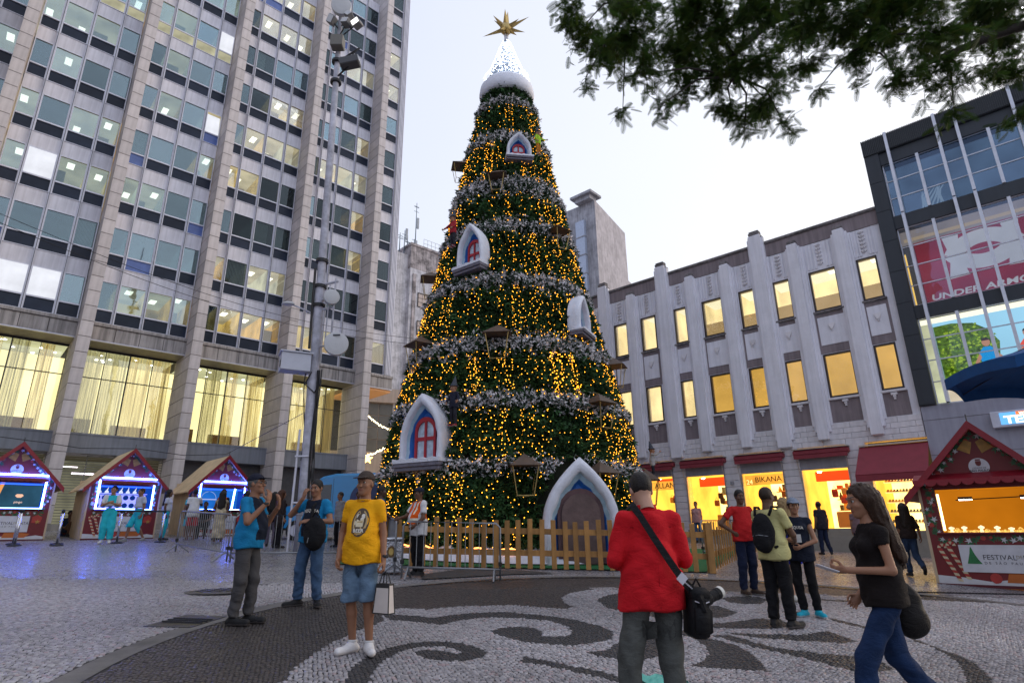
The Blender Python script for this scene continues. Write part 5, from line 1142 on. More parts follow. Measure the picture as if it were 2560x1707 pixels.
for r in range(2):
    for k in range(7): b = MB(); x = .36+k*.215; z = 1.15+r*.27; b.prism([(x+.085*math.cos(j*PI/9), z+.085*math.sin(j*PI/9)) for j in range(18)], .755, .768); b.build('round_hole', E_HOLE, pnl)
b = MB(); b.box(.25, 1.85, .6, .64, 1.0, 1.85); dsp = b.build('display_panel', EM('display_blue', (.02, .2, .8), .75, .3, 1.2), t3)
b = MB(); b.tube([(.75+.28*math.cos(k*PI/12), .58, 1.42+.28*math.sin(k*PI/12)) for k in range(13)], .008, 5); b.box(.45, 1.05, .575, .59, 1.38, 1.42); b.build('printed_arc', EM('pale_print', (.5, .6, 1), .8), dsp)
b = MB(); b.tube([(1.5, .1, 1.0), (1.56, .1, 1.85)], .035, 8); b.build('neon_tube', E_NEONC, t3)
rs = random.Random(9); E_FIG = EM('lit_figurine', (1, .82, .45), 1.6, .4, 20); E_TOWN = EM('lit_miniature', (1, .55, .12), 1.1, .7, 25)
for k in range(14):
    x = .36+k*.118+rs.uniform(-.03, .03); b = MB(); h = rs.uniform(.06, .12)
    if k % 2 == 0: b.lathe([(.03, 0), (.02, h*.6), (.045, h*.7), (.05, h), (.0, h*1.3)], (x, .22, .99), 8, cap=False); b.build('figurine', E_FIG, t4)
    else: b.lathe([(.04, 0), (.05, h*.4), (.02, h*.7), (0, h*.8)], (x, .18, .985), 7, cap=False); b.build('ornament', E_TOWN, t4)
b = MB(); b.box(.28, 1.84, .25, .34, .986, 1.02); b.build('glitter_strip', E_TOWN, t4)
# ------------------------------------------------------------------ tall light pole with its hardware
M_POLE = M('pole_concrete', (.46, .46, .53), .7, var=.3, vs=5, bump=.3, bs=25, dirt=.3); M_CABLE = M('black_cable', (.012, .012, .014), .5); M_LBOX = M('light_grey_box', (.52, .54, .62), .5, var=.06); M_DISH = M('dish_grey', (.55, .56, .58), .45, var=.05)
PB = Vector((-5.99, 17.54, G(-5.99, 17.54))); PT = Vector((-6.36, 17.54, 22.5)); PD = (PT-PB)
def onp(z): return PB+PD*((z-PB.z)/PD.z)
pole = thing('light_pole', PB, 0, 'tall grey lighting pole with floodlights, dish antennas and dangling black cables', 'light pole')
def L_(v): return Vector(v)-PB
b = MB(); b.tube([L_(onp(z)) for z in (PB.z, 3, 5.9, 5.95, 9, 9.05, 14, 18.2)], [.19, .175, .165, .15, .145, .13, .115, .10], 16); b.build('shaft', M_POLE, pole, smooth=True)
b = MB(); b.tube([L_(onp(18.2)), L_(onp(22.2))], [.09, .06], 10); b.build('top_shaft', M_POLE, pole, smooth=True)
for z in (9.9, 9.0, 8.35, 17.0, 17.9):
    b = MB(); p = L_(onp(z)); b.lathe([(.20, -.05), (.20, .05)], p, 12); b.build('clamp', M_CABLE, pole)
for k in range(4):
    b = MB(); pts = [L_(onp(z))+Vector((.16+.03*k+.05*math.sin(z*1.3+k*2), -.12-.02*k, 0)) for z in np.linspace(PB.z+.05, 6.2, 14)]; b.tube(pts, .035 if k == 0 else .02, 6); b.build('cable', M_CABLE, pole)
b = MB(); b.tube([L_(onp(z))+Vector((-.17+.06*math.sin(z*1.9), -.1, 0)) for z in np.linspace(3.5, 6.2, 10)], .016, 6); b.build('cable', M_CABLE, pole)
for s in (-1, 1): b = MB(); b.tube([L_(onp(6.1))+Vector((.1+.12*s, -.14, .05)), L_(onp(5.75))+Vector((.05+.22*s, -.2, 0)), L_(onp(5.5))+Vector((.12, -.16, 0))], .02, 6); b.build('cable', M_CABLE, pole)
b = MB(); b.tube([L_(onp(z))+Vector((-.16, -.12, 0)) for z in np.linspace(6.9, 9.6, 8)], .04, 6); b.build('cable', M_CABLE, pole)
b = MB(); b.tube([L_(PB)+Vector((-.30, -.2, .02)), L_(onp(4.4))+Vector((-.24, -.12, 0))], .035, 8); b.build('conduit', M_ALU, pole)
for z in (2.3, 3.6): b = MB(); b.box(-.30, .1, -.20, -.16, 0, .04, T=Matrix.Translation(L_(onp(z)))); b.build('strap', M_ALU, pole)
# equipment box
b = MB(); T = Matrix.Translation(L_(onp(6.38))+Vector((-.50, -.28, 0))) @ Matrix.Rotation(R(28), 4, 'Z'); b.box(-.42, .42, -.28, .28, -.27, .27, T=T, bev=.015); b.box(-.47, .47, -.33, .33, .272, .31, T=T); bx = b.build('equipment_box', M_LBOX, pole)
for k in range(4): b = MB(); b.box(-.424, -.419, -.2+k*.09, -.16+k*.09, -.16, .06, T=T); b.build('vent', M_INK, bx)
# dishes and lamps
def dish(c, r, d, ring, name='dish_antenna'):
    b = MB(); d = Vector(d).normalized(); rot = Vector((0, 0, 1)).rotation_difference(d).to_matrix().to_4x4(); T = Matrix.Translation(L_(c)) @ rot
    pr = [(r, -.16), (r*1.02, 0), (r*.98, .03), (r*.6, .05), (0, .06)]; n = 24; vs = [T @ Vector((q*math.cos(2*PI*j/n), q*math.sin(2*PI*j/n), z)) for q, z in pr for j in range(n)]
    b.add(vs, [(i*n+j, i*n+(j+1) % n, (i+1)*n+(j+1) % n, (i+1)*n+j) for i in range(4) for j in range(n)]+[tuple(range(n-1, -1, -1))]); o = b.build(name, M_DISH, pole, smooth=False)
    b = MB(); b.tube([L_(c)-d*.1, L_(onp(c[2]))], .03, 6); b.build('bracket', M_POLE, o); return o
d1 = dish((-5.36, 17.2, 6.98), .36, (.35, -1, -.05), 0)
b = MB(); b.box(-.11, .11, -.095, -.085, .22, .27, T=Matrix.Translation(L_((-5.34, 17.2, 6.98)))); b.build('label_plate', M_INK, d1)
dish((-5.62, 17.2, 8.52), .24, (.5, -1, -.1), 0); dish((-6.22, 17.2, 20.2), .36, (.2, -1, -.25), 0)
b = MB(); b.tube([L_(onp(9.05)), L_(onp(9.05))+Vector((.62, -.2, .05))], .04, 6); b.tube([L_(onp(8.2)), L_(onp(8.2))+Vector((.55, -.2, .02))], .04, 6); b.tube([L_(onp(9.2))+Vector((.55, -.2, 0)), L_(onp(7.1))+Vector((.52, -.2, 0))], .03, 6); b.tube([L_(onp(9.0))+Vector((.38, -.2, 0)), L_(onp(7.1))+Vector((.34, -.2, 0))], .02, 6); b.build('mast_bracket', M_POLE, pole)
b = MB(); b.tube([L_(onp(8.0)), L_(onp(8.15))+Vector((-.45, -.25, .02)), L_(onp(8.3))+Vector((-.75, -.3, .0))], .025, 6); arm = b.build('lamp_arm', M_POLE, pole)
b = MB(); b.lathe([(.0, .05), (.10, .03), (.14, -.02), (.12, -.05), (0, -.06)], L_(onp(8.32))+Vector((-.85, -.33, 0)), 12, cap=False, sx=1.5); b.build('lamp_head', M_DISH, arm, smooth=True)
b = MB(); T = Matrix.Translation(L_((-6.25, 17.3, 18.55))); b.box(-.22, .22, -.18, .18, -.24, .24, T=T, bev=.02); b.build('junction_box', M('olive_box', (.16, .15, .13), .6), pole)
b = MB(); T = Matrix.Translation(L_((-5.72, 17.2, 17.55))) @ Matrix.Rotation(R(-14), 4, 'Y'); b.box(-.34, .34, -.2, .2, -.16, .16, T=T, bev=.03); b.box(.342, .37, -.17, .17, -.13, .13, 1, T=T); fl = b.build('projector', [M('projector_dark', (.06, .06, .065), .5), M_DISH], pole)
b = MB(); b.tube([L_(onp(17.9)), L_((-5.4, 17.2, 18.2))], .035, 6); b.tube([L_(onp(17.2)), L_((-5.75, 17.2, 17.4))], .035, 6); b.tube([L_((-5.4, 17.2, 18.2)), L_((-5.9, 17.2, 17.6))], .02, 6); b.build('bracket', M_CABLE, fl)
for (c, ry, e) in (((-5.95, 17.2, 19.35), 20, 0), ((-5.55, 17.15, 19.25), -25, 1), ((-5.9, 17.3, 19.75), 50, 0), ((-6.55, 17.3, 19.6), -60, 0)):
    b = MB(); T = Matrix.Translation(L_(c)) @ Matrix.Rotation(R(ry), 4, 'Y') @ Matrix.Rotation(R(-20), 4, 'Z'); b.box(-.16, .16, -.16, .16, -.12, .12, T=T, bev=.03); b.box(-.14, .14, -.175, -.162, -.10, .10, 1, T=T)
    o = b.build('floodlight', [M('flood_dark', (.14, .14, .15), .5), EM('flood_lit', (1, .98, .95), 2.2) if e else M_DISH], pole); bb = MB(); bb.tube([L_(c), L_(onp(c[2]-.25))], .025, 6); bb.build('bracket', M_CABLE, o)
b = MB(); b.lathe([(.22, 0), (.22, .03)], (0, 0, .01), 16); b.build('base_plate', M_IRON, pole)
# slack wire crossing in front of the tower
wr = thing('overhead_wire', (-16, 18, 12), 0, 'thin slack wire strung across the front of the office tower', 'overhead wire')
b = MB()
for k in range(2): b.tube([(-4+t*.6, 1.4+t*.55-.0, 1.0+.35*k-1.1*math.sin(PI*min(1, t/26))-t*.04) for t in range(27)], .012, 4)
b.build('cable', M_CABLE, wr)
wr2 = thing('stall_wire', (-15.6, 19.6, 4.45), 0, 'thin black wire linking the peaks of the blue lit stalls', 'overhead wire')
b = MB(); pk = [(-1.2, -1.4, .1), (.0, -.0, .0), (.85, .70, -.12), (2.05, 1.85, .0), (3.1, 3.1, -.1), (4.05, 4.4, .08), (9.5, -1.2, .9)]; b.tube(pk, .012, 4); b.build('cable', M_CABLE, wr2)
# ------------------------------------------------------------------ turquoise van
M_VAN = M('van_turquoise', (.0, .25, .56), .28, var=.04, coat=.6); M_VGL = M('van_glass', (.012, .014, .018), .08, spec=.8); M_TYRE = M('tyre', (.012, .012, .013), .8); M_VBLK = M('van_trim_black', (.02, .02, .022), .5); M_NAVYC = M('van_navy_circle', (.015, .03, .12), .35)
vx, vy = -6.1, 23.6; van = thing('parked_van', (vx, vy, G(vx, vy)), R(-4), 'bright turquoise panel van parked behind the barriers beside the tree', 'van')
prof = [(-2.75, .45), (-2.78, .95), (-2.55, 1.15), (-1.95, 1.28), (-1.35, 2.05), (-1.0, 2.28), (-.5, 2.38), (2.6, 2.40), (2.75, 2.25), (2.78, .45)]
b = MB(); W2 = .98; n = len(prof); secs = [(-W2, .93), (-W2+.06, 1.0), (W2-.06, 1.0), (W2, .93)]
vs = []
for y, k in ((-W2, 0), (-W2+.09, 1), (W2-.09, 1), (W2, 0)): vs += [(x*(1 if k else .985), y, z if (k or z < 1.3) else z-.07*(z-1.2)) for x, z in prof]
b.add(vs, [(r*n+i, r*n+(i+1) % n, (r+1)*n+(i+1) % n, (r+1)*n+i) for r in range(3) for i in range(n)]+[tuple(range(n-1, -1, -1)), tuple(3*n+i for i in range(n))])
b.build('body', M_VAN, van)
b = MB(); b.prism([(-1.78, 1.32), (-1.30, 1.95), (-.62, 1.98), (-.62, 1.30)][::-1], -W2-.012, -W2+.01); b.build('side_window', M_VGL, van)
b = MB(); b.add([(-2.02, -.80, 1.30), (-2.02, .80, 1.30), (-1.42, .74, 2.06), (-1.42, -.74, 2.06)], [(0, 1, 2, 3)]); T = Vector((-.02, 0, .015)); b.v = [tuple(Vector(v)+T) for v in b.v]; b.build('windscreen', M_VGL, van)
b = MB(); b.prism([(.72+.62*math.cos(k*PI/14), 1.42+.62*math.sin(k*PI/14)) for k in range(28)], -W2-.010, -W2-.002); b.build('round_decal', M_NAVYC, van)
for x in (-.56, 1.5): b = MB(); b.box(x, x+.012, -W2-.004, -W2, .6, 2.2); b.build('panel_seam', M_VBLK, van)
for x in (-1.85, 1.75):
    for y in (-W2+.02, W2-.02):
        w_ = MB(); T = Matrix.Translation((x, y, .36)) @ Matrix.Rotation(PI/2, 4, 'X'); pr = [(.20, -.11), (.33, -.11), (.36, -.07), (.36, .07), (.33, .11), (.20, .11)]; k = 20
        vs = [T @ Vector((r*math.cos(2*PI*j/k), r*math.sin(2*PI*j/k), z)) for r, z in pr for j in range(k)]; w_.add(vs, [(i*k+j, i*k+(j+1) % k, (i+1)*k+(j+1) % k, (i+1)*k+j) for i in range(5) for j in range(k)])
        wh = w_.build('wheel', M_TYRE, van); r_ = MB(); vs = [T @ Vector((.21*math.cos(2*PI*j/k), .21*math.sin(2*PI*j/k), z)) for z in (-.09, .09) for j in range(k)]; r_.add(vs, [tuple(range(k)), tuple(range(k, 2*k))]+[(j, (j+1) % k, k+(j+1) % k, k+j) for j in range(k)]); r_.build('rim', M_ALU, wh)
for y in (-.7, .7): b = MB(); b.box(-2.79, -2.66, y-.16, y+.16, .85, 1.08, bev=.03); b.build('headlight', M_DISH, van)
b = MB(); b.box(-1.72, -1.58, -W2-.20, -W2-.02, 1.34, 1.60, bev=.03); b.build('side_mirror', M_VBLK, van)
b = MB(); b.box(-2.84, -2.70, -.9, .9, .38, .62, bev=.03); b.build('bumper', M_VBLK, van)
# ------------------------------------------------------------------ crowd barriers
M_GALV = M('barrier_steel', (.26, .27, .29), .4, metal=.55, var=.15, vs=8)
def barrier(p0, p1, label, h=1.08):
    p0, p1 = Vector((p0[0], p0[1], G(*p0))), Vector((p1[0], p1[1], G(*p1))); d = p1-p0; L = d.length
    t = thing('crowd_barrier', p0, math.atan2(d.y, d.x), label, 'crowd barrier', 'steel crowd barriers'); sl = d.z/math.hypot(d.x, d.y); hz = math.hypot(d.x, d.y)
    def q(x, z): return (x, 0, z+sl*x)
    b = MB(); r = .021; b.tube([q(0, .02), q(0, h-.08), q(.08, h), q(hz-.08, h), q(hz, h-.08), q(hz, .02)], r, 8); b.tube([q(0, .22), q(hz, .22)], r, 8); b.build('frame', M_GALV, t, smooth=True)
    n = int(hz/.13)
    for k in range(1, n): b = MB(); b.tube([q(hz*k/n, .22), q(hz*k/n, h)], .008, 6); b.build('bar', M_GALV, t)
    for x in (.12, hz-.12): b = MB(); b.tube([(x, -.30, sl*x+.01), (x, 0, sl*x+.22), (x, .30, sl*x+.01)], .02, 6); b.build('foot', M_GALV, t)
    for x in (0, hz): b = MB(); b.box(x-.035, x+.035, -.035, .035, .28+sl*x, .36+sl*x, bev=.008); b.build('hinge', M_CABLE, t)
    return t
barrier((-2.22, 12.45), (-.28, 12.4), 'grey steel crowd barrier in front of the picket fence that the guard leans on')
barrier((-2.45, 12.9), (-3.05, 14.9), 'crowd barrier running back beside the foil wrapped bin')
barrier((-6.6, 14.6), (-3.6, 15.7), 'crowd barrier behind the two men in front of the light pole')
barrier((-9.2, 17.0), (-6.75, 14.75), 'crowd barrier beside the light pole and the blue shirted man')
barrier((5.5, 18.3), (8.4, 21.6), 'long crowd barrier standing behind the slatted fence by the shops')
# ------------------------------------------------------------------ picket fence round the tree
M_PINE = M('pine_board', (.40, .20, .055), .65, var=.28, vs=3, orand=.16, streak=.3, bump=.25, bs=30)
fence = thing('picket_fence', (0, 0, 0), 0, 'yellow pine picket fence standing round the Christmas tree', 'fence')
rs = random.Random(3)
def fence_run(a, c, sp, w, hs, rails=True):
    a, c = Vector((a[0], a[1], G(*a))), Vector((c[0], c[1], G(*c))); d = c-a; L = math.hypot(d.x, d.y); ang = math.atan2(d.y, d.x); sl = d.z/L
    if rails:
        for z in (.30, .78):
            u = 0
            while u < L-.02:
                e = min(L, u+2.35); b = MB(); T = Matrix.Translation(a+Vector((d.x/L*u, d.y/L*u, sl*u+z))) @ Matrix.Rotation(ang, 4, 'Z') @ Matrix.Rotation(-math.atan(sl), 4, 'Y'); b.box(0, e-u-.006, .0, .035, 0, .13, T=T, bev=.004); b.build('rail', M_PINE, fence); u = e
    u = .02
    while u < L-w*.5:
        h = rs.choice(hs)+rs.uniform(-.02, .02); T = Matrix.Translation(a+Vector((d.x/L*u, d.y/L*u, sl*u+.02))) @ Matrix.Rotation(ang, 4, 'Z') @ Matrix.Rotation(R(rs.uniform(-.8, .8)), 4, 'Y')
        b = MB(); b.box(0, w, -.03, -.003, 0, h, T=T, bev=.004); b.build('picket', M_PINE, fence); u += sp*rs.uniform(.86, 1.10)
fence_run((-3.3, 14.55), (4.5, 14.7), .275, .115, (1.08, 1.10, 1.06)); 
fence_run((4.66, 15.0), (8.6, 22.2), .36, .075, (.98, 1.06, 1.12, .92))
fence_run((-3.4, 14.7), (-5.6, 21.5), .30, .115, (1.06, 1.1))
b = MB(); b.box(4.50, 4.64, 14.62, 14.80, G(4.57, 14.7), G(4.57, 14.7)+1.12, bev=.008); b.build('corner_post', M_PINE, fence)
# ------------------------------------------------------------------ bin wrapped in foil, stanchions, parasol
bx_, by_ = -2.62, 13.3; bn = thing('foil_wrapped_bin', (bx_, by_, G(bx_, by_)), R(8), 'silver foil wrapped square bin with a round sticker beside the barrier', 'bin')
M_FOIL = M('crinkled_foil', (.55, .56, .60), .25, metal=.85, var=.15, vs=9, bump=1.0, bs=18)
b = MB(); b.box(-.24, .24, -.22, .22, .02, .66, bev=.02); b.build('body', M_FOIL, bn); b = MB(); b.box(-.27, .27, -.25, .25, .662, .72, bev=.02); b.build('lid', M_FOIL, bn)
b = MB(); b.prism([(.02+.085*math.cos(k*PI/10), .44+.115*math.sin(k*PI/10)) for k in range(20)], -.235, -.224); b.prism([(.02+.05*math.cos(k*PI/10), .44+.07*math.sin(k*PI/10)) for k in range(20)], -.24, -.236, 1); b.build('sticker', [M('sticker_brown', (.16, .09, .03), .5), M('sticker_gold', (.6, .42, .12), .5)], bn)
def stanchion(x, y, label, proto=[None]):
    if proto[0] is None:
        t = thing('queue_stanchion', (x, y, G(x, y)), 0, label, 'stanchion', 'chrome queue posts before the stalls')
        b = MB(); b.lathe([(.17, 0), (.175, .015), (.15, .035), (.04, .05)], n=20); b.build('base', M_VBLK, t, smooth=True); b = MB(); b.lathe([(.034, .045), (.034, .93)], n=12); b.build('post', M('chrome', (.7, .7, .75), .18, metal=1), t, smooth=True)
        b = MB(); b.lathe([(.042, .93), (.045, .99), (.03, 1.01)], n=12); b.build('belt_head', M_VBLK, t, smooth=True); proto[0] = t
    else: t = copy_tree(proto[0]); t.location = (x, y, G(x, y)); t['label'] = label
    return t
for x, y, l in ((-14.3, 17.85, 'nearer chrome queue post before the menu screen stall'), (-14.75, 18.35, 'rear chrome queue post before the menu screen stall'), (-13.35, 18.2, 'nearer chrome queue post between the two left stalls'), (-13.75, 18.75, 'rear chrome queue post between the two left stalls'), (-12.5, 19.6, 'chrome queue post beside the turquoise dressed man holding belt'), (-11.56, 20.36, 'chrome queue post at the far end of the belt')): stanchion(x, y, l)
a_, c_ = Vector((-12.5, 19.6, G(-12.5, 19.6)+.97)), Vector((-11.56, 20.36, G(-11.56, 20.36)+.97)); d = (c_-a_); bt = MB(); o_ = Vector((0, 0, .025)); bt.quad(a_-o_, c_-o_, c_+o_, a_+o_); n_ = Vector((-d.y, d.x, 0)).normalized()*.004; bt.quad(a_-o_+n_, a_+o_+n_, c_+o_+n_, c_-o_+n_)
setp(bt.build('queue_belt', M_NAVY), 'dark belt stretched between two chrome queue posts', 'queue belt')
# blue market parasol reaching in from the edge
M_PAR = M('parasol_blue', (.0, .07, .24), .7, var=.2, vs=4, bump=.2, bs=60); px, py = 12.3, 12.2
pr = thing('market_parasol', (px, py, G(px, py)), 0, 'blue canvas market parasol reaching in above the stall roof', 'parasol')
b = MB(); b.lathe([(.03, .0), (.03, 5.3)], n=8); b.build('pole', M_ALU, pr)
n = 8; ctr = Vector((0, 0, 5.5)); rim = [Vector((2.62*math.cos(2*PI*k/n+R(202)), 2.62*math.sin(2*PI*k/n+R(202)), 4.52)) for k in range(n)]
for k in range(n):
    a, c = rim[k], rim[(k+1) % n]; b = MB(); m_ = (a+c)/2-Vector((0, 0, .0))
    g1 = [a.lerp(c, t/6)-Vector((0, 0, -.10*math.sin(PI*t/6))) for t in range(7)]; g0 = [ctr.lerp(p, .05) for p in g1]; gm = [ctr.lerp(p, .55)-Vector((0, 0, .10)) for p in g1]; low = [p-Vector((0, 0, .24)) for p in g1]
    for A_, B_ in ((g0, gm), (gm, g1), (g1, low)):
        for t in range(6): b.quad(A_[t], A_[t+1], B_[t+1], B_[t])
    b.build('canopy_panel', M_PAR, pr); r_ = MB(); r_.tube([ctr-Vector((0, 0, .06)), a-Vector((0, 0, .05))], .014, 5); r_.tube([Vector((0, 0, 4.6)), ctr.lerp(a, .5)-Vector((0, 0, .1))], .01, 5); r_.build('rib', M_VBLK, pr)
# drain in front of the orange stall
dr = thing('drain_grate', (7.55, 12.05, G(7.55, 12.05)+.012), R(-21), 'narrow slotted drain grate in the paving before the orange stall', 'drain')
b = MB(); b.box(0, 3.2, -.05, -.035, 0, .02); b.box(0, 3.2, .035, .05, 0, .02)
for k in range(64): b.box(k*.05, k*.05+.028, -.034, .034, .004, .018)
b.build('grate', M_IRON, dr)
# ------------------------------------------------------------------ people: one continuous skin per figure, grown from a posed skeleton
f4 = np.float32
def A3(v): return np.array(v, f4)
def d_cone(P, a, b, ra, rb):
    a, b = A3(a), A3(b); ba = b-a; l2 = max(float(ba@ba), 1e-9); pa = P-a; t = np.clip((pa@ba)/l2, 0, 1)
    return np.sqrt(((pa-t[:, None]*ba)**2).sum(1))-(ra+(rb-ra)*t)
def d_ell(P, c, r, rot=None):
    q = P-A3(c)
    if rot is not None: q = q@np.array(rot, f4)
    r = A3(r); k0 = np.sqrt(((q/r)**2).sum(1)); k1 = np.sqrt(((q/(r*r))**2).sum(1))+1e-9; return k0*(k0-1)/k1
def smin(a, b, k): h = np.clip(.5+.5*(b-a)/k, 0, 1); return b+(a-b)*h-k*h*(1-h)
def nets(fun, lo, hi, s):
    lo, hi = np.array(lo, f4), np.array(hi, f4); n = np.ceil((hi-lo)/s).astype(int)+1
    ax = [lo[i]+s*np.arange(n[i], dtype=f4) for i in range(3)]; P = np.stack(np.meshgrid(*ax, indexing='ij'), -1).reshape(-1, 3).astype(f4)
    v = fun(P).reshape(n); neg = v < 0; c = np.zeros(tuple(n-1), np.int8)
    for i in (0, 1):
        for j in (0, 1):
            for k in (0, 1): c += neg[i:n[0]-1+i, j:n[1]-1+j, k:n[2]-1+k]
    act = (c > 0) & (c < 8); idx = np.argwhere(act); 
    if not len(idx): return np.zeros((0, 3), f4), np.zeros((0, 4), int)
    num = -np.ones(act.shape, int); num[act] = np.arange(len(idx)); acc = np.zeros((len(idx), 3), f4); cnt = np.zeros(len(idx), f4)
    for axx in range(3):
        o1, o2 = [q for q in range(3) if q != axx]
        for u in (0, 1):
            for w in (0, 1):
                off = [0, 0, 0]; off[o1] = u; off[o2] = w; i0 = idx+off; i1 = i0.copy(); i1[:, axx] += 1
                va, vb = v[tuple(i0.T)], v[tuple(i1.T)]; m = (va < 0) != (vb < 0); t = np.where(m, va/np.where(m, va-vb, 1), 0)
                p = i0.astype(f4); p[:, axx] += t; acc[m] += p[m]; cnt[m] += 1
    V = acc/cnt[:, None]*s+lo; Q = []
    for axx in range(3):
        o1, o2 = [(1, 2), (2, 0), (0, 1)][axx]; sl0 = [slice(None)]*3; sl1 = [slice(None)]*3; sl0[axx] = slice(0, n[axx]-1); sl1[axx] = slice(1, n[axx])
        cr = neg[tuple(sl0)] != neg[tuple(sl1)]; e = np.argwhere(cr); ok = (e[:, o1] > 0) & (e[:, o2] > 0) & (e[:, o1] < n[o1]-1) & (e[:, o2] < n[o2]-1); e = e[ok]
        fl = neg[tuple(e.T)]
        def g(da, db): q = e.copy(); q[:, o1] -= da; q[:, o2] -= db; return num[tuple(q.T)]
        q = np.stack([g(1, 1), g(0, 1), g(0, 0), g(1, 0)], 1); q[~fl] = q[~fl][:, ::-1]; Q.append(q)
    Q = np.concatenate(Q); Q = Q[(Q >= 0).all(1)]; return V, Q
def relax(V, Q, it=1, w=.5):
    for _ in range(it):
        acc = np.zeros_like(V); cnt = np.zeros(len(V), f4)
        for a, b in ((0, 1), (1, 2), (2, 3), (3, 0)):
            np.add.at(acc, Q[:, a], V[Q[:, b]]); np.add.at(cnt, Q[:, a], 1); np.add.at(acc, Q[:, b], V[Q[:, a]]); np.add.at(cnt, Q[:, b], 1)
        V = V*(1-w)+w*acc/np.maximum(cnt, 1)[:, None]
    return V
def folds(P, amp, seed):
    x, y, z = P[:, 0], P[:, 1], P[:, 2]; s = seed*1.7
    return amp*(np.sin(z*34+5*np.sin(x*11+s)+3*np.sin(y*13+s))*.6+np.sin(x*29-z*21+s*2+4*np.sin(z*9))*.5+np.sin(y*31+z*17+s*3)*.4)
_HAND = {}
def hand_mesh(curl, thumb=.5):
    """palm and five unequal bent fingers; wrist at the origin, fingers along -Z, palm facing -Y, thumb towards +X"""
    key = (round(curl, 2), round(thumb, 2))
    if key in _HAND: return _HAND[key]
    segs = []
    for i, (x, L) in enumerate(((.030, .070), (.010, .078), (-.010, .073), (-.029, .058))):
        a = R(8+curl*40+i*3*curl); p = np.array([x, -.004, -.088]); 
        for k, fr in enumerate((.46, .31, .23)):
            q = p+np.array([x*.12*(1-curl)*fr, -math.sin(a)*L*fr, -math.cos(a)*L*fr]); segs.append((p, q, .0088-.0008*k, .0082-.0009*k)); p = q; a += R(10+curl*62)
    p0 = np.array([.026, -.006, -.030]); p1 = p0+np.array([.030, -.014-.012*thumb, -.026]); p2 = p1+np.array([.008-.014*thumb, -.012-.012*thumb, -.030]); p3 = p2+np.array([-.004-.012*thumb, -.006, -.022])
    th = [(p0, p1, .0125, .0105), (p1, p2, .0100, .0092), (p2, p3, .0090, .0075)]
    def fn(P):
        d = d_ell(P, (0, 0, -.052), (.041, .0165, .052)); d = smin(d, d_cone(P, (0, 0, .03), (0, 0, -.02), .026, .026)+.004, .02)
        for a, b, ra, rb in th: d = smin(d, d_cone(P, a, b, ra, rb), .008)
        for a, b, ra, rb in segs: d = np.minimum(d, d_cone(P, a, b, ra, rb))
        return d
    _HAND[key] = nets(fn, (-.065, -.125, -.20), (.085, .045, .045), .0052); return _HAND[key]
SKIN = {'light': (.46, .26, .18), 'tan': (.34, .17, .10), 'olive': (.27, .13, .075), 'brown': (.13, .062, .035), 'dark': (.07, .034, .022)}
def mat_skin(k): return M('skin_'+k, SKIN[k], .5, var=.10, vs=9, bump=.08, bs=90, spec=.4)
def cloth(name, col, rough=.85, var=.10, bump=.3):
    """woven cloth: fine weave, soft creases, worn patches on denim"""
    key = 'cloth_'+name
    if key in _MC: return _MC[key]
    den = 'denim' in name or 'jeans' in name; m = M(key, col, rough, var=.42 if den else var, vs=5, bump=bump, bs=160, spec=.2); N = m.node_tree.nodes; L = m.node_tree.links
    bsdf = N['Principled BSDF']; tc = N.new('ShaderNodeTexCoord'); mp = N.new('ShaderNodeMapping'); mp.inputs['Scale'].default_value = (1, 1, 1.9); mp.inputs['Rotation'].default_value = (.3, .5, 0); L.new(tc.outputs['Object'], mp.inputs[0])
    nz = N.new('ShaderNodeTexNoise'); nz.inputs['Scale'].default_value = 7.5; nz.inputs['Detail'].default_value = 3; nz.inputs['Distortion'].default_value = 1.6; L.new(mp.outputs[0], nz.inputs['Vector'])
    bp = N.new('ShaderNodeBump'); bp.inputs['Strength'].default_value = .30; bp.inputs['Distance'].default_value = .05; L.new(nz.outputs['Fac'], bp.inputs['Height'])
    old = bsdf.inputs['Normal'].links[0].from_node; L.new(bp.outputs[0], old.inputs['Normal']); return m
def frame(d, up):
    d = np.array(d, float); d /= np.linalg.norm(d); y = np.array(up, float)-d*np.dot(up, d); y /= np.linalg.norm(y)+1e-9; return np.stack([np.cross(y, d), y, d], 1)
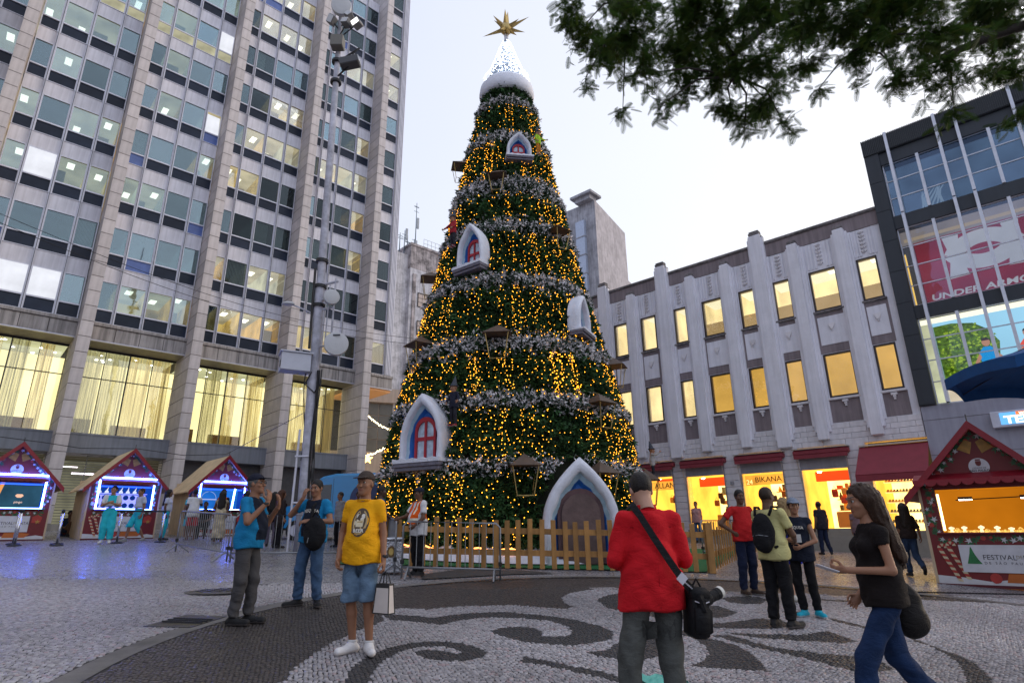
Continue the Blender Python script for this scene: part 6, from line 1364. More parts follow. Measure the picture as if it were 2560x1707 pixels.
def person(loc, yaw, h, label, skin='tan', shirt=('white', (.6, .6, .6)), sleeve=.55, hem=.80, pants=('blue_denim', (.05, .09, .17)), plen=1.0, shoe=('black', (.02, .02, .022)), sole=(.45, .44, .42),
           pose=None, hair=None, hairc=(.012, .009, .008), cap=None, build=1.0, belly=0, dress=None, vs=.013, group=None, lean=0, look=(0, 0), hands=(.35, .35), handv=None, female=False, name='person', cat='person', headk=1.0, vest=None, hood=None, loose=1.0, shoeh=None):
    k = h/1.75; pz = dict(hipL=(-.088, 0, .91), hipR=(.088, 0, .91), kneeL=(-.10, .015, .50), kneeR=(.10, .015, .50), ankL=(-.105, -.03, .085), ankR=(.105, -.03, .085), toeL=(-.13, .12, .035), toeR=(.13, .12, .035),
        shL=(-.172, -.005, 1.415), shR=(.172, -.005, 1.415), elL=(-.225, -.03, 1.12), elR=(.225, -.03, 1.12), wrL=(-.25, .03, .87), wrR=(.25, .03, .87), pel=(0, 0, .96), waist=(0, 0, 1.10), chest=(0, .005, 1.28), neck=(0, -.01, 1.47), head=(0, .02, 1.615))
    if female: pz.update(shL=(-.160, -.005, 1.40), shR=(.160, -.005, 1.40), elL=(-.205, -.03, 1.11), elR=(.205, -.03, 1.11), wrL=(-.215, .03, .87), wrR=(.215, .03, .87))
    pz.update(pose or {}); J = {n: np.array(v, float) for n, v in pz.items()}
    if lean:
        for n in ('shL', 'shR', 'elL', 'elR', 'wrL', 'wrR', 'chest', 'neck', 'head', 'waist'): J[n] = J[n]+np.array([0, lean*(J[n][2]-.95), 0])
    B = build; bw = 1.0 if not female else .9; sd = sum(map(ord, label)) % 17
    root = thing(name, (loc[0], loc[1], loc[2] if len(loc) > 2 else G(*loc)+.02), R(yaw), label, cat, group, scale=k)
    sk = mat_skin(skin); msh = cloth(*shirt) if isinstance(shirt, tuple) else shirt; mpa = cloth(*pants) if isinstance(pants, tuple) else pants; mso = cloth('shoe_'+shoe[0], shoe[1], .5); msl = M('sole_%s' % shoe[0], sole, .6)
    mats = [sk, msh, mpa, mso, msl]; elb = lambda s: (J['sh'+s], J['el'+s], J['wr'+s])
    def g_skin(P):
        d = d_cone(P, J['neck']-[0, 0, .08], J['head']-[0, 0, .02], .058*bw, .052*bw)
        d = smin(d, d_ell(P, J['neck']-[0, .0, .10], (.15*bw, .08, .09)), .05)
        for s in 'LR':
            a, e, w = elb(s); d = smin(d, d_cone(P, a, e, .050*B*bw, .040*B*bw), .02); d = smin(d, d_cone(P, e, w, .041*B*bw, .027*bw), .015)
            hp, kn, an = J['hip'+s], J['knee'+s], J['ank'+s]; d = smin(d, d_cone(P, hp, kn, .085*B, .056), .02); mid = kn+(an-kn)*.32-np.array([0, .012, 0]); d = smin(d, d_cone(P, kn, mid, .050, .051), .02); d = smin(d, d_cone(P, mid, an, .051, .034), .02)
        return d
    def torso(P, e):
        d = d_ell(P, J['chest'], (.150*B*bw+e, .104*B+e, .215)); d = smin(d, d_ell(P, J['waist']+[0, .02+belly*.55, -.01], (.134*B*bw+belly*.6+e, .105*B+belly+e, .20)), .10)
        d = smin(d, d_ell(P, J['pel']+[0, -.005, -.02], (.165*B+e*1.9, .118*B+e*1.9, .20)), .08)
        for s in 'LR': d = smin(d, d_cone(P, J['neck']-[0, .0, .07], J['sh'+s]-[0, 0, .012], .056, .054*B), .05)
        if female:
            for s in (-1, 1): d = smin(d, d_ell(P, J['chest']+[s*.075, .085, .005], (.07, .06, .065)), .05)
        return d
    def g_shirt(P):
        d = torso(P, .012)
        for s in 'LR':
            a, e, w = elb(s)
            if sleeve > 0:
                f = min(1, sleeve); tip = a+(e-a)*f; q = d_cone(P, a-[0, 0, .005], tip, .056*B*loose, .059*B*loose); nrm = (e-a)/np.linalg.norm(e-a); q = np.maximum(q, (P-tip.astype(f4))@nrm.astype(f4)); d = smin(d, q, .035)
                if sleeve > 1: t2 = e+(w-e)*(sleeve-1); q = d_cone(P, e, t2, .056*B*loose, .043*loose); n2 = (w-e)/np.linalg.norm(w-e); d = smin(d, np.maximum(q, (P-t2.astype(f4))@n2.astype(f4)), .02)
        hz = J['pel'][2]-.96+hem
        if dress is not None: q = d_cone(P, J['pel']+[0, 0, .06], (J['pel'][0], J['pel'][1], hz-.02), .150*B, dress); d = smin(d, q, .08)
        else:
            d = smin(d, d_cone(P, J['waist'], J['pel']+[0, 0, hem-.96], .10, .10)-.045*B, .08)
            for s in 'LR': d = smin(d, d_cone(P, J['hip'+s]+[0, 0, .10], J['hip'+s]+(J['knee'+s]-J['hip'+s])*.35, .10*B*loose+.008, .10*B*loose+.020), .05)
        d = d+folds(P, .0066, sd); d = np.maximum(d, hz+.008*np.sin(P[:, 0]*19+sd)+.006*np.sin(P[:, 1]*27)-P[:, 2])
        nk = J['neck'].astype(f4); return np.maximum(d, -(np.sqrt((P[:, 0]-nk[0])**2+(P[:, 1]-nk[1]-.015)**2+((P[:, 2]-nk[2]-.035)*1.0)**2)-.088*bw))
    def g_pants(P):
        d = d_ell(P, J['pel']-[0, 0, .01], (.158*B, .118*B, .155)); 
        for s in 'LR':
            hp, kn, an = J['hip'+s], J['knee'+s], J['ank'+s]; lo_ = .080 if plen >= 1 else .090
            d = smin(d, d_cone(P, hp, kn, .090*B*loose, lo_*loose), .03)
            if plen > .5: d = smin(d, d_cone(P, kn, an, lo_*loose*.97, (.062 if plen >= 1 else .07)*loose), .02)
            elif plen < .5: tip = hp+(kn-hp)*(plen*2); n_ = (kn-hp)/np.linalg.norm(kn-hp)
        cutz = [J['ank'+s][2] for s in 'LR']; d = d+folds(P*np.array([1, 1, .8], f4), .0065, sd+5)+.006*np.sin(P[:, 2]*62+P[:, 0]*22+4*np.sin(P[:, 1]*14+sd))*np.clip((.40-P[:, 2])*4, 0, 1)
        for s in 'LR':
            hp, kn, an = J['hip'+s], J['knee'+s], J['ank'+s]
            if plen <= .5: e_ = hp+(kn-hp)*plen*2; n_ = (kn-hp)
            else: e_ = kn+(an-kn)*((plen-.5)*2-.04); n_ = (an-kn)
            n_ = (n_/np.linalg.norm(n_)).astype(f4); sidem = (P[:, 0]-J['pel'][0])*(1 if s == 'R' else -1) > -.0 if abs(hp[0]-an[0]) < .5 else np.ones(len(P), bool)
            near = d_cone(P, hp, an, .14, .14) < 0; d = np.where(near & (np.argmin(np.stack([d_cone(P, J['kneeL'], J['ankL'], 0, 0), d_cone(P, J['kneeR'], J['ankR'], 0, 0)]), 0) == (0 if s == 'L' else 1)), np.maximum(d, (P-e_.astype(f4))@n_), d)
        return np.maximum(d, P[:, 2]-(J['waist'][2]-.03))
    def g_shoe(P, sole_only=False):
        d = None
        for s in 'LR':
            an, to = J['ank'+s], J['toe'+s]; fd = to-an; fd[2] = 0; fd = fd/np.linalg.norm(fd); heel = an-fd*.045; heel[2] = an[2]-.045; t_ = np.array([to[0], to[1], to[2]+.003])+fd*.03
            q = d_cone(P, heel, t_, .043, .040); q = smin(q, d_cone(P, an+[0, 0, -.005], an+fd*.05-[0, 0, .03], .046, .042), .03); q = np.maximum(q, (min(an[2]-.085, to[2]-.035))-P[:, 2]); d = q if d is None else np.minimum(d, q)
        return d
    pts = np.array(list(J.values())); lo = pts.min(0)-[.2, .24, .10]; hi = pts.max(0)+[.2, .28, .0]; hi[2] = J['head'][2]-.0
    def allf(P):
        # voxels far from the figure are skipped
        return np.minimum.reduce([g_skin(P), g_shirt(P), g_pants(P) if plen > 0 else np.full(len(P), 9, f4), g_shoe(P)])
    s_ = vs/k; V, Q = nets(allf, lo, hi, s_); V = relax(V, Q, 1, .35); c = V[Q].mean(1)
    ds = np.stack([g_skin(c), g_shirt(c)-.002, (g_pants(c) if plen > 0 else np.full(len(c), 9, f4))-.001, g_shoe(c)-.003]); mi = ds.argmin(0)
    gz = np.array([min(J['ank'+s][2]-.085, J['toe'+s][2]-.035) for s in 'LR']).min(); mi = np.where((mi == 3) & (c[:, 2] < gz+.030), 4, mi)
    if vest is not None:
        kind_, vc = vest; mats += [cloth(*vc), M('vest_strip', (.75, .72, .55), .4)]; wx = .17 if kind_ == 'hivis' else .118*B
        vz = (c[:, 2] > (1.0 if kind_ == 'hivis' else hem+.09)) & (mi == 1) & (np.abs(c[:, 0]-J['chest'][0]) < wx)
        if kind_ == 'hivis':
            vz &= ~((c[:, 1] > .03) & (np.abs(c[:, 0]) < .035) & (c[:, 2] > 1.05)); mi = np.where(vz, len(mats)-2, mi); mi = np.where(vz & ((np.abs(c[:, 2]-1.09) < .022) | (np.abs(np.abs(c[:, 0])-.10) < .014) & (c[:, 2] > 1.2)), len(mats)-1, mi)
        else: mi = np.where(vz, len(mats)-2, mi)
    AV, AF, AM = [V], [Q], [mi]; nv = len(V)
    # head with its own finer skin: skull, jaw, brow, nose, lips, ears, eyes
    H = J['head']; hk = headk; hy, hp_ = R(look[0]), R(look[1]); Rh = (Matrix.Rotation(hy, 3, 'Z') @ Matrix.Rotation(hp_, 3, 'X')); RH = np.array(Rh, f4)
    def g_head(P):
        d = d_ell(P, (0, -.012, .035), (.076, .098, .100)); d = smin(d, d_ell(P, (0, .028, -.045), (.056, .062, .070)), .035); d = smin(d, d_ell(P, (0, .062, -.092), (.026, .022, .022)), .03)
        d = smin(d, d_cone(P, (0, .078, .022), (0, .108, -.022), .010, .0155), .012); d = smin(d, d_ell(P, (0, .085, .040), (.052, .014, .012)), .016)
        for s in (-1, 1): d = smin(d, d_ell(P, (s*.040, .062, -.018), (.024, .022, .02)), .02); d = np.maximum(d, -d_ell(P, (s*.031, .098, .018), (.018, .014, .011))) if hk < 1.2 else d; d = smin(d, d_ell(P, (s*.078, -.008, .004), (.010, .020, .032) if hk < 1.2 else (.045, .018, .026)), .008); d = smin(d, d_ell(P, (s*.012, .103, -.026), (.010, .010, .008)), .006)
        d = smin(d, d_ell(P, (0, .084, -.056), (.024, .012, .0075)), .006); d = np.maximum(d, -d_ell(P, (0, .101, -.0575), (.024, .010, .0018)))
        d = smin(d, d_cone(P, (0, -.02, -.05), (0, -.03, -.17), .052, .056*bw), .03); return d
    HV, HQ = nets(g_head, (-.125, -.125, -.16), (.125, .135, .15), .0072 if vs <= .016 else .0105); hc = HV[HQ].mean(1)
    mats += [M('lip_'+skin, tuple(v*m for v, m in zip(SKIN[skin], (.85, .55, .55))), .4), M('eye_white', (.36, .34, .32), .3), M('eye_dark', (.015, .01, .008), .2), M('brow', hairc, .8)]; n0 = len(mats)
    hm = np.zeros(len(HQ), int); hm[(d_ell(hc, (0, .090, -.0565), (.028, .03, .011)) < 0)] = n0-4
    for s in (-1, 1): hm[d_ell(hc, (s*.033, .088, .047), (.026, .03, .0055), ) < 0] = n0-1
    W_ = HV@RH.T*hk+H.astype(f4); AV.append(W_); AF.append(HQ+nv); AM.append(hm); nv += len(W_)
    for s in (-1, 1):
        ev = np.array([(x, y, z) for z in (-1, -.5, 0, .5, 1) for x, y in [(math.cos(a)*math.sqrt(1-z*z), math.sin(a)*math.sqrt(1-z*z)) for a in np.arange(8)*PI/4]], f4)*.0135+A3((s*.031, .0755, .018)); ef = np.array([(i*8+j, i*8+(j+1) % 8, i*8+8+(j+1) % 8, i*8+8+j) for i in range(4) for j in range(8)])
        em = np.where((np.abs(ev[ef].mean(1)[:, 0]-s*.031) < .006) & (ev[ef].mean(1)[:, 1] > .086), n0-2, n0-3); AV.append(ev@RH.T*hk+H.astype(f4)); AF.append(ef+nv); AM.append(em); nv += len(ev)
    # hands
    for s, sg, cu in (('L', -1, hands[0]), ('R', 1, hands[1])):
        hv, hq = hand_mesh(cu); e, w = J['el'+s], J['wr'+s]; d = w-e; fdir = d/np.linalg.norm(d)
        if handv and s in handv: fdir = np.array(handv[s][0], float); fdir /= np.linalg.norm(fdir)
        palm = np.array(handv[s][1], float) if handv and s in handv else np.array([-sg*1.0, .25, 0]); 
        z = -fdir; y = -palm; y = y-z*np.dot(y, z); y /= np.linalg.norm(y); x = np.cross(y, z); m_ = np.stack([x, y, z], 1).astype(f4); q = hv.copy()
        if sg*1 < 0: q[:, 0] *= 1
        want = np.cross(fdir, -y); flip = -1 if sg > 0 else 1; q[:, 0] *= flip*(1); AV.append((q*(.95 if female else 1.02))@m_.T+w.astype(f4)); AF.append(hq[:, ::-1]+nv if flip < 0 else hq+nv); AM.append(np.zeros(len(hq), int)); nv += len(hv)
    me = np_mesh('body', np.concatenate(AV), np.concatenate(AF), mats, mi=np.concatenate(AM), smooth=True)
    body = link('body', me, root)
    # hair and caps are separate pieces of the figure
    def hpiece(fn, nm, mat, lo=(-.2, -.24, -.62), hi=(.2, .16, .2), s=.011):
        v, q = nets(fn, lo, hi, s)
        if len(v): v = relax(v, q, 1, .3); return link(nm, np_mesh(nm, v@RH.T*hk+H.astype(f4), q, [mat], smooth=True), root)
    mh = M('hair_%d_%d' % (int(hairc[0]*1000), int(hairc[2]*1000)), hairc, .5, var=.30, vs=25, bump=.35, bs=90, spec=.3)
    def strand(P): return .004*np.sin(P[:, 0]*150+P[:, 1]*60+3*np.sin(P[:, 2]*18))+.003*np.sin(P[:, 1]*170-P[:, 0]*40)
    if hair == 'short':
        def fh(P): d = d_ell(P, (0, -.018, .045), (.084, .102, .103)); d = np.maximum(d, (P[:, 1]-.055)*.8+(.062-P[:, 2])*.6-.012); return np.maximum(d, -.075-P[:, 2]-.35*P[:, 1])+strand(P)*.25
        hpiece(fh, 'hair', mh, (-.12, -.15, -.1), (.12, .13, .18), .009)
    elif hair in ('long', 'tail', 'bun'):
        def fh(P):
            d = d_ell(P, (0, -.018, .042), (.090, .108, .108)); d = np.maximum(d, (P[:, 1]-.045)*.8+(.055-P[:, 2])*.6-.012)
            if hair == 'long': q = smin(d_cone(P, (-.04, -.06, .02), (-.075, -.115, -.42), .075, .055), d_cone(P, (.04, -.06, .02), (.075, -.115, -.40), .075, .055), .06); q = smin(q, d_cone(P, (0, -.07, 0), (0, -.13, -.48), .08, .05), .05); d = smin(d, q, .05)
            if hair == 'tail': d = smin(d, d_cone(P, (0, -.09, .0), (0, -.14, -.26), .035, .022), .03)
            if hair == 'bun': d = smin(d, d_ell(P, (0, -.12, .07), (.05, .05, .05)), .02)
            return d+strand(P)*1.3
        hpiece(fh, 'hair', mh, s=.011)
    if hair == 'long' and vs < .02:
        q_ = random.Random(sd); b = MB()
        for i in range(110):
            a0 = q_.uniform(-1.9, 1.9)+PI; x0, y0 = .082*math.sin(a0), .092*math.cos(a0)-.018; zz = q_.uniform(.0, .115); sh_ = math.sqrt(max(.05, 1-(zz/.135)**2)); e_ = (x0*.9+q_.gauss(0, .018), -.10+q_.gauss(0, .022)-.03*abs(math.cos(a0)), -q_.uniform(.26, .50)); st_ = Vector((x0*sh_, y0*sh_, zz+.03))
            if st_.y > .055: continue
            mid = Vector((x0*1.06, min(y0*1.05, -.02)-.02, -.08)); pp = [st_, st_.lerp(mid, .55)+Vector((x0*.12, -.012, .01)), mid, mid.lerp(Vector(e_), .5)+Vector((q_.gauss(0, .012), q_.gauss(0, .012), 0)), Vector(e_)]; b.tube(pp, [.006, .009, .009, .007, .002], 5)
        b.v = [tuple(Rh @ Vector(v)*hk+Vector(H)) for v in b.v]; b.build('hair_locks', mh, root, smooth=True, kind='stuff')
    if hair == 'thin':
        def fh(P): d = d_ell(P, (0, -.02, .03), (.081, .100, .095)); d = np.maximum(d, (P[:, 1]-.0)*1.0-.0); return np.maximum(np.maximum(d, -.05-P[:, 2]), P[:, 2]-.075)
        hpiece(fh, 'hair', mh, (-.12, -.15, -.1), (.12, .13, .18), .009)
    if cap:
        def fc(P): d = d_ell(P, (0, -.012, .058), (.089, .108, .092)); d = np.maximum(d, .052-P[:, 2]+P[:, 1]*.05); b_ = np.maximum(d_ell(P, (0, .115*cap[2], .066), (.074, .085, .040)), np.abs(P[:, 2]-.070+.18*(P[:, 1]*cap[2]-.09))-.005); return smin(d, np.maximum(b_, (.02-P[:, 1]*cap[2])), .01)
        hpiece(fc, 'cap', cloth('cap_'+cap[0], cap[1], .8), (-.13, -.22, .0), (.13, .22, .18), .009)
    if hood == 'gnome':
        def fc(P): d = d_cone(P, (0, -.01, .055), (.0, -.07, .36), .100, .008); d = np.minimum(d, np.maximum(d_ell(P, (0, -.01, .06), (.135, .135, .03)), np.abs(P[:, 2]-.06)-.014)); return np.maximum(d, .045-P[:, 2])
        hpiece(fc, 'pointed_hat', cloth('gnome_hat', (.07, .08, .10), .8), (-.16, -.18, .0), (.16, .16, .42), .012)
    root['_k'] = k; return root, body, J, k
def wrap(body, root, shapes, name, mats, back=False, off=.004):
    """lay flat printed shapes (local x,z polygons) onto the front or back of a garment"""
    bm = bmesh.new(); bm.from_mesh(body.data); tree = BVHTree.FromBMesh(bm); bm.free(); b = MB(); sy = -1 if back else 1
    for poly, mi, lift in shapes:
        n = len(poly); cx = sum(p[0] for p in poly)/n; cz = sum(p[1] for p in poly)/n; vs = []
        for x, z in [(cx, cz)]+list(poly):
            h_ = tree.ray_cast(Vector((x, sy*.9, z)), Vector((0, -sy, 0)))
            y = h_[0].y if h_[0] else sy*.13; vs.append((x, y+sy*(off+lift), z))
        b.add(vs, [(0, 1+i, 1+(i+1) % n) for i in range(n)], mi)
    return b.build(name, mats, root)
def wraptext(body, root, s, size, cx, cz, mat, name='printed_word', sx=1, arch=0, off=.006):
    cu = bpy.data.curves.new('tmp', 'FONT'); cu.body = s; cu.size = size; cu.align_x = 'CENTER'; cu.align_y = 'CENTER'; cu.resolution_u = 2; cu.offset = .001
    o = bpy.data.objects.new('tmp', cu); me = bpy.data.meshes.new_from_object(o); bpy.data.objects.remove(o)
    bm = bmesh.new(); bm.from_mesh(body.data); tree = BVHTree.FromBMesh(bm); bm.free(); bm = bmesh.new(); bm.from_mesh(me); bmesh.ops.triangulate(bm, faces=bm.faces[:])
    for v in bm.verts:
        x, z = -v.co.x*sx+cx, v.co.y+cz-arch*(v.co.x*sx)**2; h_ = tree.ray_cast(Vector((x, .9, z)), Vector((0, -1, 0))); y = h_[0].y if h_[0] else .13; v.co = (x, y+off, z)
    bm.to_mesh(me); bm.free(); me.materials.clear(); me.materials.append(mat); me.name = name; return link(name, me, root)
def local(root, p):
    """point of a figure's local frame in the world"""
    s = root.scale[0]; a = root.rotation_euler.z; return Vector((root.location.x+s*(p[0]*math.cos(a)-p[1]*math.sin(a)), root.location.y+s*(p[0]*math.sin(a)+p[1]*math.cos(a)), root.location.z+s*p[2]))
def backpack(root, front, label, col=('pack_black', (.012, .012, .014)), sz=1, y0=None):
    t = thing('backpack', local(root, (0, 0, 0)), root.rotation_euler.z, label, 'backpack', scale=root.scale[0]); sy = 1 if front else -1; y = sy*(y0 or .19)
    m = cloth(*col)
    def fn(P): d = d_ell(P, (0, y, 1.16), (.155*sz, .10*sz, .26*sz)); d = smin(d, d_ell(P, (0, y+sy*.07, 1.06), (.115*sz, .055, .13*sz)), .03); return d+folds(P, .004, 3)
    v, q = nets(fn, (-.25, min(y-.25, y+.25), .75), (.25, max(y-.25, y+.25), 1.55), .016); link('pack_body', np_mesh('pack_body', v, q, [m], smooth=True), t)
    for s in (-1, 1): b = MB(); b.tube([(s*.10, y-sy*.02, 1.38), (s*.125, y-sy*.08, 1.49), (s*.135, 0, 1.49), (s*.145, -sy*.12, 1.38), (s*.16, -sy*.10, 1.15), (s*.15, 0, 1.02), (s*.12, y-sy*.04, .98)], .019, 6); b.build('strap', m, t, smooth=True)
    b = MB(); b.tube([(-.11, y+sy*.085, 1.12), (0, y+sy*.128, 1.135), (.11, y+sy*.085, 1.12)], .005, 5); b.build('zip', M_GALV, t)
    return t
# ------------------------------------------------------------------ who stands where
NAVY = ('navy_cotton', (.012, .016, .03)); TEALS = ('teal_polo', (.01, .19, .40)); BLK = ('black_cotton', (.010, .010, .012)); JEAN = ('blue_denim', (.055, .105, .20)); DJEAN = ('dark_denim', (.012, .018, .045)); WHT = ('white_cotton', (.62, .62, .64)); TURQ = ('turquoise_cloth', (.03, .50, .60))
HI = .013
# man in the yellow T-shirt
r1, b1, J1, k1 = person((-1.58, 6.5), 172, 1.76, 'man in yellow T-shirt, denim shorts and white trainers wearing a patterned cap', 'olive', ('yellow_cotton', (.86, .40, .008)), .62, .83, ('pale_denim', (.12, .19, .28)), .54, ('white', (.75, .74, .75)), (.70, .66, .64),
    dict(shL=(-.165, -.005, 1.415), shR=(.165, -.005, 1.415), elL=(-.215, -.02, 1.12), wrL=(-.255, .05, .86), elR=(.245, -.05, 1.13), wrR=(.205, .10, .885), hipL=(-.09, 0, .91), ankL=(-.125, -.02, .085), toeL=(-.20, .11, .035), ankR=(.06, -.05, .085), toeR=(.12, .09, .035), kneeR=(.085, .01, .50)), 'thin', (.05, .045, .04), ('camo', (.06, .045, .038), 1), belly=.035, vs=.0115, look=(-8, 2), hands=(.85, .5), loose=1.05, build=.90)
M_PRB = M('print_brown', (.075, .05, .03), .7); M_PRT = M('print_tan', (.45, .32, .15), .7); M_PRC = M('print_cream_beer', (.66, .58, .40), .7); M_PRW = M('print_white2', (.72, .68, .6), .7)
ov = lambda cx, cz, rx, rz, n=28: [(cx+rx*math.cos(2*PI*i/n), cz+rz*math.sin(2*PI*i/n)) for i in range(n)]
X0, Z0 = -.02, 1.235
sh = [(ov(X0, Z0, .088, .142), 0, 0), (ov(X0, Z0, .072, .122), 1, .002), (ov(X0, Z0+.01, .056, .098), 0, .004)]
sh += [([(X0-.034, Z0-.045), (X0+.034, Z0-.045), (X0+.040, Z0+.035), (X0-.040, Z0+.035)], 2, .006), (ov(X0, Z0+.05, .047, .024, 12), 3, .006), (ov(X0-.025, Z0+.066, .02, .018, 10), 3, .007), (ov(X0+.025, Z0+.066, .02, .018, 10), 3, .007), ([(X0+.040, Z0-.03), (X0+.058, Z0-.02), (X0+.058, Z0+.015), (X0+.040, Z0+.025)], 2, .005), ([(X0-.03, Z0-.005), (X0+.03, Z0-.005), (X0+.03, Z0+.012), (X0-.03, Z0+.012)], 1, .008), ([(X0-.07, Z0-.105), (X0+.07, Z0-.105), (X0+.074, Z0-.058), (X0-.074, Z0-.058)], 0, .0075)]
wrap(b1, r1, sh, 'beer_print', [M_PRB, M_PRT, M_PRC, M_PRW]); wraptext(b1, r1, 'BEER', .047, X0, Z0-.083, M_PRW, sx=1.0, off=.015)
b = MB(); T = Matrix.Translation((-.266, .04, .905)) @ Matrix.Rotation(R(-8), 4, 'Y'); b.lathe([(.033, -.012), (.035, 0), (.033, .012)], n=14); b.v = [tuple(T @ Vector(v)) for v in b.v]; b.box(-.02, .02, -.045, -.03, -.016, .016, T=T); b.build('wristwatch', M_VBLK, r1)
b = MB(); b.lathe([(.070, 1.448), (.077, 1.456), (.070, 1.466)], (0, .022, 0), 20, cap=False); b.build('neck_rib', cloth('yellow_rib', (.74, .33, .006)), r1, smooth=True)
m_d = cloth('pale_denim_seam', (.07, .11, .17)); wrap(b1, r1, [([(sx*.055, .80), (sx*.062, .80), (sx*.135, .735), (sx*.132, .728)], 0, 0) for sx in (-1, 1)]+[([(-.004, .82), (.004, .82), (.004, .70), (-.004, .70)], 0, 0)], 'pocket_seam', [m_d], off=.003)
for s_ in 'LR':
    an, to = J1['ank'+s_], J1['toe'+s_]; fd = to-an; fd[2] = 0; fd = fd/np.linalg.norm(fd); sdv = np.array([fd[1], -fd[0], 0]); b = MB()
    for q in range(4): c_ = an+fd*(.035+.025*q)+np.array([0, 0, .012-.017*q]); b.tube([c_-sdv*.026, c_+np.array([0, 0, .006]), c_+sdv*.026], .0035, 5)
    b.build('laces', M('lace_grey', (.35, .35, .37), .7), r1)
    b = MB(); b.lathe([(.047, -.012), (.049, 0), (.045, .01)], tuple(an+np.array([0, 0, .03])), 14, cap=False); b.build('shoe_collar', M('collar_white', (.62, .62, .63), .7), r1, smooth=True)
bag = thing('paper_bag', local(r1, (-.29, .07, .745)), R(172-25), 'small white gift bag with black edging hanging from the yellow shirted man\'s hand', 'paper bag')
b = MB(); b.add([(-.105, -.045, -.37), (.105, -.045, -.37), (.105, .045, -.37), (-.105, .045, -.37), (-.085, -.03, -.10), (.085, -.03, -.10), (.085, .03, -.10), (-.085, .03, -.10)], [(3, 2, 1, 0), (0, 1, 5, 4), (1, 2, 6, 5), (2, 3, 7, 6), (3, 0, 4, 7)]); b.build('bag_body', M('bag_white', (.62, .56, .52), .6), bag)
b = MB(); 
for q in ((-.105, -.045), (.105, -.045), (.105, .045), (-.105, .045)): b.tube([(q[0], q[1], -.37), (q[0]*.81, q[1]*.67, -.10)], .006, 5)
b.tube([(-.105, -.045, -.368), (.105, -.045, -.368), (.105, .045, -.368), (-.105, .045, -.368), (-.105, -.045, -.368)], .006, 5); b.box(-.086, .086, -.034, .034, -.135, -.095); b.build('edging', M_VBLK, bag)
for y in (-.03, .03): b = MB(); b.tube([(-.05, y, -.1), (-.03, y*.4, -.01), (0, 0, .015), (.03, y*.4, -.01), (.05, y, -.1)], .006, 6); b.build('handle', M_VBLK, bag)
# man in cap and teal polo, in profile
r2, b2, J2, k2 = person((-3.30, 7.75), -97, 1.76, 'man in dark cap and teal polo with navy bib shading his face beside the hatch', 'olive', TEALS, .62, .86, ('grey_trousers', (.07, .068, .072)), 1, ('black', (.02, .02, .022)), (.10, .09, .09),
    dict(elR=(.25, .10, 1.16), wrR=(.13, .27, 1.40), elL=(-.24, .08, 1.14), wrL=(-.16, .26, 1.36), ankR=(.09, -.04, .085), toeR=(.10, .12, .035), ankL=(-.09, .05, .085), toeL=(-.10, .21, .035), kneeL=(-.09, .06, .5)), 'short', (.10, .10, .10), ('navy', (.012, .014, .028), 1), belly=.05, vs=.012, look=(0, 8), hands=(.3, .25), handv=dict(R=((-.15, .05, 1), (-.3, -1, 0)), L=((.1, .1, 1), (.3, -1, 0))), vest=('bib', NAVY))
b = MB(); T = Matrix.Translation((0, .10, 1.64))
for s in (-1, 1): b.tube([(s*.03+.028*math.cos(a), .115, 1.64+.02*math.sin(a)) for a in np.linspace(0, 2*PI, 13)], .003, 5); b.tube([(s*.058, .113, 1.64), (s*.078, .0, 1.645)], .003, 5)
b.build('glasses', M_VBLK, r2)
b = MB(); T = Matrix.Translation((.145, .255, 1.375)); b.lathe([(.034, -.014), (.036, 0), (.034, .014)], (.142, .254, 1.378), 12); b.build('wristwatch', M_VBLK, r2)
b = MB(); b.lathe([(.182, 0), (.184, .035), (.176, .036)], (0, .02, .905), 28, cap=False, sx=1, sy=.82); b.build('white_belt', cloth('belt_white', (.55, .5, .5)), r2)
# interviewer with the black rucksack worn on the front
r3, b3, J3, k3 = person((-2.92, 9.04), 168, 1.74, 'man in navy bib with printed word, hand over his face, rucksack against his hip', 'olive', TEALS, .62, .86, JEAN, 1, ('black', (.02, .018, .018)), (.5, .48, .46),
    dict(elR=(.33, .10, 1.25), wrR=(.11, .17, 1.49), elL=(-.29, .06, 1.15), wrL=(-.06, .26, 1.16), ankR=(.17, -.02, .085), toeR=(.26, .11, .035), kneeR=(.15, .02, .5), ankL=(-.13, -.02, .085), toeL=(-.22, .10, .035)), 'short', (.012, .010, .010), belly=.03, vs=.013, look=(0, -6), hands=(.35, .45), handv=dict(R=((-.25, .0, 1), (-.4, -1, .1)), L=((.9, .35, -.1), (0, -.6, -.8))), vest=('bib', NAVY), loose=1.05)
wraptext(b3, r3, 'PESQUISA', .062, 0, 1.305, M_PRW, arch=1.2, sx=.85)
rk = thing('rucksack', local(r3, (-.17, .26, .0)), R(168), 'black rucksack hugged against the hip of the man with hand over face', 'rucksack')
v, q = nets(lambda P: smin(d_ell(P, (0, 0, .98), (.17, .10, .23)), d_ell(P, (0, .06, .90), (.12, .06, .13)), .03)+folds(P, .004, 2), (-.22, -.16, .70), (.22, .18, 1.26), .015); link('pack_body', np_mesh('pack_body', v, q, [cloth('pack_black', (.012, .012, .014))], smooth=True), rk)
b = MB(); b.tube([(.10, -.05, 1.17), (.13, -.12, 1.36), (.11, -.28, 1.45)], .02, 6); b.tube([(-.06, .0, 1.2), (0, .03, 1.27), (.06, .0, 1.2)], .013, 6); b.build('strap', cloth('pack_black', (.012, .012, .014)), rk)
b = MB(); b.tube([(.02, .125, .93), (.03, .13, .86)], .007, 5); b.build('zip_pull', M_GALV, rk)
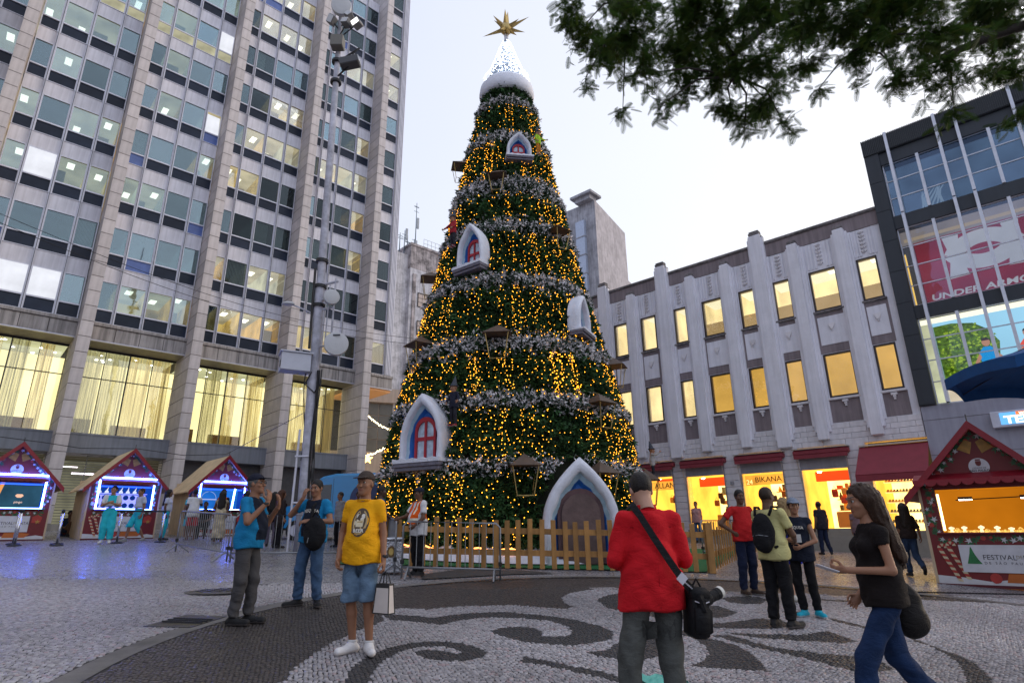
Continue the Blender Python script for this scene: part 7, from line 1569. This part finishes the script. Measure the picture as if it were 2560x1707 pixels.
# guard
r4, b4, J4, k4 = person((-1.98, 12.86), 128, 1.74, 'guard in orange high visibility vest and cap resting his arm on the barrier', 'brown', WHT, .7, .78, BLK, 1, ('black', (.015, .015, .016)), (.03, .03, .03),
    dict(elR=(.26, .16, 1.16), wrR=(.20, .38, 1.12), elL=(-.25, .04, 1.12), wrL=(-.20, .20, .98)), 'short', (.012, .011, .011), ('guard_navy', (.015, .02, .04), 1), belly=.06, vs=.015, build=1.06, vest=('hivis', ('orange_vest', (.75, .11, .01))), hands=(.5, .5), loose=1.12, look=(0, 0))
# man in royal blue T-shirt behind the bin
person((-3.1, 14.25), -70, 1.78, 'man in royal blue T-shirt partly hidden behind the yellow shirted man', 'dark', ('royal_blue', (.012, .07, .26)), .6, .84, BLK, 1, ('black', (.02, .02, .02)), pose=dict(elR=(.26, .1, 1.12), wrR=(.2, .3, .98)), hair='short', vs=.017, look=(-20, 0))
# the big man in the red shirt, back to us
r6, b6, J6, k6 = person((.95, 4.42), 6, 1.73, 'heavy man in red shirt seen from behind with a camera bag on his hip', 'light', ('red_shirt', (.56, .010, .018), .85, .10, .30), 1.55, .80, ('grey_jeans', (.085, .09, .085), .85, .25, .3), 1, ('brown', (.06, .04, .03)), pose=
    dict(shL=(-.175, 0, 1.405), shR=(.175, 0, 1.405), elL=(-.255, .0, 1.12), wrL=(-.13, .26, 1.07), elR=(.255, .02, 1.12), wrR=(.13, .26, 1.09), hipL=(-.10, 0, .90), hipR=(.10, 0, .90), ankL=(-.24, .0, .085), kneeL=(-.18, .02, .5), toeL=(-.29, .15, .035), ankR=(.13, .0, .085), head=(-.01, .06, 1.59)), hair='short', hairc=(.014, .011, .010), belly=.05, build=1.02, vs=.0105, look=(4, -24), loose=1.06)
cb = thing('camera_bag', local(r6, (0, 0, 0)), R(6), 'black camera bag with white tag slung at the hip of the red shirted man', 'camera bag', scale=k6)
mb_ = cloth('bag_black', (.010, .010, .012), .6)
T = Matrix.Translation((.265, -.09, .80)) @ Matrix.Rotation(R(4), 4, 'Y')
b = MB(); b.box(-.055, .055, -.095, .095, -.17, .13, T=T, bev=.022); b.build('bag_body', mb_, cb, smooth=True)
b = MB(); b.box(-.062, .062, -.102, .102, .06, .15, T=T, bev=.025); b.build('flap', mb_, cb, smooth=True)
b = MB(); b.box(.056, .085, -.075, .075, -.14, .02, T=T, bev=.014); b.box(-.05, .05, -.122, -.096, -.13, .03, T=T, bev=.012); b.build('front_pocket', mb_, cb, smooth=True)
b = MB(); b.tube([T @ Vector((.05, -.11, .065)), T @ Vector((.0, -.128, .05)), T @ Vector((-.05, -.11, .065))], .004, 5); b.build('zip', M_ALU, cb)
b = MB(); b.tube([T @ Vector((-.03, -.02, .15)), T @ Vector((.0, -.02, .20)), T @ Vector((.03, -.02, .15))], .008, 6); b.build('carry_handle', mb_, cb)
T = Matrix.Translation((.36, -.13, .88)) @ Matrix.Rotation(R(72), 4, 'Y') @ Matrix.Rotation(R(-25), 4, 'X')
b = MB(); b.lathe([(.038, -.09), (.040, -.02), (.034, -.01), (.036, .05), (.039, .055), (.039, .085)], n=16); b.v = [tuple(T @ Vector(v)) for v in b.v]; b.box(-.055, .055, -.045, .045, -.14, -.09, T=T, bev=.012); b.build('camera', mb_, cb, smooth=False)
b = MB(); b.lathe([(.040, .086), (.040, .112), (.02, .113)], n=16); b.v = [tuple(T @ Vector(v)) for v in b.v]; b.build('lens_cap', M('tag_white', (.66, .65, .6), .4), cb)
b = MB(); pts = [(-.13, .08, 1.47), (-.115, -.02, 1.50), (-.09, -.105, 1.43), (-.02, -.165, 1.28), (.07, -.20, 1.12), (.16, -.19, .99), (.235, -.14, .93)]
for s in range(len(pts)-1):
    a, c_ = Vector(pts[s]), Vector(pts[s+1]); w_ = Vector((.014, 0, .022)); b.quad(a-w_, c_-w_, c_+w_, a+w_); o_ = Vector((0, -.005, 0)); b.quad(a-w_+o_, a+w_+o_, c_+w_+o_, c_-w_+o_)
b.build('shoulder_strap', mb_, cb); b = MB(); T = Matrix.Translation((.145, -.203, 1.01)) @ Matrix.Rotation(R(-45), 4, 'Y'); b.box(-.03, .03, -.006, .006, -.028, .028, T=T); b.build('buckle', M_ALU, cb)
for i in range(6): b = MB(); u = i/6; p = Vector((.165, -.20, .985)).lerp(Vector((.235, -.15, .935)), u); b.lathe([(.006, -.004), (.006, .004)], p, 6); b.build('rivet', M_ALU, cb)
m_j = cloth('grey_jeans_dark', (.055, .058, .055)); m_r = cloth('red_shirt_seam', (.36, .006, .012))
wrap(b6, r6, [([(sx*.03, .74), (sx*.115, .745), (sx*.112, .64), (sx*.075, .615), (sx*.035, .64)], 0, 0) for sx in (-1, 1)], 'back_pocket', [m_j], back=True, off=.003)
wrap(b6, r6, [([(-.15, 1.345), (.0, 1.335), (.15, 1.345), (.15, 1.338), (.0, 1.328), (-.15, 1.338)], 0, 0), ([(-.004, .82), (.004, .82), (.004, 1.33), (-.004, 1.33)], 0, 0)], 'shirt_seam', [m_r], back=True, off=.003)
b = MB(); b.lathe([(.072, 1.452), (.080, 1.458), (.074, 1.495), (.066, 1.494)], (0, .012, 0), 20, cap=False, sx=1, sy=1.0); b.build('collar', cloth('red_shirt', (.56, .010, .018)), r6, smooth=True)
# red polo, hands on hips
person((4.1, 11.15), 196, 1.78, 'man in red polo shirt and dark jeans with his hand on his hip', 'brown', ('red_polo', (.52, .018, .02)), .6, .88, DJEAN, 1, ('brown', (.16, .06, .04)), (.25, .18, .15), dict(elR=(.40, -.06, 1.17), wrR=(.22, .04, 1.02), elL=(-.38, -.06, 1.17), wrL=(-.2, .04, 1.02)), 'short', (.012, .01, .01), belly=.02, vs=.014, look=(-14, 0), handv=dict(R=((-.6, .4, -.6), (-.6, -.3, 0)), L=((.6, .4, -.6), (.6, -.3, 0))))
# young man with rucksack
r8, b8, J8, k8 = person((3.44, 8.35), -52, 1.74, 'young man in pale yellow T-shirt and black trousers with a rucksack on his back', 'brown', ('pale_yellow', (.58, .54, .24)), .65, .82, BLK, 1, ('black', (.02, .02, .022)), (.12, .12, .12), dict(elR=(.26, .08, 1.13), wrR=(.17, .28, 1.06), elL=(-.24, .10, 1.13), wrL=(-.12, .30, 1.06), ankR=(.13, -.02, .085), toeR=(.16, .14, .035), ankL=(-.09, -.05, .085)), 'short', (.03, .018, .010), vs=.0125, look=(-12, -3), hands=(.55, .6), loose=1.08)
backpack(r8, False, 'black rucksack on the back of the young man in pale yellow')
# woman in the blue dress
person((4.62, 10.55), 14, 1.64, 'blonde woman in short blue dress and white flats seen from behind', 'light', ('blue_dress', (.02, .03, .38)), 1.3, .62, BLK, 0, ('cream', (.6, .58, .52)), (.5, .48, .45), dict(elR=(.22, .08, 1.14), wrR=(.12, .24, 1.08), ankL=(-.07, -.03, .085), ankR=(.06, .02, .085), toeL=(-.10, .1, .03), toeR=(.08, .14, .03)), 'long', (.30, .20, .09), dress=.19, female=True, vs=.015)
# interviewer woman
r10, b10, J10, k10 = person((4.16, 9.15), 150, 1.62, 'woman in grey cap, navy printed top, black leggings and bright blue trainers', 'tan', NAVY, .18, .80, ('black_leggings', (.009, .009, .011)), 1, ('cyan', (.02, .42, .58)), (.55, .6, .65), dict(elR=(.24, .06, 1.13), wrR=(.12, .26, 1.12), elL=(-.24, .06, 1.10), wrL=(-.05, .22, 1.02), ankR=(.06, 0, .085), toeR=(.12, .13, .035), ankL=(-.13, 0, .085), toeL=(-.20, .12, .035)), 'tail', (.02, .013, .010), ('greyblue', (.22, .26, .34), 1), female=True, vs=.0125, look=(18, 0), hands=(.6, .6), loose=.92)
wraptext(b10, r10, 'PESQUISA', .06, 0, 1.30, M_PRW, arch=.6, sx=.8)
b = MB(); b.box(-.07, .08, .30, .306, 1.08, 1.2); setp(b.build('note_card', M('card_white', (.6, .6, .6), .6)), 'small white card held by the woman in the grey cap', 'card'); o = bpy.data.objects['note_card']; o.location = r10.location; o.rotation_euler = r10.rotation_euler; o.scale = r10.scale
# shop side
person((10.35, 20.9), 12, 1.72, 'man in dark T-shirt and jeans standing at the shop steps', 'brown', ('dark_tee', (.025, .022, .03)), .6, .82, DJEAN, 1, pose=dict(ankL=(-.12, .0, .085), ankR=(.14, -.1, .085), toeR=(.22, 0, .035)), hair='thin', vs=.02, build=1.05)
person((10.7, 19.3), -30, 1.63, 'woman with hair in a bun looking into the bag shop', 'olive', ('mauve_top', (.2, .13, .14)), .5, .84, DJEAN, 1, hair='bun', hairc=(.03, .02, .014), female=True, vs=.022)
person((7.75, 26.2), 150, 1.66, 'shop customer in pinkish top at the entrance of the middle shop', 'tan', ('pink_top', (.45, .25, .24)), .6, .84, JEAN, 1, hair='short', female=True, vs=.024)
# near walker with long brown hair
r13, b13, J13, k13 = person((2.66, 4.62), 78, 1.66, 'woman with long brown hair in black top and jeans walking past close by', 'tan', ('black_top', (.012, .009, .009)), .35, .86, ('indigo_denim', (.012, .03, .085)), 1, ('black', (.02, .02, .022)), pose=dict(elL=(-.21, -.02, 1.12), wrL=(-.13, .26, 1.12), elR=(.23, -.06, 1.12), wrR=(.2, .12, .92), kneeL=(-.085, .22, .52), ankL=(-.09, .30, .10), toeL=(-.09, .44, .06), kneeR=(.085, -.04, .50), ankR=(.09, -.32, .14), toeR=(.10, -.18, .045)), hair='long', hairc=(.035, .017, .009), female=True, vs=.0105, look=(8, -8), hands=(.7, .4), lean=.04, build=.88, handv=dict(L=((.3, .9, .05), (.6, -.2, .6))))
hb = thing('shoulder_bag', local(r13, (0, 0, 0)), R(78), 'large black shoulder bag with a brass clasp swinging behind the long haired walker', 'shoulder bag', scale=k13); m_b = cloth('bag_leather', (.012, .010, .010), .5)
v, q = nets(lambda P: smin(d_ell(P, (.20, -.22, .82), (.055, .10, .19)), d_ell(P, (.20, -.23, .72), (.065, .115, .10)), .06)+folds(P, .004, 6), (.08, -.62, .50), (.40, -.08, 1.06), .013); link('bag_body', np_mesh('bag_body', v, q, [m_b], smooth=True), hb)
b = MB(); b.tube([(.20, -.16, .96), (.21, -.12, 1.25), (.19, -.03, 1.47), (.19, .06, 1.40), (.22, -.05, 1.1), (.21, -.24, .97)], .012, 6); b.build('strap', m_b, hb); b = MB(); b.lathe([(.0, -.012), (.03, 0), (0, .012)], (.275, -.30, .72), 10, cap=False); b.build('clasp', M('brass', (.6, .36, .08), .3, metal=.9), hb)
ph = MB(); ph.box(-.04, .04, -.075, .075, -.004, .004, bev=.003); ph_o = ph.build('leaflet', M('leaflet_white', (.62, .62, .66), .5)); setp(ph_o, 'white folded leaflet in the hand of the long haired walker', 'leaflet'); ph_o.location = local(r13, (-.10, .40, 1.13)); ph_o.rotation_euler = (R(20), R(10), R(78))
# second walker by the stall
person((9.3, 14.75), -12, 1.64, 'woman with long dark hair in jeans walking away beside the orange stall', 'olive', ('brown_top', (.03, .02, .018)), .9, .90, ('mid_denim', (.03, .055, .11)), 1, pose=dict(kneeR=(.08, -.02, .5), ankR=(.10, -.33, .22), toeR=(.12, -.26, .08), ankL=(-.07, .10, .085), toeL=(-.08, .24, .035), kneeL=(-.08, .12, .5), elR=(.24, -.06, 1.12), wrR=(.27, -.02, .92)), hair='long', hairc=(.02, .013, .010), female=True, vs=.0165)
# people round the blue lit stalls
person((-12.55, 19.1), -152, 1.72, 'man in white top and turquoise dungarees looking up before the gnome shelves', 'tan', WHT, .8, 1.12, TURQ, .96, ('white', (.75, .74, .75)), (.6, .6, .6), dict(elR=(.24, .12, 1.14), wrR=(.06, .27, 1.22), elL=(-.24, .12, 1.14), wrL=(-.06, .27, 1.20)), 'short', (.01, .01, .015), ('night', (.012, .012, .022), -1), vs=.019, look=(-20, 18), loose=1.2, vest=('bib', TURQ))
person((-12.3, 20.15), 150, 1.68, 'figure in turquoise knee length dungarees striding past the gnome shelves', 'olive', ('pale_tee', (.5, .52, .6)), .6, 1.1, TURQ, .56, ('grey', (.3, .3, .3)), pose=dict(ankL=(-.10, -.24, .10), toeL=(-.12, -.12, .04), ankR=(.10, .24, .085), toeR=(.12, .38, .035), kneeR=(.1, .18, .5)), hair='short', hairc=(.03, .02, .015), vs=.021, loose=1.15)
person((-11.85, 20.95), -70, 1.66, 'dark haired woman in turquoise trousers standing in profile beside stall', 'brown', ('pale_tee', (.5, .52, .6)), .5, 1.0, TURQ, 1, hair='long', female=True, vs=.021)
person((-11.2, 21.3), -140, 1.63, 'woman in turquoise dress with black hair turning by the second stall', 'olive', TURQ, .5, .5, BLK, 0, ('grey', (.3, .3, .3)), hair='long', dress=.22, female=True, vs=.021)
sp = dict(pel=(0, -.05, .50), hipL=(-.09, -.02, .48), hipR=(.09, -.02, .48), kneeL=(-.11, .40, .50), kneeR=(.11, .40, .50), ankL=(-.11, .36, .085), ankR=(.11, .36, .085), toeL=(-.12, .50, .035), toeR=(.12, .50, .035))
def seat(dz, extra=None):
    q = dict(sp)
    for n, v in dict(waist=(0, -.06, .66), chest=(0, -.03, .85), neck=(0, -.0, 1.04), head=(0, .04, 1.18), shL=(-.17, -.01, .98), shR=(.17, -.01, .98), elL=(-.23, .05, .72), elR=(.23, .05, .72), wrL=(-.12, .28, .62), wrR=(.12, .28, .62)).items(): q[n] = v
    q.update(extra or {}); return q
cx_, cy_ = -11.05, 22.0
person((cx_, cy_), -160, 1.70, 'seated person in black clothes on a white plastic chair between the stalls', 'brown', BLK, .6, .80, BLK, 1, pose=seat(0), hair='short', vs=.022)
ch = thing('plastic_chair', (cx_, cy_, G(cx_, cy_)), R(-160), 'white plastic chair under the seated person in black', 'chair'); M_PLW = M('white_plastic', (.62, .62, .64), .4)
b = MB(); b.box(-.22, .22, -.26, .20, .37, .40, bev=.01); b.build('seat', M_PLW, ch); b = MB(); b.box(-.22, .22, -.29, -.26, .40, .80, bev=.01); b.build('backrest', M_PLW, ch)
for x in (-.2, .2):
    for y in (-.25, .18): b = MB(); b.tube([(x, y, .37), (x*1.1, y*1.12, 0)], .018, 6); b.build('leg', M_PLW, ch)
person((-10.95, 21.0), 40, 1.70, 'person in white shirt and red shorts leaning to the third stall', 'dark', WHT, .6, .80, ('red_shorts', (.40, .015, .03)), .5, ('sandal', (.1, .04, .03)), pose=dict(elR=(.28, .16, 1.2), wrR=(.26, .40, 1.25)), hair='short', vs=.02, lean=.1)
person((-9.75, 20.45), 20, 1.64, 'woman in long cream patterned dress with dark curly hair before the third stall', 'brown', ('cream_pattern', (.45, .38, .26), .85, .75, .2), .0, .16, BLK, 0, ('sandal', (.2, .1, .06)), pose=dict(elR=(.24, .10, 1.14), wrR=(.16, .26, 1.2), elL=(-.24, .1, 1.14), wrL=(-.16, .26, 1.2)), hair='long', dress=.24, female=True, vs=.019)
person((-9.3, 21.3), -10, 1.66, 'woman in knee length floral dress with black hair at the third stall', 'olive', ('floral_pink', (.45, .16, .18), .85, .6, .2), .4, .52, BLK, 0, ('sandal', (.2, .1, .06)), hair='long', dress=.21, female=True, vs=.021)
person((-10.25, 21.55), 170, 1.72, 'worker in orange vest half hidden behind the cream dress', 'brown', NAVY, .8, .8, BLK, 1, hair='short', vs=.024, vest=('hivis', ('orange_vest', (.75, .11, .01))))
person((-7.55, 19.3), 10, 1.64, 'woman with long dark hair in black behind the barrier near the pole', 'olive', BLK, .8, .8, ('mauve_trousers', (.12, .1, .14)), 1, hair='long', female=True, vs=.023)
person((-7.1, 18.7), -40, 1.70, 'person with auburn hair in dark coat just left of the light pole', 'tan', ('dark_coat', (.03, .022, .022)), 1.8, .62, BLK, 1, hair='long', hairc=(.07, .025, .012), female=True, vs=.023)
person((-5.55, 19.6), 140, 1.68, 'onlooker in grey top standing in front of the van window', 'olive', ('grey_top', (.25, .24, .25)), .8, .8, BLK, 1, hair='short', hairc=(.03, .025, .02), vs=.023)
person((-5.15, 20.2), -150, 1.72, 'onlooker in black shirt standing by the van side', 'brown', BLK, .8, .8, DJEAN, 1, hair='short', vs=.023)
fl = dict(sp); person((-16.1, 22.3, G(-16.1, 22.3)-.02), -120, 1.66, 'person sitting on the ground in the gap between the two left stalls', 'brown', ('dark_blue_top', (.02, .03, .06)), .6, .6, ('maroon_shorts', (.12, .03, .03)), .5, pose={n: (v[0], v[1], v[2]-.36 if n not in ('ankL', 'ankR', 'toeL', 'toeR', 'kneeL', 'kneeR') else v[2]-.0) for n, v in seat(0).items()}, hair='short', vs=.023)
# elf figures climbing the tree
def elf(deg, z, yawo, label, shirt, pants, shoe, pose, h=1.15, out=.52):
    p = on_tree(deg, z, out); return person(p, 180+deg+yawo, h, label, 'tan', shirt, 1.85, .78, pants, 1, shoe, pose=pose, hood='gnome', vs=.016, name='elf_figure', cat='elf figure', headk=1.55, group='elf figures on the tree', hair=None)
elf(-20, 4.22, -18, 'dark clothed elf with red shoes standing beside the large arched window', ('elf_navy', (.022, .025, .045)), ('elf_grey', (.03, .03, .04)), ('elf_red', (.28, .02, .03)), dict(elR=(.27, .05, 1.15), wrR=(.22, .2, .98), elL=(-.30, .02, 1.17), wrL=(-.36, .16, 1.02)))
elf(31, 14.45, 20, 'elf in lime green top and orange trousers beside the small upper window', ('elf_lime', (.33, .55, .03)), ('elf_orange', (.45, .17, .02)), ('elf_brown', (.1, .04, .02)), dict(elL=(-.34, .10, 1.28), wrL=(-.56, .22, 1.32), elR=(.26, .0, 1.15), wrR=(.25, .1, .95)), 1.0)
elf(-38, 10.55, -10, 'elf in red sleeves peeping from behind the middle arched window', ('elf_red_top', (.38, .03, .04)), ('elf_grey', (.03, .03, .04)), ('elf_red', (.28, .02, .03)), dict(elR=(.34, .14, 1.2), wrR=(.38, .32, 1.05), elL=(-.26, .05, 1.15), wrL=(-.2, .2, 1.0)))
elf(80, 3.0, 0, 'elf in pale grey sleeves reaching out from the shop side of the tree', ('elf_pale', (.45, .43, .42)), ('elf_grey', (.03, .03, .04)), ('elf_red', (.28, .02, .03)), dict(elR=(.25, .22, 1.35), wrR=(.2, .42, 1.5), elL=(-.25, .1, 1.15), wrL=(-.2, .3, 1.0)), 1.0)
# teal plastic sheet on the paving
b = MB(); n = 10
for i in range(n):
    for j in range(n): x, y = -.22+.44*i/(n-1), -.14+.28*j/(n-1); b.v.append((x+.02*math.sin(j*2.1), y+.02*math.sin(i*1.7), .02+.05*abs(math.sin(i*1.3+j*.9))*abs(math.cos(j*1.1-i*.4))))
b.f = [(i*n+j, (i+1)*n+j, (i+1)*n+j+1, i*n+j+1) for i in range(n-1) for j in range(n-1)]; b.m = [0]*len(b.f)
tb_ = b.build('plastic_bag', M('teal_plastic', (.12, .50, .42), .35), smooth=True, loc=(1.22, 5.72, G(1.22, 5.72)+.02)); setp(tb_, 'crumpled teal plastic bag lying on the paving behind the red shirted man', 'plastic bag')
# ------------------------------------------------------------------ the tree leaning in overhead
M_BARK = M('dark_bark', (.022, .017, .013), .9, var=.4, bump=.5, bs=30); M_LEAF = M('canopy_leaf', (1, 1, 1), .6, var=.1, attr=True, spec=.3)
def _leaf(m):                                       # thin leaflets let the sky through
    N, L = m.node_tree.nodes, m.node_tree.links; t = N.new('ShaderNodeBsdfTranslucent'); x = N.new('ShaderNodeMixShader'); x.inputs[0].default_value = .45; a = N.new('ShaderNodeAttribute'); a.attribute_name = 'col'
    L.new(a.outputs['Color'], t.inputs[0]); L.new(N['Principled BSDF'].outputs[0], x.inputs[1]); L.new(t.outputs[0], x.inputs[2]); L.new(x.outputs[0], N['Material Output'].inputs[0])
_leaf(M_LEAF)
ot = thing('overhanging_tree', (11.5, 5.0, G(11.5, 5)), 0, 'feathery leaved street tree whose branches hang in from the top of the view', 'tree'); OB = Vector(ot.location)
def Lo(p): return Vector(p)-OB
b = MB(); b.tube([Lo((11.5, 5, 0)), Lo((11.4, 5.1, 3)), Lo((11.0, 5.6, 6)), Lo((10.2, 6.2, 8.6)), Lo((9.0, 6.7, 10.2))], [.38, .30, .26, .2, .14], 12); b.build('trunk', M_BARK, ot, smooth=True)
CL = [(1.27,7.92,9.6,0.6,1),(1.68,7.91,9.13,0.59,1),(1.71,6.3,7.94,0.59,1.1),(1.78,6.35,7.19,0.35,1),(1.77,7.7,7.74,0.26,0.45),(2.71,7.52,8.83,0.7,1.1),(2.72,7.41,7.88,0.4,1),(3.09,6.75,8.38,0.64,1.1),(3.17,7.29,8.1,0.53,1.1),(3.28,7.29,7.39,0.39,0.9),(3.4,7.25,6.97,0.27,0.6),(3.37,6.49,7.58,0.54,1.1),(3.65,6.98,7.27,0.44,1),(3.8,6.91,6.81,0.26,0.55),(4.61,7.5,9.13,0.64,1),(4.85,7.99,8.8,0.48,0.8),(5.01,7.91,8.25,0.29,0.4),(5.08,7.18,8.79,0.61,0.9),(5.02,7.0,7.96,0.39,0.6),(5.33,6.68,8.2,0.56,1),(5.03,6.26,7.14,0.4,0.8),(5.66,6.25,7.68,0.58,1),(6.04,7.04,7.59,0.38,0.6),(6.31,6.77,7.66,0.5,0.8),(6.19,6.88,7.05,0.34,0.55),(8.0,7.81,9.21,0.66,1),(7.33,7.15,7.83,0.52,0.9),(7.44,7.21,7.22,0.39,0.6),(2.71,6.63,8.73,0.64,1),(3.44,6.24,8.3,0.6,1),(4.69,6.79,8.88,0.65,1),(5.67,6.45,8.49,0.68,1),(7.6,7.12,9.2,0.75,1),(2.14,8.0,10.29,0.69,1),(1.04,7.41,9.57,0.32,0.6),(2.02,6.53,6.85,0.26,0.6),(6.1,7.81,9.79,0.67,0.9),(1.21,7.63,8.27,0.26,0.5),(7.54,7.52,9.37,0.57,1)]
rs = random.Random(4)
limbs = [[(10.6, 6.0, 7.6), (8.6, 6.9, 9.3), (6.6, 7.1, 9.55), (4.9, 7.2, 9.35), (3.9, 7.1, 8.75), (3.3, 7.0, 8.1), (3.2, 6.9, 7.5)], [(9.0, 6.7, 10.2), (7.2, 7.0, 10.4), (4.6, 7.0, 10.1), (2.8, 7.0, 9.6), (1.6, 7.0, 9.0)], [(10.2, 6.2, 8.6), (8.8, 6.9, 8.9), (7.4, 7.2, 8.6), (6.4, 7.3, 8.2)], [(6.6, 7.1, 9.55), (5.6, 7.0, 8.7), (5.0, 7.0, 8.0)], [(8.6, 6.9, 9.3), (8.2, 7.2, 8.3), (7.9, 7.4, 7.7)]]
for l in limbs: b = MB(); n = len(l); b.tube([Lo(p) for p in l], [.10*(1-i/n)+.018 for i in range(n)], 8); b.build('limb', M_BARK, ot, smooth=True)
lp = [Vector(p) for l in limbs for i in range(len(l)-1) for p in [tuple(Vector(l[i]).lerp(Vector(l[i+1]), t/4)) for t in range(4)]]
LV, LF, LC = [], [], []; nl = 0; tw = MB(); rng = np.random.default_rng(8)
NL = 24
for (x, y, z, r, dens) in CL:
    c = Vector((x, y, z)); near = min(lp, key=lambda p: (p-c).length); mid = near.lerp(c, .5)+Vector((rs.uniform(-.1, .1), rs.uniform(-.1, .1), .12)); tw.tube([near-OB, mid-OB, c-OB], [.022, .014, .006], 5)
    nt_ = max(4, int(9*dens*(r/.5)**1.6)); tips = []
    for k in range(nt_):
        d = Vector((rs.gauss(0, 1), rs.gauss(0, .8), rs.gauss(-.25, .8))).normalized(); e = c+d*r*rs.uniform(.4, 1.0); tw.tube([c-OB, c.lerp(e, .6)-OB+Vector((0, 0, .03)), e-OB], [.006, .004, .002], 4); tips.append((c, e))
    n = int(270*dens*(r/.5)**2)
    for k in range(n):
        a, e = tips[rs.randrange(nt_)]; p = np.array(a.lerp(e, rs.uniform(.25, 1.05)))+rng.normal(0, .06*r/.5, 3)
        ax = np.array([rs.gauss(0, .8), rs.gauss(0, .8), rs.uniform(-1.1, .15)]); ax /= np.linalg.norm(ax); L = rs.uniform(.10, .21)
        sd = np.cross(ax, np.array([rs.gauss(0, .4), rs.gauss(0, .4), 1])); sd /= np.linalg.norm(sd)+1e-6; nr = np.cross(ax, sd); curve = rs.uniform(-.25, .1)
        t = np.repeat(np.linspace(.08, 1, NL//2), 2); sg = np.tile([-1, 1], NL//2); base = p+ax*(t*L)[:, None]+np.array([0, 0, 1])*(curve*L*t*t)[:, None]; w = L*.22*np.sin(np.clip(t*.86+.14, 0, 1)*PI*.93)**.6+.006; dr = sd*sg[:, None]*.9+ax*.42+nr*rs.uniform(-.25, .25); tip = base+dr*w[:, None]; hw = ax*.0105*L/.22
        V = np.stack([base-hw*.62, tip-hw*.30, tip+hw*.30, base+hw*.62], 1).reshape(-1, 3); q0, q1 = p, p+ax*L+np.array([0, 0, 1])*curve*L; V = np.concatenate([V, np.array([q0-sd*.003, q0+sd*.003, q1+sd*.0015, q1-sd*.0015])]); LV.append(V); LF.append(np.arange(NL*4+4).reshape(-1, 4)+nl); nl += NL*4+4
        cc = np.array([.038, .082, .015])*rs.uniform(.5, 1.4)+np.array([.04, .03, 0])*(rs.random()**3); LC.append(np.tile(cc, (NL*4+4, 1)))
tw.build('twigs', M_BARK, ot, kind='stuff')
V = np.concatenate(LV)-np.array(OB); setp(link('canopy_leaves', np_mesh('canopy_leaves', V, np.concatenate(LF), [M_LEAF], col=np.concatenate(LC)), ot), kind='stuff')
# small white lights wound into the branches
ls = thing('branch_lights', (8.0, 6.9, 9.0), 0, 'tiny white fairy lights wound along the overhead branch', 'light string'); o8 = Vector((8.0, 6.9, 9.0))
b = MB(); pts = [Vector((6.2, 7.0, 9.5)).lerp(Vector((9.4, 6.7, 9.0)), t/30)+Vector((0, .08*math.sin(t*1.9), .10*math.cos(t*1.9))) for t in range(31)]; b.tube([p-o8 for p in pts], .006, 4); b.build('cable', M_FRAMED, ls)
b = MB()
for k in range(170): p = Vector((6.0, 6.85, 9.5)).lerp(Vector((9.6, 6.6, 8.8)), rs.random())+Vector((rs.gauss(0, .12), rs.gauss(0, .12), rs.gauss(0, .20)))-o8; b.lathe([(0, -.010), (.010, 0), (0, .010)], p, 5, cap=False)
b.build('bulb', EM('branch_bulb', (.95, .97, 1), 9), ls, kind='stuff')
wt = thing('hanging_cable', (5.6, 7.0, 8.0), 0, 'thin pale cable hanging down through the overhead leaves', 'cable'); b = MB(); b.tube([(-.3, 0, 1.6), (-.22, 0, .8), (.0, .02, -.35)], .012, 6); b.build('strand', M_GALV, wt)
